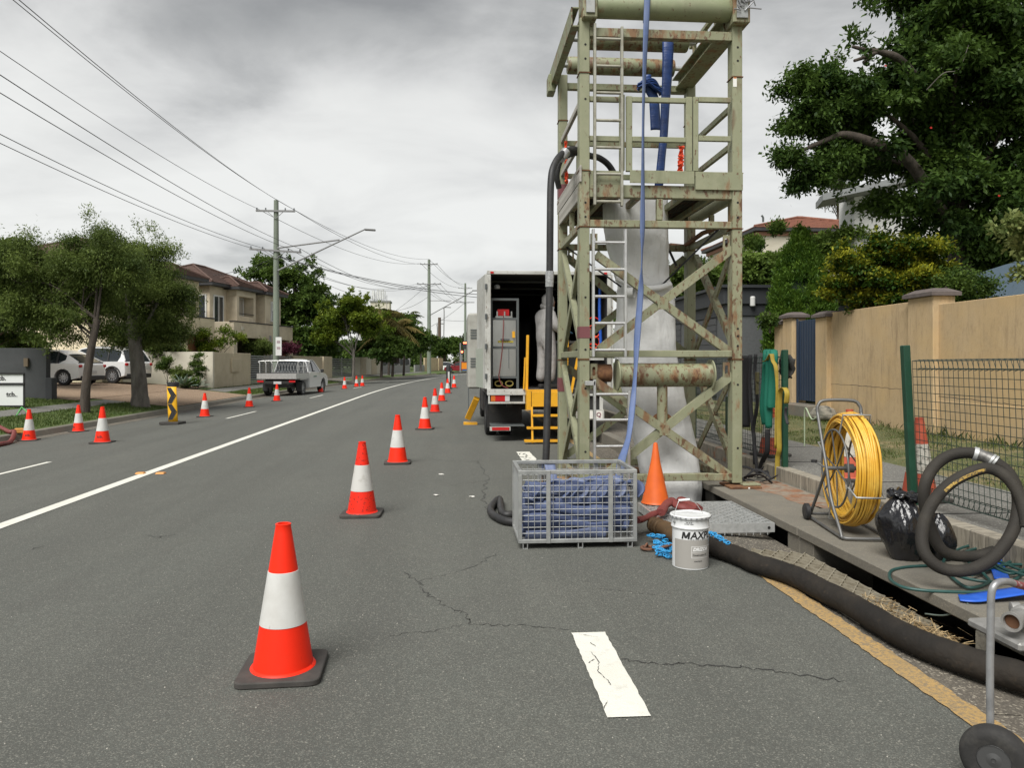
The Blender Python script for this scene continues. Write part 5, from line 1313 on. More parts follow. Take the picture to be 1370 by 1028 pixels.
rows.append([Vector((3.0, 4.78, .595))] * 41)
MB().grid(rows).build('bunched_neck', BAG, bag, smooth=80)
CLB = M('clear_silver_bag', (.30, .31, .33), .2, spec=.8, bump=[(14, .9, .04)])
MB().grid(bagmesh((3.22, 4.74, .152), .085, .09, .30, 8, 40, 24)).build('side_bag', BAG, bag, smooth=80)

# ================================================================== COILED SUCTION HOSE
OLDH = M('coiled_rubber_hose', (.028, .025, .021), .75, spec=.3, var=[(5, (.05, .044, .035), .42, .68, .8, 5), (30, (.20, .18, .12), .68, .76, .5, 6)], bump=[(120, .8, .004, (1, 1, 1)), (6, .3, .01)])
D0 = 4.42
PF0 = M('dull_coupling', (.20, .195, .185), .5, .6, var=[(30, (.09, .085, .08), .45, .65, .8)], bump=[(60, .5, .003)])
def hc(px, py, D): return PD(px, py, D)
Pc = [(1331, 738, 4.60), (1300, 745, 4.62), (1262, 738, 4.60), (1243, 700, 4.62), (1236, 660, 4.6), (1246, 630, 4.62), (1266, 612, 4.62), (1290, 606, 4.58), (1310, 609, 4.55), (1330, 618, 4.50), (1350, 634, 4.46), (1362, 662, 4.40), (1360, 695, 4.34), (1347, 725, 4.30), (1322, 752, 4.26), (1290, 764, 4.26), (1258, 760, 4.28), (1237, 740, 4.32), (1234, 710, 4.38), (1246, 676, 4.42), (1268, 650, 4.44), (1295, 634, 4.45), (1322, 627, 4.46), (1348, 640, 4.40), (1366, 668, 4.34), (1374, 705, 4.28)]
Pw = [hc(a, b, c_) for a, b, c_ in Pc]
coil = MB().tube(catmull(Pw, 6), .0345, 16).build('coiled_hose', OLDH, smooth=60); tag(coil, 'two loops of thick black rubber hose standing against the mesh fence', 'hose')
cl = catmull(Pw, 6)
i0 = 46
MB().tube(cl[i0:i0 + 9], [.037, .039, .039, .037, .036, .037, .039, .039, .037], 16).build('steel_coupling', PF0, coil, smooth=60)
for i in (i0, i0 + 1, i0 + 7, i0 + 8): 
    d = (cl[i + 1] - cl[i]).normalized(); MB().tube([cl[i] - d * .006, cl[i] + d * .006], .042, 16).build('hose_clamp', GALVB, coil, smooth=40)
rs = random.Random(2); mb = MB()
YPR = M('yellow_hose_print', (.50, .33, .08), .7, var=[(60, (.06, .05, .04), .48, .55, .9)])
seg = cl[118:131]; 
mb2 = MB(); rows = []
for i, p in enumerate(seg):
    t_ = (seg[min(i + 1, len(seg) - 1)] - seg[max(i - 1, 0)]).normalized(); tocam = (Vector((0, 0, H)) - p).normalized(); nrm = (tocam - t_ * tocam.dot(t_)).normalized(); s_ = t_.cross(nrm)
    rows.append([p + (nrm * math.cos(a) + s_ * math.sin(a)) * .0352 for a in (.1, .35, .6)])
mb2.grid(rows).build('yellow_print', YPR, coil, smooth=60)

# ================================================================== GREEN GARDEN HOSE
GH = M('teal_garden_hose', (.018, .065, .058), .45, var=[(10, (.03, .09, .08), .45, .7, .7)])
rnd = random.Random(21)
Pg = [(1292, 722, .15), (1330, 716, .15), (1370, 742, .15), (1360, 775, .15), (1300, 776, .15), (1240, 752, .155), (1222, 730, .16), (1228, 720, .17), (1236, 745, .16), (1290, 768, .16), (1352, 752, .165), (1365, 735, .17), (1300, 730, .17), (1262, 752, .16), (1290, 785, .16), (1322, 780, .16), (1316, 768, .17), (1290, 740, .17), (1360, 728, .17), (1390, 750, .17), (1350, 768, .17), (1310, 742, .18), (1370, 765, .17), (1395, 775, .17), (1340, 760, .18), (1320, 738, .18), (1350, 724, .18)]
gh = thing('garden_hose', 'tangled thin teal garden hose piled on the slab under the coiled hose', 'garden hose', (3.2, 4.3, .15))
mb = MB().tube(catmull([PZ(a, b, z + .008) for a, b, z in Pg], 8), .0095, 8).build('hose_coils', GH, gh, smooth=60)
Pl = [(1250, 757, .16), (1215, 759, .158), (1193, 764, .158), (1191, 775, .158), (1205, 785, .158), (1230, 790, .158), (1262, 792, .158), (1300, 793, .158), (1330, 791, .17)]
MB().tube(catmull([PZ(a, b, z) for a, b, z in Pl], 8), .0095, 8).build('hose_loop', GH, gh, smooth=60)
Pm = [(1300, 770, .18), (1340, 757, .18), (1380, 756, .18)]
MB().tube(catmull([PZ(a, b, z) for a, b, z in Pm], 8), .0095, 8).build('hose_loop', GH, gh, smooth=60)
tag(MB().tube(catmull([PZ(1295, 808, .155), PZ(1283, 818, .10), PZ(1262, 824, .05), PZ(1238, 822, .02)], 6), .005, 6).build('loose_rope', M('grey_green_cord', (.12, .15, .13), .7), smooth=60), 'thin grey cord drooping over the slab edge into the drain opening', 'cord')
BT = M('bright_blue_layflat', (.02, .10, .50), .42, var=[(8, (.035, .14, .6), .45, .7, .7)], bump=[(14, .4, .01)])
fl = thing('blue_flat_hose', 'bright blue flat hose end lying on the slab edge behind the trolley handle', 'layflat hose', PZ(1320, 796, .16))
ribbon('hose_flat', [PZ(1283, 800, .165), PZ(1300, 801, .168), PZ(1318, 798, .172), PZ(1345, 794, .185), PZ(1380, 789, .2), PZ(1430, 783, .2)], [.11, .12, .12, .12, .12, .12], [(.1, 1, 0)] * 6, BT, .006, 6, parent=fl)
ribbon('hose_flat', [PZ(1329, 745, .17), PZ(1335, 760, .172), PZ(1341, 776, .172)], [.08, .08, .08], [(1, .2, 0)] * 3, BT, .006, 6, parent=fl)
# pipe fittings on the kerb
PF = M('grey_cast_fitting', (.34, .335, .32), .55, .45, var=[(12, (.22, .215, .20), .42, .68, .8)], bump=[(50, .3, .003)])
pf = thing('pipe_fittings', 'grey metal pipe elbow and camlock fittings on the kerb at the right edge', 'pipe fitting', PD(1360, 850, 3.45) * 1)
c0 = PD(1353, 833, 3.42)
dirp = (VR * .8 + VF * .6).normalized(); mm = dirp.to_track_quat('Z', 'Y').to_matrix()
MB().lathe([(.034, .02), (.034, 0), (.045, 0), (.045, .02), (.039, .03), (.039, .12), (.05, .125), (.05, .15), (.04, .155), (.04, .3)], 28, c0, mm, capb=False).build('pipe_elbow', PF, pf, smooth=35)
MB().lathe([(.033, 0), (.033, .015)], 20, c0 + dirp * .02, mm).build('pipe_bore', M('rusty_bore', (.10, .045, .02), .9), pf)
c1 = PD(1352, 818, 3.62); dq = (VR * .9 - VF * .3 + Vector((0, 0, .1))).normalized(); mq = dq.to_track_quat('Z', 'Y').to_matrix()
MB().lathe([(.03, 0), (.042, .005), (.042, .04), (.03, .05), (.03, .1), (.044, .105), (.044, .2)], 22, c1, mq).build('camlock', PF, pf, smooth=35)
MB().bx(c0.x + .0, c0.x + .4, c0.y - .05, c0.y + .3, .148, .190).build('fitting_plate', PF, pf, bevel=.01)
# ================================================================== TROLLEY at the right edge
tr = thing('hand_trolley', 'grey tubular trolley with a pneumatic wheel at the bottom right corner', 'trolley', (1.85, 2.42, 0))
wc = PD(1331, 1010, 2.56); wc.z = .107
wdir = (VR * .62 + VF * .78).normalized(); wm = wdir.to_track_quat('Z', 'Y').to_matrix()
TY = M('trolley_tyre', (.022, .021, .020), .8, var=[(20, (.05, .047, .042), .5, .7, .7)], bump=[(70, .4, .003)])
prof = [(.052, -.034), (.075, -.038), (.094, -.034), (.104, -.020), (.107, 0), (.104, .020), (.094, .034), (.075, .038), (.052, .034)]
MB().lathe(prof, 40, wc, wm, capb=False, capt=False).build('tyre', TY, tr, smooth=60)
MB().lathe([(.054, -.030), (.050, -.033), (.046, -.010), (.024, -.006), (.024, -.030), (.008, -.034), (.008, .028), (.024, .02), (.046, .012), (.054, .030)], 32, wc, wm).build('rim', M('rim_grey', (.10, .10, .10), .45, .5), tr, smooth=35)
w2 = wc + VR * .46 + VF * .10
MB().lathe(prof, 40, w2, wm, capb=False, capt=False).build('tyre', TY, tr, smooth=60)
MB().lathe([(.064, -.028), (.054, -.014), (.02, -.01), (.02, .01), (.054, .014), (.064, .028)], 32, w2, wm).build('rim', M('rim_grey_dull', (.10, .10, .10), .45, .5), tr, smooth=35)
MB().tube([wc - wdir * .02, w2 + wdir * .02], .012, 10).build('axle', TUB, tr, smooth=60)
GT = M('worn_grey_tube', (.36, .365, .37), .42, .5, var=[(14, (.24, .24, .245), .45, .68, .8)])
Dh = 2.62
Ph = [PD(1325, 985, Dh), PD(1324.5, 900, Dh), PD(1325.5, 830, Dh), PD(1326, 800, Dh), PD(1329, 786, Dh), PD(1337, 779.5, Dh + .01), PD(1350, 779, Dh + .04), PD(1362, 783, Dh + .07), PD(1400, 792, Dh + .16), PD(1480, 800, Dh + .3)]
Pv = [Vector((Ph[0].x, Ph[0].y, .12))] + Ph
MB().tube(catmull(Pv, 6), .0125, 14).build('handle_tube', GT, tr, smooth=60)
MB().tube([PD(1356, 781, Dh + .055), PD(1362, 783, Dh + .07), PD(1400, 792, Dh + .16)], .0135, 14).build('handle_band', M('worn_red_paint', (.20, .05, .05), .6, var=[(40, (.4, .38, .37), .5, .6, .8)]), tr, smooth=60)

# ================================================================== TAN WALL, PILLARS, GATE
TAN_ = M('tan_render', (.50, .37, .215), .92, var=[(3, (.41, .30, .17), .4, .7, .75, 5, (1, 1, .35)), (9, (.20, .14, .085), .55, .75, .7, 8, (1, 1, .10)), (28, (.30, .21, .12), .5, .7, .5, 6, (1, 1, .25)), (1.2, (.53, .37, .18), .45, .65, .6)], bump=[(55, .45, .008, (1, 1, .4)), (140, .3, .003)])
CAP = M('grey_brown_cap', (.12, .098, .09), .8, var=[(8, (.08, .065, .06), .45, .7, .8)])
wall = thing('tan_wall', 'long tan rendered boundary wall behind the right footpath', 'wall', (7.3, 10, .3))
WX = 7.2
def ylx(px): return PX(px, 485, WX).y
yA, yB, yC = ylx(1112), ylx(1222), ylx(1256)
yG0, yG1 = ylx(1064), ylx(1096)
MB().bx(WX, WX + .2, yB, yA, .2, 2.42).build('wall_panel', TAN_, wall, bevel=.006)
MB().bx(WX, WX + .2, 4.0, yC, .2, 2.33).build('wall_panel', TAN_, wall, bevel=.006)
MB().bx(WX - .003, WX + .2, -6, 3.98, .2, 2.33).build('wall_panel', TAN_, wall, bevel=.006)
def pillar(y0, y1, z, x0=WX - .09, capz=.09):
    p_ = MB().bx(x0, WX + .26, y0, y1, .2, z).build('pillar', TAN_, wall, bevel=.008)
    mb = MB(); a, b = .06, .02
    mb.add([(x0 - a, y0 - a, z), (WX + .26 + a, y0 - a, z), (WX + .26 + a, y1 + a, z), (x0 - a, y1 + a, z), (x0 - a, y0 - a, z + .055), (WX + .26 + a, y0 - a, z + .055), (WX + .26 + a, y1 + a, z + .055), (x0 - a, y1 + a, z + .055),
            (x0 + .06, y0 + .08, z + capz + .03), (WX + .2, y0 + .08, z + capz + .03), (WX + .2, y1 - .08, z + capz + .03), (x0 + .06, y1 - .08, z + capz + .03)],
           [(3, 2, 1, 0), (0, 1, 5, 4), (1, 2, 6, 5), (2, 3, 7, 6), (3, 0, 4, 7), (4, 5, 9, 8), (5, 6, 10, 9), (6, 7, 11, 10), (7, 4, 8, 11), (8, 9, 10, 11)])
    mb.build('pillar_cap', CAP, p_)
pillar(yC, yB, 2.46); pillar(yA, yG1 - .02, 2.34); pillar(ylx(1062.5), ylx(1050), 2.42, x0=WX - .05); pillar(ylx(1047), ylx(1036), 2.3, x0=WX)
MB().bx(WX + .05, WX + .2, ylx(1050), ylx(1047), .2, 2.2).build('wall_panel', TAN_, wall)
# cracks in the render: thin dark strips laid on its face
def wcrack(pts, w_=.006, seed=0):
    rnd = random.Random(seed); mb = MB(); P = []
    for a, b in zip(pts, pts[1:]):
        a = PX(a[0], a[1], WX - .001); b = PX(b[0], b[1], WX - .001)
        for k in range(8): P.append(a.lerp(b, k / 8) + Vector((0, 0, rnd.uniform(-.008, .008))))
    P.append(PX(*pts[-1], WX - .001)); mb.grid([[p + Vector((0, 0, -w_ * rnd.uniform(.3, 1))), p + Vector((0, 0, w_ * rnd.uniform(.3, 1)))] for p in P])
    mb.build('render_crack', CRACK, wall)
wcrack([(1112, 514), (1150, 516), (1180, 519), (1207, 521)], .005, 1); wcrack([(1242, 530), (1270, 532), (1300, 535), (1340, 540), (1372, 543)], .006, 2)
MB().bx(WX - .012, WX - .001, 4.5, ylx(1243), .32, PX(1300, 540, WX).z).build('render_patch', TAN_, wall, bevel=.004)
gt = thing('navy_gate', 'tall navy blue ribbed metal gate between tan pillars', 'gate', (WX + .1, (yG0 + yG1) / 2, .66))
NAV = M('navy_sheet', (.022, .038, .068), .5, var=[(6, (.03, .048, .08), .45, .7, .6)])
n = 9
for i in range(n):
    a = yG1 + (yG0 - yG1) * i / n; b = yG1 + (yG0 - yG1) * (i + 1) / n
    MB().bx(WX + .06, WX + .085, a + .008, b - .03, .66, 2.34).build('gate_board', NAV, gt, bevel=.004)
    MB().bx(WX + .10, WX + .115, b - .045, b + .015, .66, 2.34).build('gate_board', NAV, gt)
MB().bx(WX + .02, WX + .05, yG0 - .05, yG0 + .0, .6, 2.38).build('gate_frame', NAV, gt)
tag(MB().bx(WX - .28, WX + .2, yG1 - .05, yG0 + .1, .25, .60).build('gate_step', CONC, bevel=.02), 'low concrete step at the foot of the navy gate', 'step')
tag(MB().lathe([(.22, 0), (.26, .08), (.2, .2), (.08, .26)], 9, (6.9, 13.6, .38)).build('rock', MOSSY, bevel=.03), 'grey rock on the grass at the foot of the wall by the gate', 'rock')
# garage beyond
CH = M('charcoal_paint', (.028, .031, .034), .7); GB = M('grey_painted_brick', (.105, .11, .112), .85, var=[(14, (.085, .09, .09), .4, .7, .7)], bump=[(6, .6, .01, (1, 1, 3))])
gg = thing('charcoal_garage', 'dark charcoal garage with grey brick wall and roller doors beyond the tower', 'garage', (9, 24, .4))
gy0 = PX(972, 485, 7.4).y; gy1 = gy0 + 9.5
MB().bx(7.42, 14, gy0, gy1, .3, 2.75).build('brick_wall', GB, gg)
MB().bx(7.30, 14.1, gy0 - .1, gy1 + .1, 3.05, 3.5).build('fascia', CH, gg, bevel=.02); MB().bx(7.38, 14.05, gy0 - .04, gy1 + .04, 2.751, 3.049).build('upper_wall', CH, gg)
MB().bx(7.22, 14.2, gy0 - .18, gy1 + .18, 3.5, 3.58).build('gutter', CH, gg)
for k, (a, b) in enumerate(((gy0 + .8, gy0 + 3.4), (gy0 + 4.2, gy0 + 6.8))):
    for j in range(12):
        MB().bx(7.375, 7.41, a, b, .5 + j * .185, .5 + j * .185 + .17).build('door_slat', M('roller_slat', (.06, .062, .065), .6) if j == 0 and k == 0 else bpy.data.materials['roller_slat'], gg)
lp = thing('wall_light', 'small white wall light on the charcoal garage', 'wall light', PY(1007, 404, gy0 - .06))
MB().lathe([(.06, -.12), (.07, -.1), (.07, .12), (.05, .15)], 12, PY(1007, 404, gy0 - .12)).build('lamp_shade', M('lamp_white', (.65, .65, .62), .5), lp)
# ================================================================== TRUCK
TW = M('truck_white', (.50, .50, .47), .5, var=[(1.6, (.36, .355, .32), .42, .65, .9), (6, (.17, .15, .12), .56, .72, .8, 8, (1, 1, .5)), (14, RUST, .62, .68, .8, 8)])
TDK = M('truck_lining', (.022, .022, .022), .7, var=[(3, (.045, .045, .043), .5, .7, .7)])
TCH = M('truck_chassis', (.02, .019, .018), .8, var=[(5, (.05, .042, .035), .5, .7, .7)])
YL_ = M('safety_yellow', (.72, .36, .015), .5, var=[(7, (.50, .24, .02), .5, .72, .6), (16, (.08, .05, .03), .70, .76, .7, 6)])
SS = M('stainless_panel', (.55, .55, .53), .28, .85, var=[(3, (.42, .42, .41), .4, .7, .8, 4, (1, 1, .3))], bump=[(6, .15, .01)])
GF = M('grey_rack_frame', (.09, .10, .10), .6)
GLS = M('dark_glass', (.02, .025, .028), .08, spec=.8)
TYRE = M('tyre_rubber', (.018, .018, .018), .8)
REDLENS = M('red_lens', (.45, .01, .012), .3); AMB = M('amber_lens', (.55, .14, .02), .3); CLR = M('clear_lens', (.5, .5, .5), .3)
truck = thing('service_truck', 'white box truck with its rear open showing a stainless cabinet and yellow rear steps', 'truck', (1.73, 16, 0))
bx0, bx1, by0, by1, bz0, bz1 = .57, 2.88, 13.72, 19.4, .96, 3.14
def tb(nm, x0, x1, y0, y1, z0, z1, m=TW, p=truck, bevel=None): return MB().bx(x0, x1, y0, y1, z0, z1).build(nm, m, p, bevel=bevel)
tb('side_wall', bx0, bx0 + .04, by0 + .06, by1, bz0, bz1 - .05); tb('side_wall', bx1 - .04, bx1, by0 + .06, by1, bz0, bz1 - .05)
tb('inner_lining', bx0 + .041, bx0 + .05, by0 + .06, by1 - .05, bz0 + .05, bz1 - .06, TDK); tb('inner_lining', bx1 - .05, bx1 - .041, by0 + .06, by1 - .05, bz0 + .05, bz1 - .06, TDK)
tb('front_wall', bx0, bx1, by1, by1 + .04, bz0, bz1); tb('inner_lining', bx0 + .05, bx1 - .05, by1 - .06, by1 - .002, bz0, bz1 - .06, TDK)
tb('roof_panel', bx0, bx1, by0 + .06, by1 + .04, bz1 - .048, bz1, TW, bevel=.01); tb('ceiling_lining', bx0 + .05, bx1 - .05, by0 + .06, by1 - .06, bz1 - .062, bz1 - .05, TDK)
tb('floor_deck', bx0, bx1, by0, by1, bz0 - .1, bz0, M('truck_floor', (.07, .065, .06), .8))
for x in (bx0, bx1 - .07): tb('rear_post', x, x + .07, by0, by0 + .058, bz0, bz1 - .06, TW, bevel=.008)
tb('rear_header', bx0, bx1, by0, by0 + .058, bz1 - .058, bz1 + .01, TW, bevel=.008)
tb('rear_sill', bx0, 1.30, by0 - .03, by0 - .002, bz0 - .1, bz0 + .01, TW)
for x in (bx0 + .06, bx1 - .14): tb('marker_lamp', x, x + .06, by0 - .02, by0 - .001, bz1 - .045, bz1 - .01, REDLENS)
for y in (14.8, 16.2, 17.6): tb('roof_batten', bx0 + .06, bx1 - .06, y, y + .05, bz1 - .10, bz1 - .065, GF)
lampc = MB().lathe([(.05, 0), (.06, .05), (.03, .08)], 12, (.78, 14.2, 2.86)); lampc.build('work_lamp', CLR, truck)
# left rear door folded back along the side, hinges
mb = MB(); a = Vector((bx0 - .01, by0 + .03, 0)); b = Vector((.44, 14.95, 0)); 
mb.bar(Vector((a.x, a.y, 2.03)), Vector((b.x, b.y, 2.03)), .045, 2.12); mb.build('rear_door', TW, truck, bevel=.006)
mb = MB(); mb.bar(Vector((a.x - .04, a.y + .3, 1.35)), Vector((b.x - .03, b.y, 1.35)), .03, .75); mb.build('door_panel', M('pale_green_grey', (.36, .39, .33), .6, var=[(6, (.2, .2, .17), .6, .75, .7)]), truck)
for z in (1.2, 1.75, 2.3, 2.85): MB().cyl((bx0 - .02, by0 - .01, z - .05), (bx0 - .02, by0 - .01, z + .05), .022, n=8).build('hinge', GF, truck)
MB().bar(Vector((bx1 + .02, by0 + .03, 2.03)), Vector((bx1 + .10, 14.9, 2.03)), .045, 2.12).build('rear_door', TW, truck)
# generator / cooling unit on the side with louvres
un = tb('side_unit', .27, .56, 17.0, 18.9, .86, 2.58, M('unit_beige_grey', (.34, .335, .30), .6, var=[(5, (.25, .24, .21), .45, .7, .7)]), bevel=.04)
for z in (1.35, 2.0):
    for k in range(4): MB().bx(.33, .47, 16.985, 16.998, z + k * .06, z + k * .06 + .03).build('louvre', GF, un)
# cabinet
cab_ = tb('cabinet_frame', .64, .68, 13.95, 14.0, bz0, 2.62, GF)
tb('cabinet_frame', 1.13, 1.175, 13.95, 14.0, bz0, 2.62, GF); tb('cabinet_frame', .64, 1.175, 13.95, 14.55, 2.62, 2.66, GF)
for z in (1.16, 1.72, 2.26): tb('cabinet_shelf', .68, 1.13, 13.95, 14.55, z, z + .035, GF)
tb('cabinet_door', .69, 1.12, 13.96, 13.975, 1.20, 1.715, SS); tb('cabinet_door', .69, 1.12, 13.96, 13.975, 1.76, 2.255, SS)
tb('cabinet_back', .64, 1.17, 14.54, 14.56, bz0, 2.62, TDK); tb('cabinet_side', 1.165, 1.18, 14.0, 14.55, bz0, 2.62, GF)
tb('warning_strip', .78, 1.07, 13.950, 13.959, 1.83, 1.865, M('yellow_black', (.55, .45, .02), .5, var=[(60, (.03, .03, .03), .48, .52, .9)])); tb('door_handle', .83, 1.0, 13.93, 13.955, 1.87, 1.90, GF)
tb('control_box', 1.05, 1.10, 13.92, 13.955, 1.92, 2.04, YL_); tb('conduit', .98, .99, 13.94, 13.955, 1.35, 1.75, GF)
tb('pump_body', .78, 1.0, 14.05, 14.3, 2.34, 2.46, REDLENS); tb('pump_bracket', .74, 1.06, 14.02, 14.04, 2.30, 2.33, SS)
for x in (.76, .90, 1.03): tb('pump_bracket', x, x + .025, 14.02, 14.05, 2.33, 2.42, SS)
for k, x in enumerate((.80, 1.00)): MB().tube([Vector((x + .07 * math.cos(t_), 14.0, 1.06 + .05 * math.sin(t_))) for t_ in [2 * math.pi * i / 16 for i in range(16)]], .014, 6, closed=True).build('coiled_lead', M('lead_dull_yellow%d' % k, (.25, .20, .05), .7), truck, smooth=60)
MB().tube(catmull([Vector((.89, 13.98, 2.33)), Vector((.885, 13.92, 2.1)), Vector((.86, 13.90, 1.7)), Vector((.82, 13.90, 1.35)), Vector((.80, 13.9, 1.18)), Vector((.86, 13.88, 1.03)), Vector((.97, 13.88, .98))], 8), .0095, 8).build('red_air_hose', REDL, truck, smooth=60)
# dark things further in and on the right
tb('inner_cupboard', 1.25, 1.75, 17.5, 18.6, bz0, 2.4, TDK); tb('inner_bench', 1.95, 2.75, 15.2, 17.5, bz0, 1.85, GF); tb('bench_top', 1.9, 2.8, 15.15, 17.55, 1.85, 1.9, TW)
for k, (z, m_) in enumerate(((2.35, ORANGED), (2.2, NET), (2.0, NET), (1.85, ORANGE))):
    MB().tube([Vector((2.62 + .12 * math.cos(t_), 14.1 + .02 * k, z - .15 + .12 * math.sin(t_))) for t_ in [2 * math.pi * i / 20 for i in range(20)]], .012, 6, closed=True).build('red_hose_coil', m_, truck, smooth=60)
MB().tube(catmull([Vector((2.74, 14.1, 2.9)), Vector((2.73, 14.08, 2.4)), Vector((2.76, 14.1, 1.8))], 6), .03, 8).build('blue_hose', BT, truck, smooth=60)
for k, (x_, z_, w_, h_, m_) in enumerate(((2.0, 1.9, .3, .25, YL_), (2.35, 1.9, .25, .35, TW), (1.28, .97, .3, .35, GF), (1.45, 1.32, .22, .2, REDLENS), (2.0, 2.5, .5, .3, GF), (1.2, 2.45, .4, .3, GF))):
    tb('stowed_box', x_, x_ + w_, 16.2, 16.6, z_, z_ + h_, m_)
tb('shelf_edge', 2.45, 2.8, 14.0, 14.6, 1.50, 1.56, TW)
for k, (x_, z_, w_, h_, m_) in enumerate(((2.0, 1.9, .3, .25, YL_), (2.35, 1.9, .25, .35, TW), (1.28, .97, .3, .35, GF), (1.45, 1.32, .22, .2, REDLENS), (2.0, 2.5, .5, .3, GF), (1.2, 2.45, .4, .3, GF))):
    tb('stowed_box', x_, x_ + w_, 16.2, 16.6, z_, z_ + h_, m_)
tb('shelf_edge', 2.45, 2.8, 14.0, 14.6, 1.0, 1.06, TW)
# chassis, wheels, tail
tb('chassis_rail', .95, 1.05, 13.9, 20.8, .62, .84, TCH); tb('chassis_rail', 2.4, 2.5, 13.9, 20.8, .62, .84, TCH)
tb('underbody', bx0 + .1, bx1 - .1, 14.3, 19.2, .55, .855, TCH)
fr_ = tb('tail_frame', bx0 + .02, 1.27, by0 - .02, by0 + .02, .70, .735, TW)
for x in (bx0 + .02, 1.235): tb('tail_frame', x, x + .03, by0 - .02, by0 + .02, .735, .858, TW)
tb('tail_recess', bx0 + .05, 1.235, by0 + .03, by0 + .25, .735, .858, TCH)
for x0_, x1_, m_ in ((.64, .72, AMB), (.72, .90, REDLENS), (.90, .985, CLR)): tb('tail_light', x0_, x1_, by0 - .015, by0 + .028, .745, .85, m_)
tb('toolbox_shelf', .64, 1.26, by0, by0 + .55, .28, .30, GF); tb('toolbox_back', .64, 1.26, by0 + .55, by0 + .58, .2, .69, TCH)
tb('rear_bumper', .62, 1.0, by0 - .01, by0 + .04, .20, .275, TW); tb('bumper_stripe', .66, .98, by0 - .016, by0 - .011, .21, .265, REDLENS)
tb('mud_flap', .60, 1.0, 14.4, 14.42, .2, .62, TCH)
# right tail frame with the plate
tb('tail_frame', 2.02, 2.72, by0 - .02, by0 + .02, .84, .875, TW); tb('tail_frame', 2.02, 2.72, by0 - .02, by0 + .02, .42, .55, TW)
for x in (2.02, 2.66): tb('tail_frame', x, x + .06, by0 - .02, by0 + .02, .55, .84, TW)
tb('tail_recess', 2.08, 2.66, by0 + .03, by0 + .3, .45, .84, TCH); tb('tail_light', 2.1, 2.3, by0 - .015, by0 + .028, .62, .75, REDLENS)
pl_ = tb('number_plate', 2.33, 2.70, by0 - .09, by0 - .08, .42, .56, WHITEL)
text('EQ', .11, M('plate_maroon', (.16, .02, .05), .5), pl_, loc=(2.60, by0 - .093, .49), rot=(R(90), 0, 0), bold=.002, local=False)
tb('plate_bracket', 2.3, 2.73, by0 - .078, by0 - .021, .40, .58, TW)
def wheel(parent, c, r_, w_, axis=Vector((1, 0, 0)), rimm=None, nm='wheel'):
    m_ = axis.to_track_quat('Z', 'Y').to_matrix(); h = w_ / 2
    t_ = MB().lathe([(r_ * .6, -h * .9), (r_ * .85, -h), (r_ * .97, -h * .85), (r_, -h * .5), (r_, h * .5), (r_ * .97, h * .85), (r_ * .85, h), (r_ * .6, h * .9)], 28, c, m_, capb=False, capt=False).build(nm, TYRE, parent, smooth=50)
    MB().lathe([(r_ * .62, -h * .88), (r_ * .56, -h * .7), (r_ * .5, -h * .55), (r_ * .18, -h * .6), (.03, -h * .65), (.03, h * .65), (r_ * .18, h * .6), (r_ * .5, h * .55), (r_ * .56, h * .7), (r_ * .62, h * .88)], 20, c, m_, capb=False, capt=False).build('rim', rimm or SS, t_, smooth=40)
    return t_
for x in (.70, .98, 2.42, 2.62): wheel(truck, Vector((x, 15.1, .42)), .42, .24)
for x in (.78, 2.58): wheel(truck, Vector((x, 20.2, .42)), .42, .26)
tb('cab_body', .75, 2.70, 19.6, 21.3, .6, 2.3, TW, bevel=.12); tb('cab_window', .74, 2.71, 20.1, 21.0, 1.55, 2.1, GLS)
tb('side_step', .56, .75, 15.8, 16.9, .45, .86, TCH)
# yellow rear platform, steps and handrails
tb('platform', 1.27, 2.0, by0 - .32, by0 - .035, bz0 - .03, bz0 + .0, YL_); tb('platform_face', 1.36, 2.0, by0 - .335, by0 - .322, .66, .93, YL_, bevel=.004); tb('platform_end', 1.27, 1.35, by0 - .32, by0 - .1, .60, .929, YL_)
for k, (z, y) in enumerate(((.485, by0 - .42), (.265, by0 - .45), (.035, by0 - .48))):
    tb('step_tread', 1.36 - (.14 if k == 2 else (.09 if k == 1 else 0)), 2.0, y, y + .16, z, z + .035, YL_)
MB().bar((1.36, by0 - .46, .02), (1.36, by0 - .34, .66), .035, .02, (0, 1, 0)).build('step_stringer', YL_, truck); MB().bar((1.98, by0 - .46, .02), (1.98, by0 - .34, .66), .035, .02, (0, 1, 0)).build('step_stringer', YL_, truck)
for x, z1 in ((1.295, 1.96), (2.03, 1.9)):
    MB().bar((x, by0 - .05, bz0), (x + .02, by0 - .05, z1), .05, .035, (0, 1, 0)).build('handrail', YL_, truck, bevel=.006)
MB().bar((1.24, by0 - .05, bz0), (1.265, by0 - .05, 1.55), .025, .02, (0, 1, 0)).build('handrail', YL_, truck)
MB().bar((2.12, by0 - .05, .9), (2.26, by0 - .05, 1.65), .045, .03, (0, 1, 0)).build('handrail', YL_, truck)
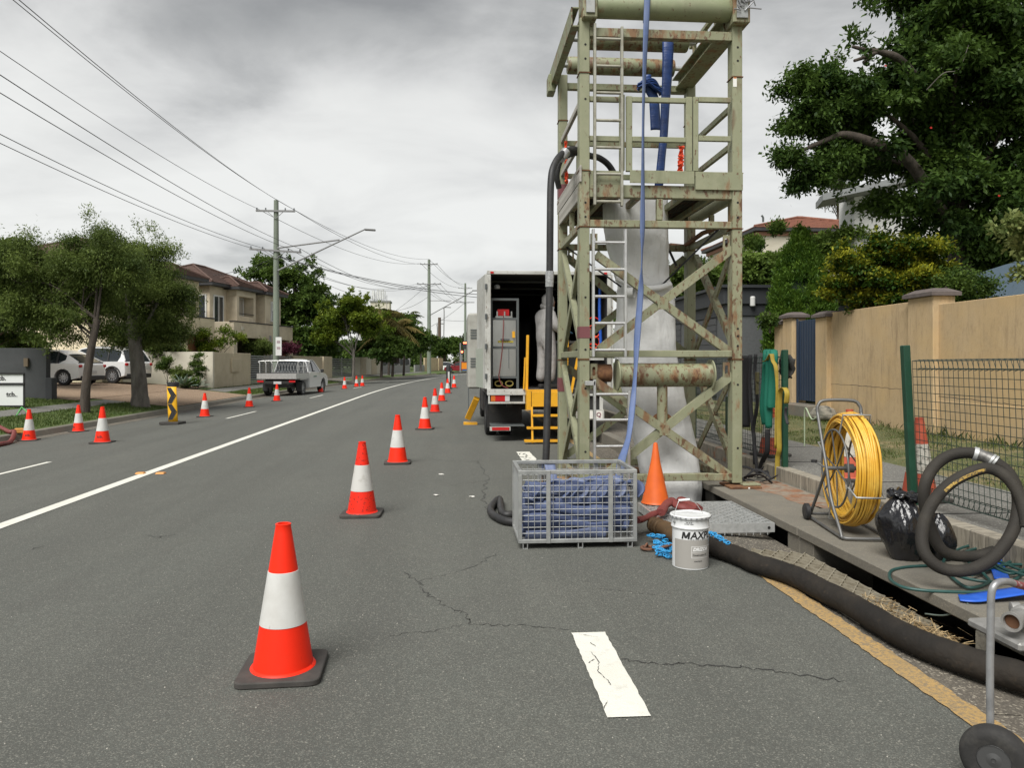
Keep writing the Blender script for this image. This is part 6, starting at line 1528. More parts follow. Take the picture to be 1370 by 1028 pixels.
# outrigger
MB().bar(PD(638, 533, 17.2), PD(626, 560, 17.5), .14, .12, (0, 1, 0)).build('stabiliser_leg', YL_, truck, bevel=.01); 
p = PD(627, 565, 17.6); MB().bx(p.x - .12, p.x + .2, p.y - .15, p.y + .15, .0, .05).build('stabiliser_foot', YL_, truck)
sg = thing('roadwork_sign', 'small orange sign with a blue strip fixed beyond the left side of the truck', 'sign', PD(624, 495, 21))
a_, b_ = PD(617.5, 485.5, 21), PD(629, 494, 21); MB().bx(a_.x, b_.x, a_.y, a_.y + .02, b_.z, a_.z).build('sign_panel', M('sign_orange', (.75, .25, .01), .5), sg)
a_, b_ = PD(618.5, 494.2, 21), PD(627, 496.2, 21); MB().bx(a_.x, b_.x, a_.y, a_.y + .02, b_.z, a_.z).build('sign_strip', M('sign_blue', (.03, .08, .25), .5), sg)
MB().cyl(Vector((b_.x, b_.y + .01, a_.z)), Vector((.3, 19.0, a_.z)), .02).build('sign_arm', GF, sg)
MB().bar(Vector((b_.x, a_.y + .03, 0)), Vector((b_.x, a_.y + .03, 1.45)), .03, .03).build('sign_stake', GF, sg)

# ================================================================== PERSON in the truck
SUIT = M('white_coverall', (.34, .33, .32), .9, spec=.1, var=[(6, (.20, .19, .18), .5, .7, .7, 5), (13, (.16, .12, .10), .68, .76, .6, 6)], bump=[(8, .9, .03, (1, 1, .45)), (24, .4, .008, (1, 1, .5))])
def skinned(name, verts, edges, radii, mat, parent, root=0, sub=2):
    me = bpy.data.meshes.new(name); me.from_pydata([Vector(v)[:] for v in verts], edges, []); me.materials.append(mat)
    o = bpy.data.objects.new(name, me); COL.objects.link(o); o.parent = parent
    bm = bmesh.new(); bm.from_mesh(me); ly = bm.verts.layers.skin.verify(); bm.verts.ensure_lookup_table()
    for v, r_ in zip(bm.verts, radii): v[ly].radius = (r_ if isinstance(r_, tuple) else (r_, r_)); v[ly].use_root = (v.index == root)
    bm.to_mesh(me); bm.free()
    m_ = o.modifiers.new('skin', 'SKIN'); m_.use_smooth_shade = True
    s_ = o.modifiers.new('sub', 'SUBSURF'); s_.levels = sub; s_.render_levels = sub
    return o
pp = PD(731, 521, 14.25); pp.z = bz0
per = thing('person', 'person in a pale hooded coverall standing in the truck facing right with arms forward', 'person', pp, rz=R(-62))
# local: +Y forward
V = [(0, 0, .93), (0, -.02, 1.14), (0, -.03, 1.36), (0, -.01, 1.50), (0, .04, 1.62),
     (.10, 0, .86), (.115, .03, .50), (.12, -.01, .11), (-.10, 0, .86), (-.115, .0, .50), (-.12, -.06, .11),
     (.19, -.02, 1.40), (.25, .04, 1.15), (.20, .28, 1.08), (-.19, -.02, 1.40), (-.25, .05, 1.15), (-.19, .28, 1.12)]
E = [(0, 1), (1, 2), (2, 3), (3, 4), (0, 5), (5, 6), (6, 7), (0, 8), (8, 9), (9, 10), (2, 11), (11, 12), (12, 13), (2, 14), (14, 15), (15, 16)]
Rr = [(.215, .17), (.20, .16), (.225, .165), (.09, .09), (.11, .12), .135, .112, .10, .135, .112, .10, .10, .085, .06, .10, .085, .06]
skinned('coverall_body', V, E, Rr, SUIT, per)
mb = MB(); mb.lathe([(.055, -.15), (.10, -.10), (.122, 0), (.118, .08), (.07, .14), (.01, .155)], 20, (0, .035, 1.66)); mb.build('hood', SUIT, per, local=True, smooth=80)
MB().lathe([(.07, -.08), (.085, 0), (.06, .08), (.01, .1)], 16, (0, .10, 1.65)).build('face', M('skin_tone', (.42, .25, .17), .6), per, local=True, smooth=80)
for s_ in (1, -1):
    z0_ = 1.08 if s_ > 0 else 1.12
    hd = MB(); hd.tube([(s_ * .20 if s_ > 0 else -.19, .30, z0_), (s_ * .19, .37, z0_), (s_ * .185, .40, z0_ - .005)], [.03, .042, .036], 10, flat=.5)
    for k in range(4): hd.tube([(s_ * .185 + (k - 1.5) * .019, .395, z0_), (s_ * .185 + (k - 1.5) * .02, .44 + (.008 if k in (1, 2) else 0), z0_ - .01), (s_ * .185 + (k - 1.5) * .02, .465, z0_ - .03)], [.0095, .009, .007], 6)
    hd.tube([(s_ * .16, .34, z0_), (s_ * .135, .38, z0_ - .01), (s_ * .14, .41, z0_ - .02)], [.011, .010, .008], 6)
    hd.build('gloved_hand', M('glove_blue', (.05, .12, .2), .6) if s_ > 0 else bpy.data.materials['glove_blue'], per, local=True, smooth=60)
    ft = MB(); ft.box((s_ * .12, .045, .045), (.10, .27, .09)); ft.build('boot', M('boot_dark', (.03, .028, .025), .8) if s_ > 0 else bpy.data.materials['boot_dark'], per, local=True, bevel=.03, segs=2)
MB().lathe([(.176, -.01), (.178, .0), (.176, .01)], 24, (0, 0, 1.02), Matrix.Diagonal((1, .82, 1))).build('waist_seam', SUIT, per, local=True)

# ================================================================== CARS and UTE (x forward, y left, z up; origin under the tail)
def arch(x, r_, z0, n=7): return [(x + r_ * math.cos(a), z0 + r_ * math.sin(a)) for a in [math.pi - math.pi * k / n for k in range(n + 1)]]
CARW = M('car_white_paint', (.80, .80, .79), .22, coat=.6, spec=.6)
PLA = M('black_plastic', (.025, .025, .026), .6)
ALLOY = M('alloy_rim', (.45, .45, .46), .35, .6)
def body_loft(mb, prof, W, tuck=.04):
    """side profile (x,z) extruded across with rounded edges"""
    n = len(prof); cx_ = sum(p[0] for p in prof) / n; cz_ = sum(p[1] for p in prof) / n
    ys = [(-W / 2, .965), (-W / 2 + .05, .99), (-W / 2 + .16, 1.0), (W / 2 - .16, 1.0), (W / 2 - .05, .99), (W / 2, .965)]
    rows = [[Vector((cx_ + (x - cx_) * (1 - (1 - s) * .5), y, cz_ + (z - cz_) * s)) for x, z in prof] for y, s in ys]
    k = len(mb.v)
    for r_ in rows: mb.v.extend(r_)
    for i in range(len(rows) - 1):
        for j in range(n):
            j2 = (j + 1) % n; mb.f.append((k + i * n + j, k + (i + 1) * n + j, k + (i + 1) * n + j2, k + i * n + j2))
    mb.f.append(tuple(k + j for j in range(n))); mb.f.append(tuple(k + (len(rows) - 1) * n + j for j in range(n - 1, -1, -1)))
def greenhouse(parent, secs, W, paint, tb_=.09, tr=.26, pill=(.5,), roof=(1, 3)):
    """secs: (x, z_belt, z_top, k) rear to front; k = 0 where the glass meets the belt, 1 at full roof"""
    rows = []
    for (x, zb, zt, k) in secs:
        hb = W / 2 - tb_; hr = W / 2 - tb_ - (tr - tb_) * k
        rows.append([Vector((x, -hb, zb)), Vector((x, -(hb + hr) / 2 - .02 * k, (zb + zt) / 2)), Vector((x, -hr, zt - .03 * k)), Vector((x, -hr * .6, zt)), Vector((x, 0, zt + .012 * k)), Vector((x, hr * .6, zt)), Vector((x, hr, zt - .03 * k)), Vector((x, (hb + hr) / 2 + .02 * k, (zb + zt) / 2)), Vector((x, hb, zb))])
    MB().grid(rows).build('glass', GLS, parent, local=True, smooth=30)
    up_ = Vector((0, 0, .012))
    MB().grid([[p + up_ + Vector((0, math.copysign(.012, p.y) if abs(p.y) > .01 else 0, 0)) for p in r[2:7]] for r in rows[roof[0]:roof[1] + 1]]).build('roof', paint, parent, local=True, smooth=50)
    for s in (0, 8):
        o_ = Vector((0, -.012 if s == 0 else .012, .004)); q = 1 if s == 0 else 7; t_ = 2 if s == 0 else 6
        for i in range(len(rows) - 1): MB().bar(rows[i][t_] + o_, rows[i + 1][t_] + o_, .05, .035, (0, 1, 0)).build('roof_pillar', paint, parent, local=True)
        for i in range(len(rows) - 1):
            for f in pill:
                if int(f) == i:
                    u = f - i; pa = [rows[i][j].lerp(rows[i + 1][j], u) + o_ for j in (s, q, t_)]
                    for c0_, c1_ in zip(pa, pa[1:]): MB().bar(c0_, c1_, .07, .02, (0, 1, 0)).build('door_pillar', paint if f < 1.5 else PLA, parent, local=True)
        r0_, r1_ = rows[0], rows[1]   # painted rear quarter
        quad = [r0_[s], r0_[s].lerp(r1_[s], 1.5), rows[1][q].lerp(rows[1][s], .2), rows[1][t_], r0_[t_]]
        MB().add([p + o_ for p in quad], [(0, 1, 2, 3, 4)]).build('quarter_panel', paint, parent, local=True)
def lbox(parent, nm, x0, x1, y0, y1, z0, z1, m, bevel=None): return MB().bx(x0, x1, y0, y1, z0, z1).build(nm, m, parent, local=True, bevel=bevel)
def lwheel(parent, x, y, r_, w_, rim):
    m_ = Vector((0, 1, 0)).to_track_quat('Z', 'Y').to_matrix(); h = w_ / 2; c = Vector((x, y, r_))
    t_ = MB().lathe([(r_ * .62, -h * .9), (r_ * .85, -h), (r_ * .97, -h * .85), (r_, -h * .5), (r_, h * .5), (r_ * .97, h * .85), (r_ * .85, h), (r_ * .62, h * .9)], 24, c, m_, capb=False, capt=False).build('wheel', TYRE, parent, smooth=50, local=True)
    mb = MB(); 
    for k in range(10):
        a = 2 * math.pi * k / 10; mb.bar(c + Vector((0, 0, 0)), c + Vector((math.cos(a) * r_ * .6, 0, math.sin(a) * r_ * .6)), .035, h * 1.5, (0, 1, 0))
    mb.lathe([(r_ * .58, -h * .85), (r_ * .64, -h * .9), (r_ * .64, h * .9), (r_ * .58, h * .85)], 24, c, m_, capb=False, capt=False)
    o = mb.build('rim', rim, t_, local=True)
def car(label, loc, rz, L_, Hh, W, paint, suv=False, plate=None, name='parked_car', group=None):
    t = thing(name, label, 'car', loc, group, rz)
    wr = .34 if suv else .32; x1_, x2_ = .16 * L_, .80 * L_; sill = .22 if suv else .18; bz = .60 * Hh if suv else .62 * Hh
    prof = [(0.03, sill + .12), (.0, bz * .55), (.02, bz * .92), (.10, bz), (.62 * L_, bz * .985), (.74 * L_, bz * .96), (.90 * L_, bz * .83), (.985 * L_, bz * .66), (L_, sill + .15), (.97 * L_, sill)]
    low = [(x2_ + wr + .06, sill)] + arch(x2_, wr + .05, wr * .95)[::-1] + [(x2_ - wr - .06, sill), (x1_ + wr + .06, sill)] + arch(x1_, wr + .05, wr * .95)[::-1] + [(x1_ - wr - .06, sill + .05)]
    mb = MB(); body_loft(mb, prof + low, W); mb.build('body', paint, t, local=True, smooth=38)
    greenhouse(t, [(.02 * L_, bz - .02, bz + .02, 0), ((.15 if not suv else .08) * L_, bz - .02, Hh - (.20 if not suv else .14), .85), (.24 * L_, bz - .02, Hh - .03, 1), (.46 * L_, bz - .02, Hh, 1), (.56 * L_, bz - .02, Hh - .07, .95), (.78 * L_, bz - .04, bz, 0)], W, paint, pill=(1.9, 3.2), roof=(1, 4))
    for x in (x1_, x2_):
        for y in (-W / 2 + .11, W / 2 - .11): lwheel(t, x, y, wr, .2, ALLOY)
    lbox(t, 'underbody', .2, L_ - .2, -W / 2 + .22, W / 2 - .22, .18, .4, PLA)
    lbox(t, 'rear_bumper_trim', -.025, .2, -W / 2 + .12, W / 2 - .12, sill + .02, sill + .20, PLA, bevel=.02)
    for s in (-1, 1):
        lbox(t, 'tail_light', -.02, .26, s * (W / 2 - .02) - .16 * (s > 0) , s * (W / 2 - .02) + .16 * (s < 0), bz * .80, bz * .93, REDLENS, bevel=.02)
        lbox(t, 'side_mirror', .64 * L_, .68 * L_, s * (W / 2 + .02), s * (W / 2 + .18), bz - .02, bz + .11, paint, bevel=.03)
        lbox(t, 'head_light', .93 * L_, .985 * L_, s * (W / 2 - .10) - .2 * (s > 0), s * (W / 2 - .10) + .2 * (s < 0), bz * .66, bz * .80, CLR, bevel=.02)
        for xx_ in (.36, .58): lbox(t, 'door_handle', xx_ * L_, xx_ * L_ + .15, s * (W / 2 - .004), s * (W / 2 + .012), bz * .82, bz * .85, paint)
    if suv:
        for s in (-1, 1):
            for x in (x1_, x2_):
                m_ = MB(); m_.tube([Vector((x + (wr + .08) * math.cos(a), s * (W / 2 - .0), wr * .95 + (wr + .08) * math.sin(a))) for a in [math.pi * k / 10 for k in range(11)]], .035, 6); m_.build('arch_trim', PLA, t, local=True)
            lbox(t, 'roof_rail', .12 * L_, .5 * L_, s * (W / 2 - .33), s * (W / 2 - .29), Hh - .03, Hh + .02, ALLOY)
    pm = lbox(t, 'number_plate', -.03, -.005, -.2, .2, bz * .52, bz * .52 + .12, CLR)
    if plate: text(plate, .10, BLK, pm, loc=(-.033, 0, bz * .52 + .06), rot=(R(90), 0, R(-90)), bold=.002, name='plate_lettering')
    return t
car('white hatchback parked on the gravel behind the first tree trunk', (-14.9, 32.0, .53), R(172), 4.3, 1.45, 1.78, CARW, name='parked_car')
car('white compact SUV with black wheel arches parked on the gravel beside the second tree trunk', (-14.2, 34.8, .53), R(166), 4.2, 1.62, 1.85, CARW, True, name='parked_car')
car('dark red car crossing the intersection at the end of the street', (2.9, 114.5, .02), R(178), 4.7, 1.55, 1.85, M('car_dark_red', (.20, .012, .018), .3, coat=.5), name='crossing_car')
# ute
ut = thing('tray_utility', 'white dual cab utility with open metal tray and hoop racks at the kerb', 'utility vehicle', (-8.45 + cv(36.3), 36.0, -.165), rz=R(83))
Wu = 1.86
prof = [(1.95, .55), (1.95, 1.12), (2.1, 1.16), (3.95, 1.13), (4.65, 1.04), (5.0, .90), (5.08, .60), (5.02, .38), (4.80, .36)]
low = arch(4.25, .43, .40)[::-1] + [(3.72, .36), (1.98, .36)]
mb = MB(); body_loft(mb, prof + low, Wu); mb.build('cab_body', CARW, ut, local=True, smooth=38)
greenhouse(ut, [(1.97, 1.11, 1.13, 0), (2.05, 1.11, 1.68, .9), (2.3, 1.11, 1.76, 1), (3.1, 1.11, 1.77, 1), (3.3, 1.11, 1.72, .95), (4.02, 1.10, 1.12, 0)], Wu, CARW, pill=(1.1, 2.6), roof=(1, 4))
for x in (1.05, 4.25):
    for y in (-Wu / 2 + .12, Wu / 2 - .12): lwheel(ut, x, y, .38, .24, M('steel_rim', (.42, .42, .42), .4, .5) if (x == 1.05 and y < 0) else bpy.data.materials['steel_rim'])
tray = lbox(ut, 'tray_deck', -.02, 1.88, -.93, .93, .84, .90, TCH)
for y0_, y1_ in ((-.95, -.92), (.92, .95)): lbox(ut, 'tray_side', .0, 1.88, y0_, y1_, .84, 1.10, ALU); 
lbox(ut, 'tray_tailboard', -.05, -.02, -.95, .95, .84, 1.10, ALU); lbox(ut, 'tray_floor_mat', -.04, 1.86, -.91, .91, 1.08, 1.12, PLA)
lbox(ut, 'under_tray', .1, 1.9, -.6, .6, .42, .83, TCH); lbox(ut, 'tail_bar', -.08, -.03, -.8, .8, .62, .74, TCH)
for s in (-1, 1): 
    lbox(ut, 'tail_light', -.10, -.06, s * .76 - .15, s * .76 + .15, .68, .77, REDLENS); lbox(ut, 'mud_flap', .62, .64, s * .8 - .12, s * .8 + .12, .25, .7, PLA); lbox(ut, 'side_mirror', 3.55, 3.7, s * (Wu / 2 + .03) - .02, s * (Wu / 2 + .2), 1.1, 1.28, PLA, bevel=.03)
    lbox(ut, 'mud_guard', .55, 1.55, s * .82 - .12, s * .82 + .12, .78, .83, ALU)
pm = lbox(ut, 'number_plate', -.11, -.085, -.25, .12, .60, .72, CLR)
hm = ALU
for x in (.25, 1.05, 1.86):
    MB().tube(catmull([Vector((x, -.92, 1.1)), Vector((x, -.92, 1.55)), Vector((x, -.84, 1.68)), Vector((x, .84, 1.68)), Vector((x, .92, 1.55)), Vector((x, .92, 1.1))], 5), .028, 8).build('hoop_rack', hm, ut, local=True, smooth=60)
MB().tube([Vector((.25, -.9, 1.42)), Vector((1.86, -.9, 1.42))], .018, 6).build('rack_rail', hm, ut, local=True)
mb = MB()
for k in range(12):
    y = -.8 + k * .145; mb.bar((1.86, y, 1.1), (1.86, y + .12, 1.6), .012, .012); mb.bar((1.86, y + .12, 1.1), (1.86, y, 1.6), .012, .012)
mb.build('headboard_mesh', hm, ut, local=True)
LGR = M('logo_green', (.10, .20, .15), .5)
for x_, w_, z_, h_ in ((2.62, .05, .86, .10), (2.72, .22, .90, .05), (2.97, .14, .90, .05), (2.74, .30, .865, .015)): lbox(ut, 'door_logo', x_, x_ + w_, -Wu / 2 - .008, -Wu / 2 - .002, z_, z_ + h_, LGR)
# ================================================================== LEFT BOUNDARY WALLS
BGE = M('beige_render', (.50, .43, .31), .9, var=[(1.6, (.42, .355, .25), .4, .7, .8), (8, (.24, .20, .15), .62, .78, .6, 6, (1, 1, .3))], bump=[(30, .3, .006)])
CRM = M('cream_render', (.60, .56, .46), .9, var=[(1.6, (.52, .47, .37), .4, .7, .8), (7, (.36, .32, .25), .62, .78, .5, 6, (1, 1, .3))])
SLT = M('slat_grey', (.24, .245, .25), .5, .4)
def bxo(y): return -11.7 + cv(y)
def yof(px, off=0.0, lo=20, hi=140):
    for i in range(2400):
        y = lo + (hi - lo) * i / 2400; x = bxo(y) + off; D = y * math.cos(A) + x * math.sin(A)
        if 610 + 1000 * x / y * 1.0 >= px: return y
    return hi
def seg(parent, nm, y0, y1, z0, z1, mat, t_=.2, off=0.0, bevel=.008):
    a = Vector((bxo(y0) + off, y0, (z0 + z1) / 2)); b = Vector((bxo(y1) + off, y1, (z0 + z1) / 2))
    return MB().bar(a, b, t_, z1 - z0).build(nm, mat, parent, bevel=bevel)
y1_, y2_ = yof(293), yof(340)
w1 = thing('boundary_wall', 'cream and beige rendered corner wall with a letterbox in front of the beige houses', 'wall', (bxo(y1_), y1_, .25))
seg(w1, 'wall_panel', y1_, y1_ + (y2_ - y1_) * .48, .2, 1.95, BGE); seg(w1, 'wall_panel', y1_ + (y2_ - y1_) * .49, y2_, .2, 1.95, BGE)
MB().bx(bxo(y1_) - 5, bxo(y1_) + .1, y1_ - .2, y1_, .2, 1.96).build('wall_return', CRM, w1, bevel=.008)
seg(w1, 'meter_cabinet', yof(314), yof(324), .95, 1.65, BGE, .1, .14)
MB().bx(bxo(y1_) - .9, bxo(y1_) - .25, y1_ - .34, y1_ - .205, .3, 1.3).build('letterbox', CRM, w1, bevel=.01)
def slatgate(label, pxa, pxb, z0, z1, n, mat=SLT):
    ya, yb = yof(pxa), yof(pxb); t = thing('slatted_gate', label, 'gate', (bxo(ya), ya, z0))
    for k in range(n):
        z = z0 + (z1 - z0) * k / n; seg(t, 'slat', ya, yb, z, z + (z1 - z0) / n * .6, mat, .04, bevel=None)
    for y in (ya, (ya + yb) / 2, yb - .06): seg(t, 'gate_post', y, y + .06, z0, z1 + .03, mat, .06, -.01, bevel=None)
    return t
slatgate('grey horizontal slat gate behind the white tray utility', 341, 394, .25, 1.9, 13)
w2 = thing('boundary_wall', 'beige pillar with a black letterbox between the two slatted gates', 'wall', (bxo(yof(395)), yof(395), .25))
seg(w2, 'wall_panel', yof(395), yof(433), .2, 1.9, BGE); seg(w2, 'wall_panel', yof(434), yof(445), .2, 1.92, BGE, .3)
slatgate('pale slatted metal gate behind the slim tree trunk', 446, 473, .25, 1.85, 10)
w3 = thing('boundary_wall', 'tall beige panelled wall right of the slim tree', 'wall', (bxo(yof(475)), yof(475), .25))
ya, yb = yof(475), yof(511)
for k in range(5): seg(w3, 'wall_panel', ya + (yb - ya) * k / 5 + .03, ya + (yb - ya) * (k + 1) / 5 - .03, .2, 1.95, BGE if k % 2 else CRM, .2 + .04 * (k % 2))
w4 = thing('boundary_wall', 'low grey block wall with dark infill panels under the palms', 'wall', (bxo(yof(512)), yof(512), .25))
ya, yb = yof(512), yof(548); GRW = M('grey_block', (.26, .26, .25), .9)
seg(w4, 'wall_base', ya, yb, .1, 1.1, GRW)
for k in range(6):
    y = ya + (yb - ya) * k / 5; seg(w4, 'pier', y - .2, y + .2, 1.101, 1.95, GRW, .25)
    if k < 5: seg(w4, 'infill_panel', y + .25, y + (yb - ya) / 5 - .25, 1.15, 1.85, CH, .05)
w5 = thing('boundary_wall', 'pale sandstone wall beyond the second power pole', 'wall', (bxo(yof(566)), yof(566), .2))
SND = M('sandstone', (.52, .42, .26), .9, var=[(3, (.42, .33, .20), .4, .7, .8)])
ya, yb = yof(555), yof(592, hi=170)
seg(w5, 'wall_panel', ya, ya + (yb - ya) * .3, .0, 1.1, GRW); seg(w5, 'wall_panel', ya + (yb - ya) * .31, ya + (yb - ya) * .8, .0, 2.1, SND); seg(w5, 'wall_panel', ya + (yb - ya) * .83, yb, .0, 2.1, SND)

# dark wall, meter box, agent's board on the far left
DKR = M('dark_grey_render', (.055, .058, .06), .9, var=[(2, (.075, .077, .08), .4, .7, .7)], bump=[(40, .5, .01)])
dw = thing('dark_wall', 'dark grey rendered wall with a small brown letterbox at the left edge', 'wall', (-14, 23, .2))
cdr = PD(62, 539, 23.2)
MB().bx(cdr.x - 5.5, cdr.x, cdr.y, cdr.y + .25, .1, 1.9).build('wall_panel', DKR, dw, bevel=.01)
lpp = PD(35, 485, 23.1); MB().bx(lpp.x - .06, lpp.x + .06, cdr.y - .09, cdr.y - .001, lpp.z - .13, lpp.z + .13).build('wall_letterbox', M('letterbox_brown', (.15, .11, .07), .6), dw)  # brown letterbox on the wall face
MB().bx(cdr.x + .02, cdr.x + .22, cdr.y - .1, cdr.y + .2, .2, .98).build('meter_box', M('meter_dark', (.03, .032, .035), .7), dw, bevel=.01)
rb = PD(15, 550, 20.0)
sb = thing('agent_board', 'white double panel sign board with black frame and small lettering on green legs', 'sign', (rb.x, rb.y, .15))
GRW_ = M('print_grey', (.3, .3, .3), .7)
bw = M('board_white', (.68, .69, .68), .5)
a_, b_ = PD(-12, 500, 20), PD(31, 543.5, 20)
for z0_, z1_, nm in ((PD(0, 543, 20).z, PD(0, 516, 20).z, 'lower'), (PD(0, 512.5, 20).z, PD(0, 501, 20).z, 'upper')):
    MB().bx(a_.x, b_.x - .04, a_.y, a_.y + .02, z0_, z1_).build('sign_panel', bw, sb)
for z in (PD(0, 500, 20).z, PD(0, 514, 20).z, PD(0, 544, 20).z): MB().bx(a_.x, b_.x, a_.y - .03, a_.y - .002, z - .025, z + .025).build('frame_bar', BLK, sb)
MB().bx(b_.x - .04, b_.x, a_.y - .001, a_.y + .03, PD(0, 544, 20).z, PD(0, 500, 20).z).build('frame_bar', BLK, sb)
text('tcb.', .17, BLK, sb, loc=(PD(14, 0, 20).x, a_.y - .006, PD(0, 528, 20).z), rot=(R(90), 0, 0), bold=.005, local=False)
text('tcb.', .17, BLK, sb, loc=(PD(1, 0, 20).x, a_.y - .006, PD(0, 506.5, 20).z), rot=(R(90), 0, 0), bold=.005, local=False)
for k in range(5): x_ = PD(15, 0, 20).x - .14 + k * .058; MB().bx(x_, x_ + .045, a_.y - .007, a_.y - .002, PD(0, 531, 20).z, PD(0, 530, 20).z).build('fine_print', GRW_, sb)
GLG = M('leg_green', (.10, .42, .10), .5)
c = PD(29, 545, 20); MB().cyl(c, ground_left(21, 558), .015).build('sign_leg', GLG, sb); MB().cyl(c, ground_left(42, 557), .012).build('sign_leg', GLG, sb)
c = PD(-8, 545, 20); MB().cyl(c, Vector((c.x, c.y - .3, .15)), .015).build('sign_leg', GLG, sb)
# maroon hose on the left edge and orange box
g = lambda x_, y_: ground_left(x_, y_) + Vector((0, 0, .045))
tag(MB().tube(catmull([g(-40, 560), g(-15, 567), g(0, 575), g(12, 581), g(19, 588), g(14, 594), g(0, 598), g(-30, 603)], 8), .045, 12).build('maroon_hose', REDL, smooth=60), 'maroon hose bending over the left kerb at the left edge', 'hose')
tag(MB().box(ground_left(27, 588) + Vector((0, 0, .05)), (.2, .12, .1), Matrix.Rotation(.4, 3, 'Z')).build('orange_block', M('block_orange', (.6, .28, .07), .7), bevel=.01), 'small orange block on the kerb beside the leftmost cone', 'block')

# ================================================================== HOUSES
ROOF = M('brown_roof_tile', (.10, .058, .045), .85, var=[(2, (.07, .042, .034), .4, .7, .8), (9, (.14, .085, .065), .5, .75, .7)])
ROOFR = M('terracotta_roof_tile', (.24, .10, .065), .85, var=[(2.5, (.15, .065, .045), .4, .7, .8), (9, (.30, .15, .10), .55, .75, .7)])
FAS = M('dark_fascia', (.035, .035, .037), .6)
WINF = M('white_window_frame', (.66, .66, .64), .5)
WIND = M('window_glass', (.035, .042, .05), .08, spec=.9)
BLIND = M('pale_blind', (.40, .36, .30), .7)
def hiproof(parent, x0, x1, y0, y1, z, h, ov=.5, mat=None, name='roof', rows=True):
    mat = mat or ROOF
    x0 -= ov; x1 += ov; y0 -= ov; y1 += ov; w_, d_ = x1 - x0, y1 - y0
    if w_ >= d_: r0, r1 = (x0 + d_ / 2, (y0 + y1) / 2), (x1 - d_ / 2, (y0 + y1) / 2)
    else: r0, r1 = ((x0 + x1) / 2, y0 + w_ / 2), ((x0 + x1) / 2, y1 - w_ / 2)
    n = 12
    mb = MB()
    # stepped tile courses: each course is a thin band, slightly proud of the next
    C = [Vector((x0, y0, z)), Vector((x1, y0, z)), Vector((x1, y1, z)), Vector((x0, y1, z))]
    Rg = [Vector((*r0, z + h)), Vector((*r1, z + h))]
    if w_ >= d_: top = [Rg[0], Rg[1], Rg[1], Rg[0]]
    else: top = [Rg[0], Rg[0], Rg[1], Rg[1]]
    for k in range(n):
        a, b = k / n, (k + 1) / n
        lo = [C[i].lerp(top[i], a) + Vector((0, 0, .04)) for i in range(4)]; hi = [C[i].lerp(top[i], b) for i in range(4)]
        base = [C[i].lerp(top[i], a) for i in range(4)]
        mb.add(base + lo + hi, sum([[(i, (i + 1) % 4, 4 + (i + 1) % 4, 4 + i), (4 + i, 4 + (i + 1) % 4, 8 + (i + 1) % 4, 8 + i)] for i in range(4)], []))
    rf = mb.build(name, mat, parent, local=True)
    mb = MB(); 
    for i in range(4): mb.tube([C[i] + Vector((0, 0, .05)), top[i] + Vector((0, 0, .06))], .07, 6)
    mb.tube([Rg[0] + Vector((0, 0, .06)), Rg[1] + Vector((0, 0, .06))], .08, 6); mb.build('ridge_capping', mat, rf, local=True)
    MB().bx(x0 + .02, x1 - .02, y0 + .02, y1 - .02, z - .18, z - .002).build('fascia', FAS, parent, local=True)
    return rf
def window(parent, x0, x1, y0, y1, z0, z1, axis, fm_=None, sign=-1, blind=False, fr=.09):
    """axis 'y': lies in a plane y=const (y0), faces sign*y; axis 'x' likewise"""
    fm_ = fm_ or WINF
    mb = MB(); g = MB()
    if axis == 'y':
        y = y0; yy0, yy1 = (y - .05, y + .03)
        for a, b, c, d in ((x0, x1, z0, z0 + fr), (x0, x1, z1 - fr, z1), (x0, x0 + fr, z0 + fr, z1 - fr), (x1 - fr, x1, z0 + fr, z1 - fr), ((x0 + x1) / 2 - .03, (x0 + x1) / 2 + .03, z0 + fr, z1 - fr)): mb.bx(a, b, yy0, yy1, c, d)
        g.bx(x0 + fr, x1 - fr, y - .012, y + .01, z0 + fr, z1 - fr)
    else:
        x = x0; xx0, xx1 = x - .05, x + .03
        for a, b, c, d in ((y0, y1, z0, z0 + fr), (y0, y1, z1 - fr, z1), (y0, y0 + fr, z0 + fr, z1 - fr), (y1 - fr, y1, z0 + fr, z1 - fr)): mb.bx(xx0, xx1, a, b, c, d)
        g.bx(x - .012, x + .01, y0 + fr, y1 - fr, z0 + fr, z1 - fr)
    w_ = mb.build('window', fm_, parent, local=True); g.build('pane', BLIND if blind else WIND, w_, local=True); return w_
BROWND = M('brown_timber_door', (.20, .085, .04), .7)
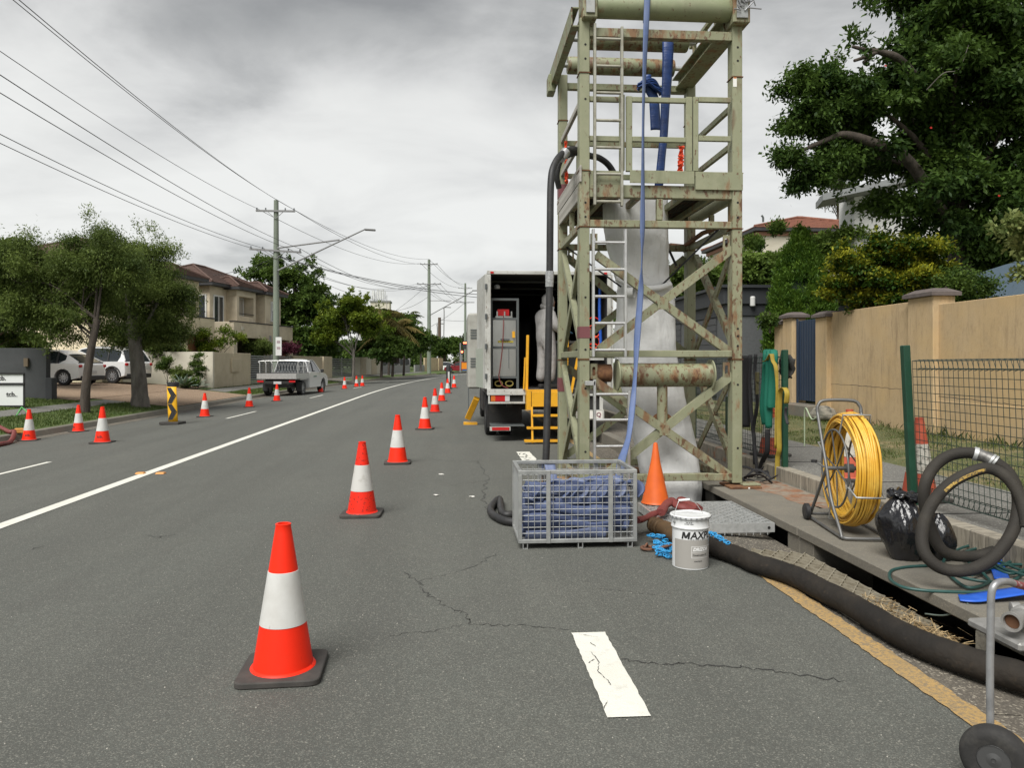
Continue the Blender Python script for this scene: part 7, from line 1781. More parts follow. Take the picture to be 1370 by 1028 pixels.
def townhouse(label, O, rz, wallm, seed, open_garage=True):
    h = thing('townhouse', label, 'house', O, None, rz)   # local x along the facade, y away from the road
    W = 7.83
    lb = lambda nm, *a, m=wallm, bevel=.02: MB().bx(*a).build(nm, m, h, local=True, bevel=bevel)
    # garage level: piers and lintel band round real openings
    zg = O[2]
    lb('wall', 0, W, 0, .25, 2.75, 3.7); lb('wall', 0, .41, .0, .25, 0, 2.749); lb('wall', 3.5, 5.25, 0, .25, 0, 2.749); lb('wall', 7.38, W, 0, .25, 0, 2.749)
    lb('wall', 0, .25, .251, 8, 0, 3.7); lb('wall', W - .25, W, .251, 8, 0, 3.7)
    lb('wall', 0, W, 8.0, 8.2, 0, 6.1)
    MB().bx(-.04, W + .04, -.04, .29, 3.7, 3.76).build('parapet_capping', FAS, h, local=True)
    MB().bx(.25, W - .25, .9 if not open_garage else 4.5, 1.0 if not open_garage else 4.6, 0, 2.8).build('garage_back', CH, h, local=True)
    lb('terrace_slab', .25, W - .25, .26, 2.2, 2.9, 3.1)
    for k in range(6): MB().bx(5.28, 7.35, .30, .34, .02 + k * .45, .02 + k * .45 + .43).build('garage_door_panel', BROWND, h, local=True)
    # upper storey: set back main body, projecting bays
    lb('upper_wall', .0, W, 1.6, 8, 3.1, 6.05); lb('bay_wall', 1.9, 4.3, .9, 1.599, 5.45, 6.0); lb('bay_wall', 1.9, 2.2, .9, 1.599, 3.11, 5.45); lb('bay_wall', 4.0, 4.3, .9, 1.599, 3.11, 5.45); lb('bay_wall', 2.2, 4.0, .9, 1.1, 3.11, 4.2)
    lb('bay_wall', 5.2, 7.4, .7, 1.599, 3.11, 5.95)
    window(h, 2.3, 3.9, 1.585, 0, 4.2, 5.45, 'y', blind=True); window(h, 5.9, 6.9, .69, 0, 4.0, 5.4, 'y', blind=False)
    lb('roller_blind', 6.0, 6.8, .60, .64, 4.75, 5.35, m=WINF)
    window(h, .35, 1.5, 1.59, 0, 3.4, 5.4, 'y'); lb('white_shutter', 4.35, 4.6, 1.3, 1.58, 3.6, 5.4, m=WINF)
    window(h, -.01, 0, 1.8, 2.9, 3.9, 5.4, 'x'); window(h, -.01, 0, 3.6, 4.8, 3.9, 5.4, 'x'); window(h, -.01, 0, .28, .75, 3.75, 3.76, 'x') if False else None
    lb('wall_vent', .8, 1.1, -.05, -.001, 3.2, 3.45, m=CRM); lb('downpipe', 4.4, 4.55, -.09, -.001, 0, 3.0, m=GRW)
    hiproof(h, 0, W, 1.6, 8.0, 6.1, 1.55); hiproof(h, 1.9, 4.3, .9, 3.5, 6.02, .75, .4); hiproof(h, 5.2, 7.4, .7, 3.5, 5.98, .75, .4)
    for x in (2.2, 3.9): pass
    MB().bx(2.2, 4.0, .86, .89, 4.32, 4.36).build('balcony_rail', FAS, h, local=True)
    return h
ux, uy = 1.9 / 7.834, 7.6 / 7.834; ra = math.atan2(uy, ux)
HB = M('house_beige', (.66, .58, .44), .9, var=[(1.2, (.44, .37, .27), .4, .7, .7)], bump=[(20, .2, .006)]); HC = M('house_cream', (.70, .61, .44), .9, var=[(1.2, (.50, .42, .27), .4, .7, .7)])
# local y must point away from the road (to -X): rotate so x runs along the street and mirror by scaling the frame
def th(label, O, wallm, s_):
    h = townhouse(label, O, ra, wallm, s_)
    return h
th('beige two storey townhouse with open garage and brown door behind the slat gate', (-13.5, 46.7, .25), HB, 1)
th('two storey cream townhouse with brown hip roof half hidden by the street trees', (-15.75, 36.6, .25), HC, 2)
h0 = thing('cream_house', 'cream house with wide garage door behind the street trees at the far left', 'house', (-29, 44, .5))
MB().bx(-40, -19.5, 43, 52, .4, 4.55).build('wall', CRM, h0, bevel=.02)
for k in range(5): MB().bx(-24.4, -21.4, 42.9, 42.98, .55 + k * .46, .55 + k * .46 + .44).build('garage_door_panel', CRM, h0)
MB().bx(-25.5, -20.4, 42.0, 42.9, 3.0, 3.35).build('porch_beam', WINF, h0)
for x in (-25.4, -20.7): MB().bx(x, x + .3, 42.1, 42.4, .5, 3.0).build('porch_post', CRM, h0)
for x in (-33, -29.5, -18.8 - 4.0): 
    w_ = MB().bx(x, x + 1.8, 42.93, 42.99, 3.6, 4.8).build('window', WINF, h0); MB().bx(x + .1, x + 1.7, 42.90, 42.928, 3.7, 4.7).build('pane', WIND, w_)
e0 = h0
hiproof(h0, -40 + 29, -19.5 + 29, 43 - 44, 52 - 44, 4.7, 1.7, .7)

# ================================================================== POLES AND WIRES
PT = M('green_treated_pole', (.20, .235, .185), .85, var=[(3, (.15, .17, .135), .4, .7, .8, 4, (1, 1, .2)), (9, (.28, .29, .25), .58, .78, .6, 5, (1, 1, .2))])
PTB = M('weathered_brown_pole', (.10, .07, .05), .9)
XA = M('crossarm_grey', (.22, .22, .22), .7); INS = M('insulator', (.16, .17, .18), .4)
WIRE_ = M('wire_black', (.035, .035, .037), .6)
def pole(label, x, y, z0, z1, arms, r0=.17, r1=.115, mat=None, sign=False):
    t = thing('power_pole', label, 'power pole', (x, y, z0), 'power poles along the left side of the street')
    MB().lathe([(r0, 0), (r0 * .93, (z1 - z0) * .4), (r1, z1 - z0)], 14, (x, y, z0)).build('pole_shaft', mat or PT, t, smooth=50)
    for (z, hw, tilt) in arms:
        MB().bar((x - hw, y - .02 - r1, z + tilt), (x + hw, y - .02 - r1, z - tilt), .10, .10).build('crossarm', XA, t)
        for q_ in (-.95, -.5, .5, .95):
            MB().lathe([(.035, 0), (.05, .03), (.03, .06), (.05, .09), (.02, .13)], 8, (x + hw * q_, y - .1 - r1 * .5, z - tilt * q_ + .05)).build('insulator', INS, t)
        MB().bar((x - hw * .45, y - .05 - r1, z), (x, y - .05 - r1, z - .45), .03, .03).build('arm_brace', XA, t); MB().bar((x + hw * .45, y - .05 - r1, z), (x, y - .05 - r1, z - .45), .03, .03).build('arm_brace', XA, t)
    return t
def dx(px, D): return PD(px, 485, D)
p1 = dx(369.5, 43); x1w, y1w = p1.x, p1.y
z1a, z1b = PD(0, 283, 43).z, PD(0, 336, 43).z
po1 = pole('nearest pale green power pole with two crossarms and a street light arm', x1w, y1w, .2, PD(0, 268, 43).z, [(z1a, 1.1, 0), (z1b, 1.45, .08)], .19, .135)
a_ = PD(372, 362, 42.9); b_ = PD(488, 307, 42.2); c_ = PD(371, 332, 42.9); d_ = PD(454, 321, 42.4)
MB().cyl(a_, b_, .05, .04, n=8).build('lamp_arm', XA, po1); MB().cyl(c_, d_, .045, n=8).build('lamp_arm', XA, po1)
MB().box(PD(495, 307.5, 42.1), (.62, .26, .10), Matrix.Rotation(.05, 3, 'Y')).build('lamp_head', XA, po1, bevel=.03)
MB().bx(x1w + .05, x1w + .38, y1w - .36, y1w - .33, 1.85, 2.9).build('pole_notice', WINF, po1)
for k, z in enumerate((2.55, 2.2)): MB().bx(x1w + .12, x1w + .31, y1w - .365, y1w - .361, z, z + .15).build('notice_print', M('notice_red', (.36, .28, .30), .6) if k == 0 else bpy.data.materials['notice_red'], po1)
mb = MB().tube(catmull([PD(371, 362, 42.7), PD(372, 375, 42.6), PD(373.5, 379, 42.6), PD(372, 384, 42.7)], 5), .02, 6); mb.build('cable_loop', WIRE_, po1)
p2 = dx(574, 96); x2w, y2w = p2.x, p2.y
za2, zb2 = PD(0, 354, 96).z, PD(0, 380.5, 96).z
po2 = pole('second power pole down the street with a street light arm reaching over the road', x2w, y2w, .0, PD(0, 347.5, 96).z, [(za2, 1.1, 0), (zb2, 1.55, 0)], .26, .17)
MB().cyl(PD(576, 421.5, 96), PD(632, 390, 95), .06, n=6).build('lamp_arm', XA, po2); MB().box(PD(636, 389, 95), (.8, .3, .13)).build('lamp_head', XA, po2); MB().cyl(PD(576, 402.5, 96), PD(604, 402.5, 96), .04, n=6).build('stay_rod', XA, po2)
p3 = dx(622.5, 140); x3w, y3w = p3.x, p3.y
za3, zb3 = PD(0, 386, 140).z, PD(0, 405, 140).z
po3 = pole('third power pole, farthest down the street, left of the truck', x3w, y3w, .0, PD(0, 379, 140).z, [(za3, 1.3, 0), (zb3, 1.7, 0)], .26, .17)
po0 = pole('power pole behind the viewer carrying the street wires', x1w + .3, -8.0, 0, 10.8, [(z1a, 1.1, 0), (z1b, 1.45, 0)])
po4 = pole('short brown pole beyond the second power pole', dx(588, 150).x, dx(588, 150).y, 0, PD(0, 425, 150).z, [], .35, .3, PTB)
for px, pt_, lb in ((594, 412, 'thin curved street light far off beyond the second power pole'), (585, 434, 'short far street light beside the brown pole')):
    t = thing('street_light', lb, 'street light', dx(px - 1, 170)); q = PD(px, pt_, 170)
    MB().tube(catmull([Vector((t.location.x, t.location.y, 0)), Vector((t.location.x + .2, t.location.y, q.z - 1.5)), q, q + Vector((1.6, 0, .1))], 5), .11, 6).build('light_mast', XA, t)
def wire(name, label, a, b, sag, r_=.008, group='power lines'):
    a = Vector(a); b = Vector(b); P = [a.lerp(b, k / 28) - Vector((0, 0, 4 * sag * (k / 28) * (1 - k / 28))) for k in range(29)]
    return tag(MB().tube(P, r_, 5, caps=False).build(name, WIRE_), label, 'overhead wire', group)
x0w, y0w = po0.location.x, po0.location.y; yb_ = .2
def wset(xa, ya, xb, yb, zt0, zt1, zl0, zl1, s1, s2, nm, rr):
    U = [(-1.05, zt0, zt1, s1, 'outer left upper'), (.95, zt0, zt1, s1 * 1.02, 'right upper'), (0.0, zt0 + .55, zt1 + .55, s1 * .9, 'centre top')]
    Lw = [(-1.35, zl0, zl1, s2, 'outer left lower'), (-.7, zl0, zl1, s2 * 1.1, 'inner left lower'), (.7, zl0, zl1, s2 * .95, 'inner right lower'), (1.35, zl0, zl1, s2, 'outer right lower')]
    for off, za__, zb__, s_, l_ in U + Lw:
        wire('power_line', '%s power line %s' % (l_, nm), (xa + off, ya, za__), (xb + off, yb, zb__), s_, rr)
wset(x0w, y0w, x1w, y1w, z1a + .15, z1a + .15, z1b + .15, z1b + .15, 1.15, 1.0, 'coming over the left of the street to the nearest pole', .011)
wset(x1w, y1w, x2w, y2w, z1a + .15, za2 + .15, z1b + .15, zb2 + .15, 1.1, 1.5, 'between the nearest and second poles', .014)
wset(x2w, y2w, x3w, y3w, za2 + .15, za3 + .15, zb2 + .15, zb3 + .15, .8, 1.0, 'between the second and third poles', .02)
b1 = PD(740, 364, 60); b2 = PD(745, 372, 58)
P = lambda px, py, D: PD(px, py, D)
wire('service_cable', 'upper black service cable crossing the street behind the truck', P(373, 343, 43), PD(990, 353, 52), 2.3, .02, 'service cables')
wire('service_cable', 'lower black service cable crossing the street behind the truck', P(373, 344, 43), PD(985, 372, 50), 2.0, .018, 'service cables')
wire('service_cable', 'service cable dropping from the nearest pole to the beige townhouse', P(366, 346, 43), PD(262, 370, 50), .25, .014, 'service cables')
wire('service_cable', 'second service cable dropping from the nearest pole to the houses', P(366, 348, 43), PD(296, 380, 52), .2, .012, 'service cables')
wire('service_cable', 'service cable from the nearest pole down to the palms', P(372, 345, 43), PD(515, 402, 80), .6, .014, 'service cables')
wire('service_cable', 'service cable from the second pole down to the left roof', P(573, 380, 96), PD(520, 422, 110), .2, .02, 'service cables')
wire('service_cable', 'service cable from the second pole sagging left over the palms', P(573, 397, 96), PD(500, 413, 90), .9, .02, 'service cables')
wire('service_cable', 'far wire to the brown pole', P(588, 428, 150), PD(660, 428, 150), .3, .03, 'service cables')
wire('service_cable', 'far wire from the third pole down to the left', P(622, 405, 140), PD(560, 445, 150), .5, .03, 'service cables')
# traffic lights at the end
tl = thing('traffic_light', 'traffic light showing red at the end of the street beside the truck', 'traffic light', dx(616, 108))
q = dx(616, 108)
MB().cyl((q.x, q.y, 0), (q.x, q.y, PD(0, 459, 108).z), .11, n=8).build('signal_post', XA, tl)
q2 = PD(622, 462, 108); MB().box((q2.x, q2.y, q2.z), (.62, .4, 1.15)).build('signal_head', PLA, tl, bevel=.05)
RL = M('signal_red', (.5, .02, .02), .4, emit=((1, .12, .05), 6.0))
for dx_ in (-.13, .13): 
    mb = MB(); mb.lathe([(.0, 0), (.12, .02)], 12, (q2.x + dx_, q2.y - .22, q2.z + .33), Vector((0, -1, 0)).to_track_quat('Z', 'Y').to_matrix(), capb=False); mb.build('red_lamp', RL, tl)
q3 = PD(618, 471, 125); t2 = thing('traffic_light', 'small second red signal low behind the traffic light', 'traffic light', (q3.x, q3.y, 0)); MB().cyl((q3.x, q3.y, 0), (q3.x, q3.y, q3.z), .1, n=8).build('signal_post', XA, t2); MB().box(q3, (.5, .3, .7)).build('signal_head', PLA, t2)
MB().box((q3.x, q3.y - .17, q3.z), (.3, .03, .3)).build('red_lamp', RL, t2)
t3 = thing('far_car', 'white car roof seen beyond the dark red car', 'car', (2.0, 121, 0))
t3n = t3
bpy.data.objects.remove(t3)
car('white car mostly hidden behind the dark red car', (-3.5, 121.0, .02), R(0), 4.6, 1.5, 1.85, CARW, name='crossing_car')
# phone antennas on a pale building
ab = thing('antenna_building', 'pale far building with a cluster of white phone antennas on its roof above the palms', 'building', dx(507, 230))
q = PD(507, 403, 230); MB().bx(q.x - 2.6, q.x + 3.2, q.y, q.y + 6, 0, q.z).build('tower_block', CRM, ab); MB().bx(q.x - 2.9, q.x + 3.5, q.y - .3, q.y + 6.3, q.z - .3, q.z + .2).build('roof_slab', GRW, ab)
rnd = random.Random(6)
for k in range(8):
    x = q.x - 2.2 + k * .55; z = q.z + .2 + rnd.uniform(0, .6); MB().bx(x, x + .26, q.y + rnd.uniform(-.6, .8), q.y + 1.2, z, z + 2.6 + rnd.uniform(-.5, .7)).build('antenna_panel', WINF, ab)
    MB().cyl((x + .13, q.y + .5, q.z), (x + .13, q.y + .5, z + 1), .05, n=6).build('antenna_mast', XA, ab)
t5 = thing('beacon_mast', 'thin far mast between the palms and the second power pole', 'mast', dx(517.5, 200)); MB().cyl(PD(517.5, 485, 200), PD(517.5, 395, 200), .08, n=5).build('mast_rod', XA, t5)
# right far buildings
rh = thing('terracotta_house', 'house with terracotta tiled roof above the trees behind the garage', 'house', (18, 38, .4))
c0 = PD(1000, 305, 40); c1 = PD(1150, 305, 40)
MB().bx(c0.x + .6, c1.x + 3, c0.y, c0.y + 8, .3, c0.z - .2).build('wall', CRM, rh)
MB().bx(c0.x + .5, c1.x + 3.1, c0.y - .1, c0.y + 8.1, c0.z - .4, c0.z - .21).build('fascia_board', M('terracotta_fascia', (.35, .17, .11), .7), rh)
hiproof(rh, c0.x + .6 - 18, c1.x + 3 - 18, c0.y - 38, c0.y + 8 - 38, c0.z - .4, 1.35, .35, ROOFR)
MB().tube([PD(1021, 297, 39.5), PD(1021, 291, 39.5), PD(1019, 288, 39.5)], .06, 6).build('roof_vent_pipe', GF, rh)
wh = thing('white_house', 'white rendered house with pale soffit half hidden behind the big dark tree', 'house', (17, 31, .4))
a_ = PD(1143, 0, 30); b_ = PD(1200, 0, 30); MB().bx(a_.x, b_.x + 5, a_.y, a_.y + 1.2, .3, PD(0, 262, 30).z).build('wall', WINF, wh)
e0_, e1_ = PD(1101, 268, 29), PD(1160, 248, 29); mb = MB(); mb.add([e0_ + Vector((0, 0, 0)), e1_ + Vector((6, 0, 1.2)), e1_ + Vector((6, 1.6, 1.2)), e0_ + Vector((.5, 1.6, 0)), e0_ + Vector((0, 0, .25)), e1_ + Vector((6, 0, 1.45)), e1_ + Vector((6, 1.6, 1.45)), e0_ + Vector((.5, 1.6, .25))], [(3, 2, 1, 0), (4, 5, 6, 7), (0, 1, 5, 4), (1, 2, 6, 5), (2, 3, 7, 6), (3, 0, 4, 7)])
mb.build('roof_eave', M('soffit_grey', (.24, .25, .25), .7), wh)
an = PD(1119, 268, 36); t6 = thing('tv_aerial', 'thin television aerial on the terracotta roof', 'aerial', PD(1104, 283, 38)); MB().cyl(PD(1104, 284, 38), PD(1104, 268, 38), .025, n=5).build('aerial_mast', XA, t6); MB().cyl(PD(1100, 269, 38), PD(1125, 266, 38), .02, n=5).build('aerial_boom', XA, t6)
rr_ = thing('blue_grey_roof', 'corner of a blue grey sheet metal roof above the wall at the right edge', 'roof', (9.5, 9.5, 0))
a_ = PD(1348, 397, 13); mb = MB(); mb.add([a_, PD(1420, 330, 13), PD(1420, 330, 13) + Vector((2, 6, 0)), a_ + Vector((2, 6, 0)), PD(1420, 397, 13), PD(1420, 397, 13) + Vector((2, 6, 0))], [(0, 1, 2, 3), (0, 4, 1), (3, 2, 5)]); mb.build('roof_sheet', M('blue_grey_sheet', (.10, .14, .18), .5), rr_)
MB().bx(a_.x, a_.x + 2.2, a_.y + .1, a_.y + 6, .3, a_.z).build('shed_wall', GB, rr_)
# ================================================================== TREES AND PLANTS
BARK = M('dark_bark', (.075, .06, .048), .95, var=[(6, (.035, .028, .022), .4, .65, .85, 6, (1, 1, .3)), (14, (.15, .13, .11), .58, .76, .6, 6, (1, 1, .3))], bump=[(14, .9, .03, (1, 1, .25))])
BARKG = M('grey_bark', (.16, .145, .125), .95, var=[(6, (.08, .07, .06), .42, .66, .85, 6, (1, 1, .3)), (14, (.24, .23, .21), .58, .76, .6, 6, (1, 1, .3))], bump=[(14, .9, .03, (1, 1, .25))])
def leaves(name, mat, clumps, n, ll, lw, seed, parent, off, droop=.2, spray=6, shell=.45, up=.35, twig=.12, tone_bias=0.0, tipz=.25):
    rs = np.random.RandomState(seed)
    C = np.array([c[:3] for c in clumps]); Rd = np.array([c[3:6] for c in clumps]); ct = rs.uniform(-.28, .28, len(C))
    wgt = (Rd[:, 0] * Rd[:, 1] * Rd[:, 2]) ** (2 / 3.); wgt /= wgt.sum(); m = max(1, n // spray)
    k = rs.choice(len(C), m, p=wgt)
    d = rs.normal(size=(m, 3)); d /= np.linalg.norm(d, axis=1)[:, None]
    d[:, 2] = np.where(d[:, 2] < -.5, -d[:, 2] * .6, d[:, 2])
    r = rs.uniform(0, 1, m) ** shell; r = r * (1 + .25 * rs.uniform(-1, 1, m))
    base = C[k] + d * Rd[k] * r[:, None]
    ax = d + rs.normal(size=(m, 3)) * .55 + np.array([0, 0, up - droop * 1.2]); ax /= np.linalg.norm(ax, axis=1)[:, None]
    t = np.tile(np.linspace(-.5, .5, spray), m); b = np.repeat(base, spray, 0); a = np.repeat(ax, spray, 0); kk = np.repeat(k, spray); dd = np.repeat(d, spray, 0)
    N = len(b); b = b + a * (t[:, None] * twig * 2) + rs.normal(size=(N, 3)) * twig * .22
    side = rs.normal(size=(N, 3)); side -= a * (side * a).sum(1)[:, None]; side /= np.linalg.norm(side, axis=1)[:, None]
    la = a * .55 + side * .85 + np.array([0, 0, -droop]) ; la /= np.linalg.norm(la, axis=1)[:, None]
    nn = np.cross(la, rs.normal(size=(N, 3)) * .5 + np.array([0, 0, 1.])); nn /= np.linalg.norm(nn, axis=1)[:, None] + 1e-9
    L_ = ll * rs.uniform(.6, 1.3, N)[:, None]; Wd = lw * rs.uniform(.7, 1.25, N)[:, None]
    V = np.stack([b, b + la * L_ * .45 + nn * Wd, b + la * L_, b + la * L_ * .45 - nn * Wd], 1).reshape(-1, 3)
    F = np.arange(N * 4).reshape(-1, 4)
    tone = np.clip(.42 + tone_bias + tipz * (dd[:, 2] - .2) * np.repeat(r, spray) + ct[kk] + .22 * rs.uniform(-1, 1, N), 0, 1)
    return np_mesh(name, V, F, mat, parent, np.repeat(tone, 4), off=off)
def clumps_in(ells, n, rmin, rmax, seed, flat=.75, bias=.5):
    rs = np.random.RandomState(seed); out = []; E = np.array(ells); w_ = E[:, 3] * E[:, 4] * E[:, 5]; w_ = w_ / w_.sum()
    for i in range(n):
        e_ = E[rs.choice(len(E), p=w_)]; d = rs.normal(size=3); d /= np.linalg.norm(d); r = rs.uniform(0, 1) ** bias
        q_ = rs.uniform(rmin, rmax); out.append((*(e_[:3] + d * e_[3:6] * r), q_, q_, q_ * flat))
    return out
def tree(name, label, cat, base, h_trunk, ells, ncl, cr, leafn, ll, lw, mat, bark=BARK, r0=.2, seed=1, droop=.2, lean=(0, 0), limbs=12, spray=6, twig=.12, group=None, forks=None, flat=.75, bias=.5, tb=0.0, up=.35, cname='crown', tipz=.25, wisp=0):
    base = Vector(base); t = thing(name, label, cat, base, group)
    cl = clumps_in(ells, ncl, cr[0], cr[1], seed, flat, bias)
    rnd = random.Random(seed)
    top = base + Vector((lean[0], lean[1], h_trunk))
    mb = MB(); P = catmull([base - Vector((0, 0, .1)), base + Vector((lean[0] * .15, lean[1] * .1, h_trunk * .3)), base + Vector((lean[0] * .5 + rnd.uniform(-.05, .05), lean[1] * .5, h_trunk * .65)), top], 6)
    n = len(P); mb.tube(P, [r0 * (1.25 if i == 0 else 1.08 if i < 3 else 1 - .35 * i / n) for i in range(n)], 12)
    mb.build('trunk', bark, t, smooth=60)
    mb = MB(); tg = sorted(cl, key=lambda c: rnd.random())[:limbs]
    for i, c in enumerate(tg):
        c = Vector(c[:3]); s_ = P[rnd.randint(int(n * .7), n - 1)]; mid = s_.lerp(c, .5) + Vector((rnd.uniform(-.2, .2), rnd.uniform(-.2, .2), rnd.uniform(.0, .3) * (c - s_).length * .5))
        q = catmull([s_, mid, c], 5); ra_ = r0 * rnd.uniform(.2, .38); mb.tube(q, [ra_ * (1 - .8 * k / len(q)) for k in range(len(q))], 7)
        for j in range(2):
            c2 = Vector(cl[rnd.randrange(len(cl))][:3]); 
            if (c2 - mid).length < 2.2: mb.tube([mid, mid.lerp(c2, .5) + Vector((0, 0, .1)), c2], [ra_ * .4, ra_ * .25, ra_ * .08], 5)
    mb.build('limbs', bark, t, smooth=60)
    if wisp:
        rs_ = np.random.RandomState(seed + 500); W_ = []
        for i in range(wisp):
            e_ = ells[rs_.randint(len(ells))]; d = rs_.normal(size=3); d[2] = abs(d[2]) * .9 if rs_.rand() < .75 else d[2]; d /= np.linalg.norm(d); q_ = rs_.uniform(.5, 1.) * cr[0] * .75
            W_.append((e_[0] + d[0] * (e_[3] + cr[1] * .7), e_[1] + d[1] * (e_[4] + cr[1] * .7), e_[2] + d[2] * (e_[5] + cr[1] * .6), q_, q_, q_ * 1.5))
        leaves('outer_sprays', mat, W_, int(leafn * .05), ll, lw, seed + 9, t, base, -.1, spray, twig=twig, up=.8, tone_bias=.05)
    leaves(cname, mat, cl, leafn, ll, lw, seed, t, base, droop, spray, twig=twig, tone_bias=tb, up=up, tipz=tipz)
    return t
LM = leafmat('leaf_olive', (.045, .072, .018), (.20, .26, .065), .42)
LD = leafmat('leaf_dark', (.024, .052, .013), (.11, .18, .034), .36, .5)
LMED = leafmat('leaf_mid_green', (.032, .068, .016), (.135, .20, .038), .38)
LB = leafmat('leaf_bright', (.05, .095, .010), (.22, .27, .03), .35)
LY = leafmat('leaf_yellow_green', (.028, .065, .008), (.40, .38, .03), .35)
LC = leafmat('leaf_conifer', (.035, .085, .012), (.14, .23, .028), .4)
LP = leafmat('palm_leaf', (.020, .040, .014), (.12, .13, .045), .25)
LF = leafmat('leaf_far', (.035, .055, .022), (.11, .14, .045), .3)
LG_ = leafmat('agave_leaf', (.10, .14, .11), (.20, .26, .20), .1)
def gp(px, py): return ground_left(px, py)
# ---- the two street trees on the left
b1 = gp(113, 552); b2 = gp(188, 545)
D1 = b1.y; 
def el(px, py, D, rx, ry, rz): p = PD(px, py, D); return (p.x, p.y, p.z, rx, ry, rz)
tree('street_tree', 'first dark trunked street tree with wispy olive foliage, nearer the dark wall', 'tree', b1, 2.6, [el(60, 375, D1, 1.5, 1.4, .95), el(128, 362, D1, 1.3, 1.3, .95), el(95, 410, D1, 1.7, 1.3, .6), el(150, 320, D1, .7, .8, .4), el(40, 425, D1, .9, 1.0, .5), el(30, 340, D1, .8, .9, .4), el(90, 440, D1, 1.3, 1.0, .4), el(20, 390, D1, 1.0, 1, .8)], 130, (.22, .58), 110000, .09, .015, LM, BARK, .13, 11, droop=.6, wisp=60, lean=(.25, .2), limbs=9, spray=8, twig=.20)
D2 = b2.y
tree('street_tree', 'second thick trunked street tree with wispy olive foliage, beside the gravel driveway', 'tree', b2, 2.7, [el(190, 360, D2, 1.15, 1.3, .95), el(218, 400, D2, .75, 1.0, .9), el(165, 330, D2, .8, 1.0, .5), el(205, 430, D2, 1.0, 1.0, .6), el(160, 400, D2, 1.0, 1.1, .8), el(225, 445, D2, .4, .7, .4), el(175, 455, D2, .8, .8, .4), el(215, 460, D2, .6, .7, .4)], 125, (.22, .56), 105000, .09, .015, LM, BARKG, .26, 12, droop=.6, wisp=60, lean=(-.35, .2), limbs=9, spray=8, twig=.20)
# leafier tree at the very left edge and garden behind the dark wall
tree('garden_tree', 'bushy tree rising behind the dark grey wall at the left edge', 'tree', PD(-10, 520, 27) * 1, 2.0, [el(10, 420, 27, 1.8, 1.5, 1.2), el(-20, 370, 28, 2, 1.5, 1.3), el(20, 350, 28, 1.0, 1, .6)], 56, (.35, .65), 44000, .15, .035, LMED, BARK, .18, 13)
for (px, py, D, w_, h_, m_, lb, sd) in [(30, 462, 30, 1.4, .5, LMED, 'low green shrub peeping over the dark wall', 14), (285, 462, 42, 1.7, 1.1, LB, 'leafy green shrub behind the cream wall in front of the townhouses', 15), (222, 470, 36, .9, .8, LM, 'olive shrub between the second street tree and the cream wall', 16),
        (350, 468, 48, .9, .5, LM, 'small shrub above the slat gate left of the power pole', 17), (383, 468, 50, .7, .35, leafmat('leaf_purple', (.05, .012, .02), (.12, .03, .05)), 'dark purple leaved shrub right of the power pole', 18)]:
    p = PD(px, py, D); tree('shrub', lb, 'shrub', (p.x, p.y, .4), 1.0, [(p.x, p.y, p.z, w_, w_ * .8, h_)], 16, (.3, .55), 6000, .14, .035, m_, BARK, .06, sd, limbs=5)
# garden bed by the driveway
for (px, py, D, w_, h_, lb, sd, m_) in [(225, 492, 34.5, .42, .42, 'rounded green shrub at the left of the driveway garden bed', 31, LMED), (265, 488, 34.8, .48, .62, 'taller rounded green shrub against the cream wall', 32, LMED), (243, 502, 34.2, .55, .30, 'low bushy plant in the driveway garden bed', 33, LM), (250, 514, 33.6, .6, .20, 'ground cover at the front of the driveway garden bed', 34, LMED)]:
    p = PD(px, py, D); tree('garden_shrub', lb, 'shrub', (p.x, p.y, .32), .3, [(p.x, p.y, p.z, w_, w_, h_)], 12, (.15, .3), 4500, .07, .02, m_, BARK, .03, sd, limbs=4, twig=.06)
def agave(px, py, D, r_, n, lb, sd):
    p = PD(px, py, D); t = thing('agave', lb, 'agave', (p.x, p.y, .33)); rnd = random.Random(sd)
    for k in range(n):
        a = k * 2.4; e_ = .35 + .9 * (k / n); l_ = r_ * rnd.uniform(.85, 1.1); d = Vector((math.cos(a) * math.cos(e_), math.sin(a) * math.cos(e_), math.sin(e_))); s_ = Vector((-math.sin(a), math.cos(a), 0)); u_ = d.cross(s_)
        o = Vector((p.x, p.y, .36)); rows = []
        for q_, w_ in ((0, .05), (.35, .075), (.7, .05), (1, .004)):
            c = o + d * l_ * q_ - Vector((0, 0, .18 * l_ * q_ * q_)); rows.append([c - s_ * w_ - u_ * .02, c, c + s_ * w_ - u_ * .02])
        m_ = MB().grid(rows).build('leaf', AGM, t, smooth=60)
AGM = M('agave_green', (.16, .22, .17), .5)
agave(246, 512, 33.4, .75, 20, 'grey green agave rosette in the driveway garden bed', 1); agave(262, 514, 33.9, .6, 16, 'second agave rosette nearer the letterbox', 2)
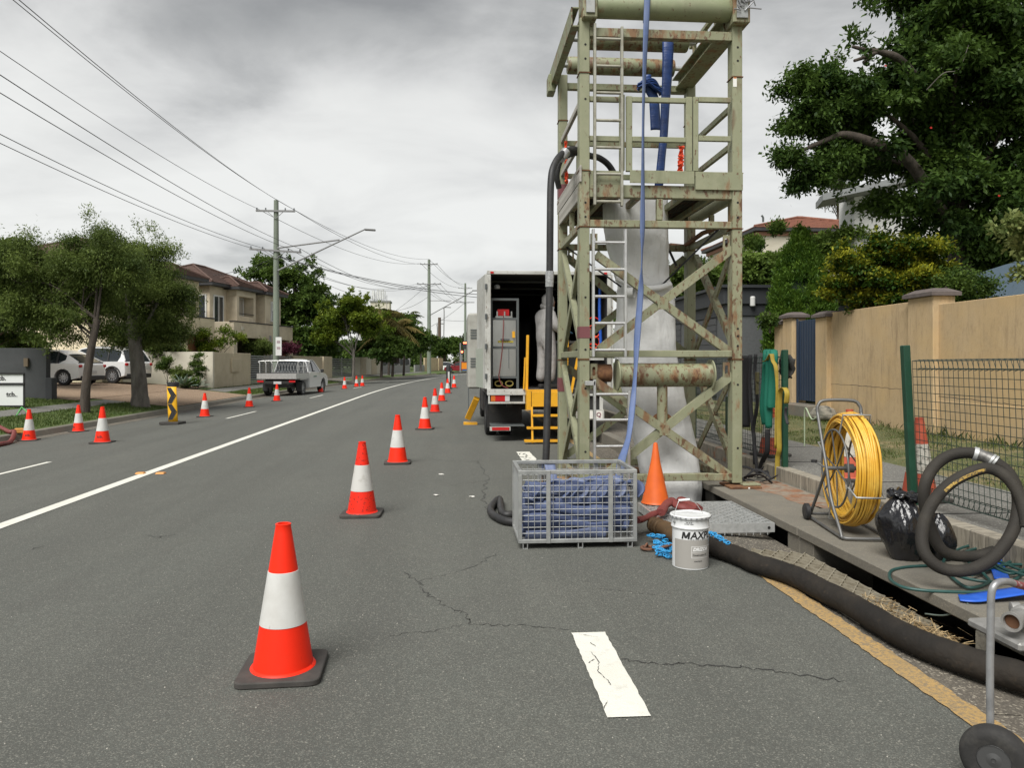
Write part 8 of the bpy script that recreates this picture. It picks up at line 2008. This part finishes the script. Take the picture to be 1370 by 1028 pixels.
# ---- beyond the houses
tree('tall_tree', 'tall open crowned dark tree behind the nearest power pole', 'tree', PD(395, 478, 66), 6.0, [el(360, 365, 66, 2.0, 2, 1.0), el(395, 372, 66, 2.3, 2, 1.0), el(425, 400, 66, 1.9, 2, 1.3), el(400, 420, 66, 3, 2, 2.2), el(415, 445, 66, 3, 2, 1.6), el(380, 395, 66, 1.5, 1.5, 1)], 90, (.6, 1.15), 44000, .28, .08, LMED, BARK, .3, 41, limbs=20, wisp=40, tb=.05)
bt = gp(473, 497); Db = bt.y + 2
p = PD(473, 500, 54); 
tree('bright_tree', 'bright lime green street tree with a slim forked trunk before the second gate', 'tree', (p.x, p.y, .1), 2.3, [el(470, 425, 54, 2.2, 2.0, 1.2), el(440, 440, 54, 1.7, 1.6, .9), el(495, 440, 54, 1.5, 1.5, 1.0), el(468, 408, 54, 1.2, 1.2, .6), el(430, 452, 54, 1.0, 1.0, .5)], 80, (.35, .65), 44000, .18, .055, LB, BARKG, .12, 42, limbs=9, wisp=40, twig=.12)
def palm(px, ptop, D, label, sd, fr=2.6, n=16, mat=LP):
    b = dx(px, D); t = thing('palm_tree', label, 'palm tree', (b.x, b.y, .2), 'palms behind the left boundary walls'); rnd = random.Random(sd); zt = PD(0, ptop, D).z
    MB().tube([(b.x, b.y, .1), (b.x + .1, b.y, zt * .5), (b.x, b.y, zt)], [.13, .10, .08], 8).build('trunk', BARK, t, smooth=60)
    V = []; T_ = []
    for k in range(n):
        a = k * 2.4 + rnd.random(); e_ = rnd.uniform(-.1, 1.1); d = Vector((math.cos(a) * math.cos(e_), math.sin(a) * math.cos(e_), math.sin(e_))); l_ = fr * rnd.uniform(.8, 1.1); tn = rnd.uniform(.1, .8); sd_ = Vector((-math.sin(a), math.cos(a), 0))
        for i in range(22):
            q_ = .1 + .9 * i / 21; c = Vector((b.x, b.y, zt)) + d * l_ * q_ - Vector((0, 0, 1.0 * l_ * q_ ** 2.2 * .6)); 
            for s_ in (-1, 1):
                w_ = .62 * fr / 2.6 * math.sin(math.pi * (q_ * .85 + .1)); tip = c + sd_ * s_ * w_ + d * .15 - Vector((0, 0, w_ * rnd.uniform(.4, .95))); g_ = d * .045 * fr / 2.6
                V += [c - g_, c + g_, tip + g_ * .3, tip - g_ * .3]; T_ += [tn + rnd.uniform(-.15, .15)] * 4
    np_mesh('fronds', np.array([v[:] for v in V]), np.arange(len(V)).reshape(-1, 4), mat, t, np.clip(np.array(T_), 0, 1), off=(b.x, b.y, .2))
palm(383, 408, 70, 'palm left of the power pole behind the townhouse roof', 51, 3.0); palm(432, 412, 68, 'feathery palm right of the power pole above the ute', 52, 3.2, 18); palm(420, 395, 72, 'tall palm in the dark trees behind the power pole', 53, 2.8)
palm(510, 428, 66, 'first palm right of the lime green tree', 54, 3.0, 20, leafmat('palm_olive', (.05, .05, .015), (.19, .15, .05), .3)); palm(525, 440, 70, 'brownish palm above the low grey wall', 55, 3.2, 22, bpy.data.materials['palm_olive']); palm(540, 430, 76, 'palm with arching fronds against the sky', 56, 3.0, 20); palm(520, 425, 80, 'palm behind the antenna building edge', 57, 2.8, 18)
tree('dark_tree', 'dense dark tree mass behind the palms and the low grey wall', 'tree', PD(530, 485, 72), 3, [el(505, 448, 72, 2.2, 1.5, 2.2), el(532, 448, 72, 2.2, 1.5, 2.4), el(550, 458, 72, 1.3, 1.5, 1.8), el(520, 470, 66, 2.4, 1, 1.2)], 60, (.6, 1.0), 30000, .30, .09, LMED, BARK, .3, 43)
tree('small_tree', 'small mid green tree left of the second power pole', 'tree', PD(563, 495, 84), 2.5, [el(563, 452, 84, 1.7, 1.6, 1.1), el(555, 462, 84, 1.5, 1.4, .9)], 30, (.4, .7), 10000, .22, .07, LMED, BARKG, .14, 44, tb=.1)
tree('round_tree', 'round dark tree beyond the second power pole at the street end', 'tree', PD(595, 485, 135), 3, [el(590, 463, 135, 2.4, 2, 1.7), el(603, 466, 135, 2.0, 2, 1.6), el(583, 468, 135, 1.5, 1.5, 1.4)], 40, (.7, 1.2), 10000, .4, .13, LMED, BARK, .3, 45)
tree('round_tree', 'broad far tree behind the traffic light', 'tree', PD(622, 485, 150), 3, [el(620, 458, 150, 2.6, 2, 2.2), el(635, 462, 150, 3.0, 2, 2.2), el(612, 466, 150, 2, 2, 1.7)], 44, (.8, 1.3), 10000, .45, .14, LF, BARK, .3, 46)
# a far belt of trees closes the street
cl = []; rs = np.random.RandomState(61)
for k in range(420):
    px = rs.uniform(-500, 1500); D = rs.uniform(150, 210); q = dx(px, D); 
    if 440 < px < 560: q.y += 30
    cl.append((q.x, q.y, rs.uniform(0, 6.0), rs.uniform(2, 3.6), rs.uniform(2, 3), rs.uniform(1.6, 2.8)))
o = leaves('far_tree_belt', LF, cl, 60000, 1.0, .34, 62, None, (0, 150, 0), .2, 6, twig=.6); tag(o, 'far belt of trees closing the end of the street', 'trees', kind='stuff')
cl = []
for k in range(110):
    y = rs.uniform(46, 130); cl.append((bxo(y) - rs.uniform(2, 14) - (4 if y < 66 else 0), y, rs.uniform(.8, 3.6), rs.uniform(1, 1.8), rs.uniform(1, 1.8), rs.uniform(.9, 1.6)))
o = leaves('garden_thicket', LMED, cl, 42000, .40, .13, 63, None, (-15, 90, 0), .2, 6, twig=.3); tag(o, 'thicket of garden greenery behind the left boundary walls', 'hedge', kind='stuff')
# ---- right side
def R_(px, py, D, rx, ry, rz): return el(px, py, D, rx, ry, rz)
# conifer: upright sprays on a plump cone
p = PD(1071, 485, 18.2); t = thing('conifer', 'dense plump dark green conifer behind the tan pillar beside the garage', 'conifer', (p.x, p.y, .4))
MB().tube([(p.x, p.y, .3), (p.x, p.y, 4.2)], [.12, .03], 8).build('trunk', BARK, t)
cl = []; rs = np.random.RandomState(71); zt = PD(0, 318, 18.2).z; zb = 1.2
for k in range(420):
    v = rs.uniform(0, 1); a = rs.uniform(0, 6.28); rr_ = .86 * (math.sin(math.pi * min(1, .36 + v * .64)) ** .75) if v > 0 else .6; rr_ = max(.05, rr_ * (1.0 if v < .8 else 1))
    cl.append((p.x + math.cos(a) * rr_ * .9, p.y + math.sin(a) * rr_ * .9, zb + (zt - zb) * v, .14, .14, .28))
leaves('crown', LC, cl, 110000, .085, .015, 72, t, (p.x, p.y, .4), -.6, 8, up=1.5, twig=.07, shell=.7)
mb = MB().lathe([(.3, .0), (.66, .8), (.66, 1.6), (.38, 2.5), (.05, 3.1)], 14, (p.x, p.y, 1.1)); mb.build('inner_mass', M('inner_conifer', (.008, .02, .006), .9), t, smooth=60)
# golden duranta
tree('golden_shrub', 'large shrub with yellow green tips overhanging the tan wall', 'shrub', PD(1185, 470, 13.8), 1.2, [R_(1162, 352, 13.8, .65, .7, .42), R_(1200, 348, 13.6, .85, .7, .45), R_(1180, 385, 13.6, 1.0, .7, .45), R_(1160, 385, 14.2, .45, .6, .4), R_(1235, 375, 13.2, .55, .6, .4), R_(1230, 400, 13.0, .6, .5, .25)], 150, (.12, .26), 90000, .07, .020, LY, BARK, .08, 73, limbs=26, twig=.09, bias=.35, flat=.5, tb=-.22, up=.5, tipz=.8)
tree('golden_shrub', 'darker green lower part of the hedge behind the tan wall', 'shrub', PD(1270, 470, 12.6), 1.0, [R_(1275, 398, 12.8, .7, .6, .35), R_(1300, 392, 12.5, .6, .5, .3), R_(1255, 385, 13.0, .5, .5, .3)], 40, (.12, .25), 14000, .06, .017, LMED, BARK, .06, 74, limbs=8)
# big dark tree
Db = 18.5
E_ = [R_(1250, 190, Db, 2.3, 2.2, 2.2), R_(1200, 130, Db, 1.6, 1.8, 1.2), R_(1290, 60, Db, 2.2, 2.2, 1.5), R_(1140, 140, Db, .8, 1.2, .65), R_(1345, 120, Db, 1.8, 2, 2.2), R_(1340, 250, Db, 1.6, 1.8, 1.8), R_(1230, 270, Db, 1.5, 1.6, .9), R_(1290, 330, Db, 1.4, 1.5, 1.0),
      R_(1100, 205, Db, .6, .9, .35), R_(1420, 60, Db, 2.2, 2, 3.0), R_(1240, 20, Db, 1.2, 1.5, 1.0), R_(1270, -80, Db, 2.0, 2, 1.6), R_(1370, 340, Db, 1.3, 1.2, .9), R_(1150, 205, Db, .7, 1, .6)]
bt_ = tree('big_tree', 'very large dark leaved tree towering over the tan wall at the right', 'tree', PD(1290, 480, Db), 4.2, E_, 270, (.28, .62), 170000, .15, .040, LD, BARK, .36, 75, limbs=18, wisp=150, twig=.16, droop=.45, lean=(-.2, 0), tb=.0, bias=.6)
def limb(pts, r0, r1, mat, per=6):
    P = catmull([PD(*q) for q in pts], per); MB().tube(P, [r0 + (r1 - r0) * i / (len(P) - 1) for i in range(len(P))], 9).build('limb', mat, bt_, smooth=60)
limb([(1270, 300, Db), (1215, 215, Db - .8), (1165, 190, Db - 1.2), (1130, 180, Db - 1.3), (1110, 186, Db - 1.3), (1085, 196, Db - 1.3), (1060, 208, Db - 1.3)], .15, .025, BARK)
limb([(1260, 150, Db), (1210, 85, Db - 1), (1180, 70, Db - 1.2), (1160, 67, Db - 1.3), (1140, 62, Db - 1.3)], .11, .035, BARK); limb([(1172, 70, Db - 1.25), (1158, 76, Db - 1.4), (1143, 81, Db - 1.5)], .05, .035, BARK); limb([(1168, 72, Db - 1.25), (1155, 84, Db - 1.2)], .045, .03, BARK)
limb([(1240, 120, Db - 2), (1262, 98, Db - 2.3), (1283, 92, Db - 2.35), (1296, 60, Db - 2.4)], .014, .005, BARKG)
leaves('outer_sprays', LD, clumps_in([R_(1128, 62, Db - 1.3, .22, .3, .2), R_(1068, 118, Db - 1, .5, .6, .35), R_(1095, 100, Db - 1, .5, .6, .35), R_(1075, 160, Db - 1, .5, .6, .5), R_(1100, 150, Db - 1, .6, .6, .5), R_(1062, 212, Db - 1.3, .35, .5, .3), R_(1080, 240, Db - 1.2, .4, .5, .4), R_(1105, 215, Db - 1.2, .5, .5, .35), R_(1130, 120, Db - 1, .6, .6, .5)], 60, .16, .32, 76, .8), 24000, .12, .030, 77, bt_, bt_.location, .45, 6, twig=.16)
# a few red flowers
fm_ = M('red_flower', (.55, .03, .02), .6); 
for k, (px, py) in enumerate(((1245, 171), (1184, 88), (1336, 262))):
    q = PD(px, py, Db - 2.4); mb = MB(); rnd = random.Random(k)
    for i in range(6): a = i * 1.05; mb.tube([q, q + Vector((math.cos(a) * .03, -.02, math.sin(a) * .022))], [.010, .004], 5)
    mb.build('flower', fm_, bt_)
# pale leaved branch poking in at the right edge
tree('edge_shrub', 'pale green leafy branch reaching in from the right edge above the wall', 'shrub', PD(1420, 470, 11), 2.0, [R_(1362, 300, 11, .28, .4, .25), R_(1400, 330, 11, .5, .4, .6), R_(1345, 275, 11, .12, .2, .08), R_(1375, 330, 11, .2, .3, .2)], 26, (.08, .16), 2600, .10, .028, leafmat('leaf_pale', (.12, .17, .05), (.36, .38, .14), .35), BARK, .05, 78, limbs=8, twig=.1)
# trees behind the tower and garage
tree('leafy_tree', 'mid green leafy tree behind the charcoal garage seen through the tower', 'tree', PD(975, 470, 31), 3, [R_(930, 376, 31, 1.5, 1.6, 1.0), R_(985, 372, 31, 1.5, 1.6, .9), R_(1020, 378, 31, 1.2, 1.6, 1.0), R_(960, 397, 31, 1.6, 1.5, .9), R_(1045, 358, 31, .9, 1.2, .7), R_(1098, 338, 31, 1.1, 1.5, .5), R_(1125, 330, 31, .9, 1.5, .4), R_(905, 385, 32, .8, 1, .8)], 130, (.35, .7), 90000, .17, .05, LMED, BARKG, .2, 79, limbs=8, tb=.22)
leaves('upper_sprays', LMED, clumps_in([R_(1040, 312, 31, .12, .3, .3), R_(1008, 330, 31, .15, .5, .2), R_(1068, 322, 31, .15, .5, .2)], 8, .2, .35, 80, 1.1), 5000, .14, .03, 81, [o for o in bpy.data.objects if o.name == 'leafy_tree'][0], [o for o in bpy.data.objects if o.name == 'leafy_tree'][0].location, -.4, 6, up=1.0, twig=.15)
# Norfolk pine far behind
tree('norfolk_pine', 'faint far pine seen in the gap under the big tree limb', 'pine tree', PD(1122, 470, 48), 12, [R_(1122, 245, 48, 1.2, 1, 2.2)], 60, (.35, .5), 4000, .3, .03, LF, BARKG, .12, 82, limbs=16, flat=.2, up=.1)
# leafy vine over the left pillar
tree('pillar_vine', 'leafy sprig spilling over the left tan pillar below the conifer', 'vine', PD(1030, 440, 16.8), .4, [R_(1032, 432, 16.8, .22, .2, .18), R_(1028, 424, 16.9, .2, .2, .12)], 10, (.1, .16), 1200, .08, .02, LMED, BARK, .02, 83, limbs=3, twig=.06)
# thicket closing the right background
cl = []
for k in range(120):
    px = rs.uniform(830, 1500); D = rs.uniform(40, 60); q = dx(px, D); cl.append((q.x, q.y, rs.uniform(.5, 4.6), rs.uniform(1, 1.8), rs.uniform(1, 1.8), rs.uniform(1, 1.6)))
o = leaves('right_thicket', LD, cl, 30000, .40, .13, 84, None, (15, 50, 0), .2, 6, twig=.3); tag(o, 'dark thicket behind the garage and houses on the right', 'hedge', kind='stuff')
cl = []
for k in range(60):
    y = rs.uniform(8, 22); cl.append((8.6 + rs.uniform(0, 3.5), y, rs.uniform(.6, 1.9), rs.uniform(.5, .8), rs.uniform(.5, .8), rs.uniform(.4, .6)))
o = leaves('wall_hedge', LD, cl, 22000, .14, .04, 85, None, (9, 14, 0), .2, 6, twig=.12); tag(o, 'dark hedge foliage directly behind the tan wall', 'hedge', kind='stuff')
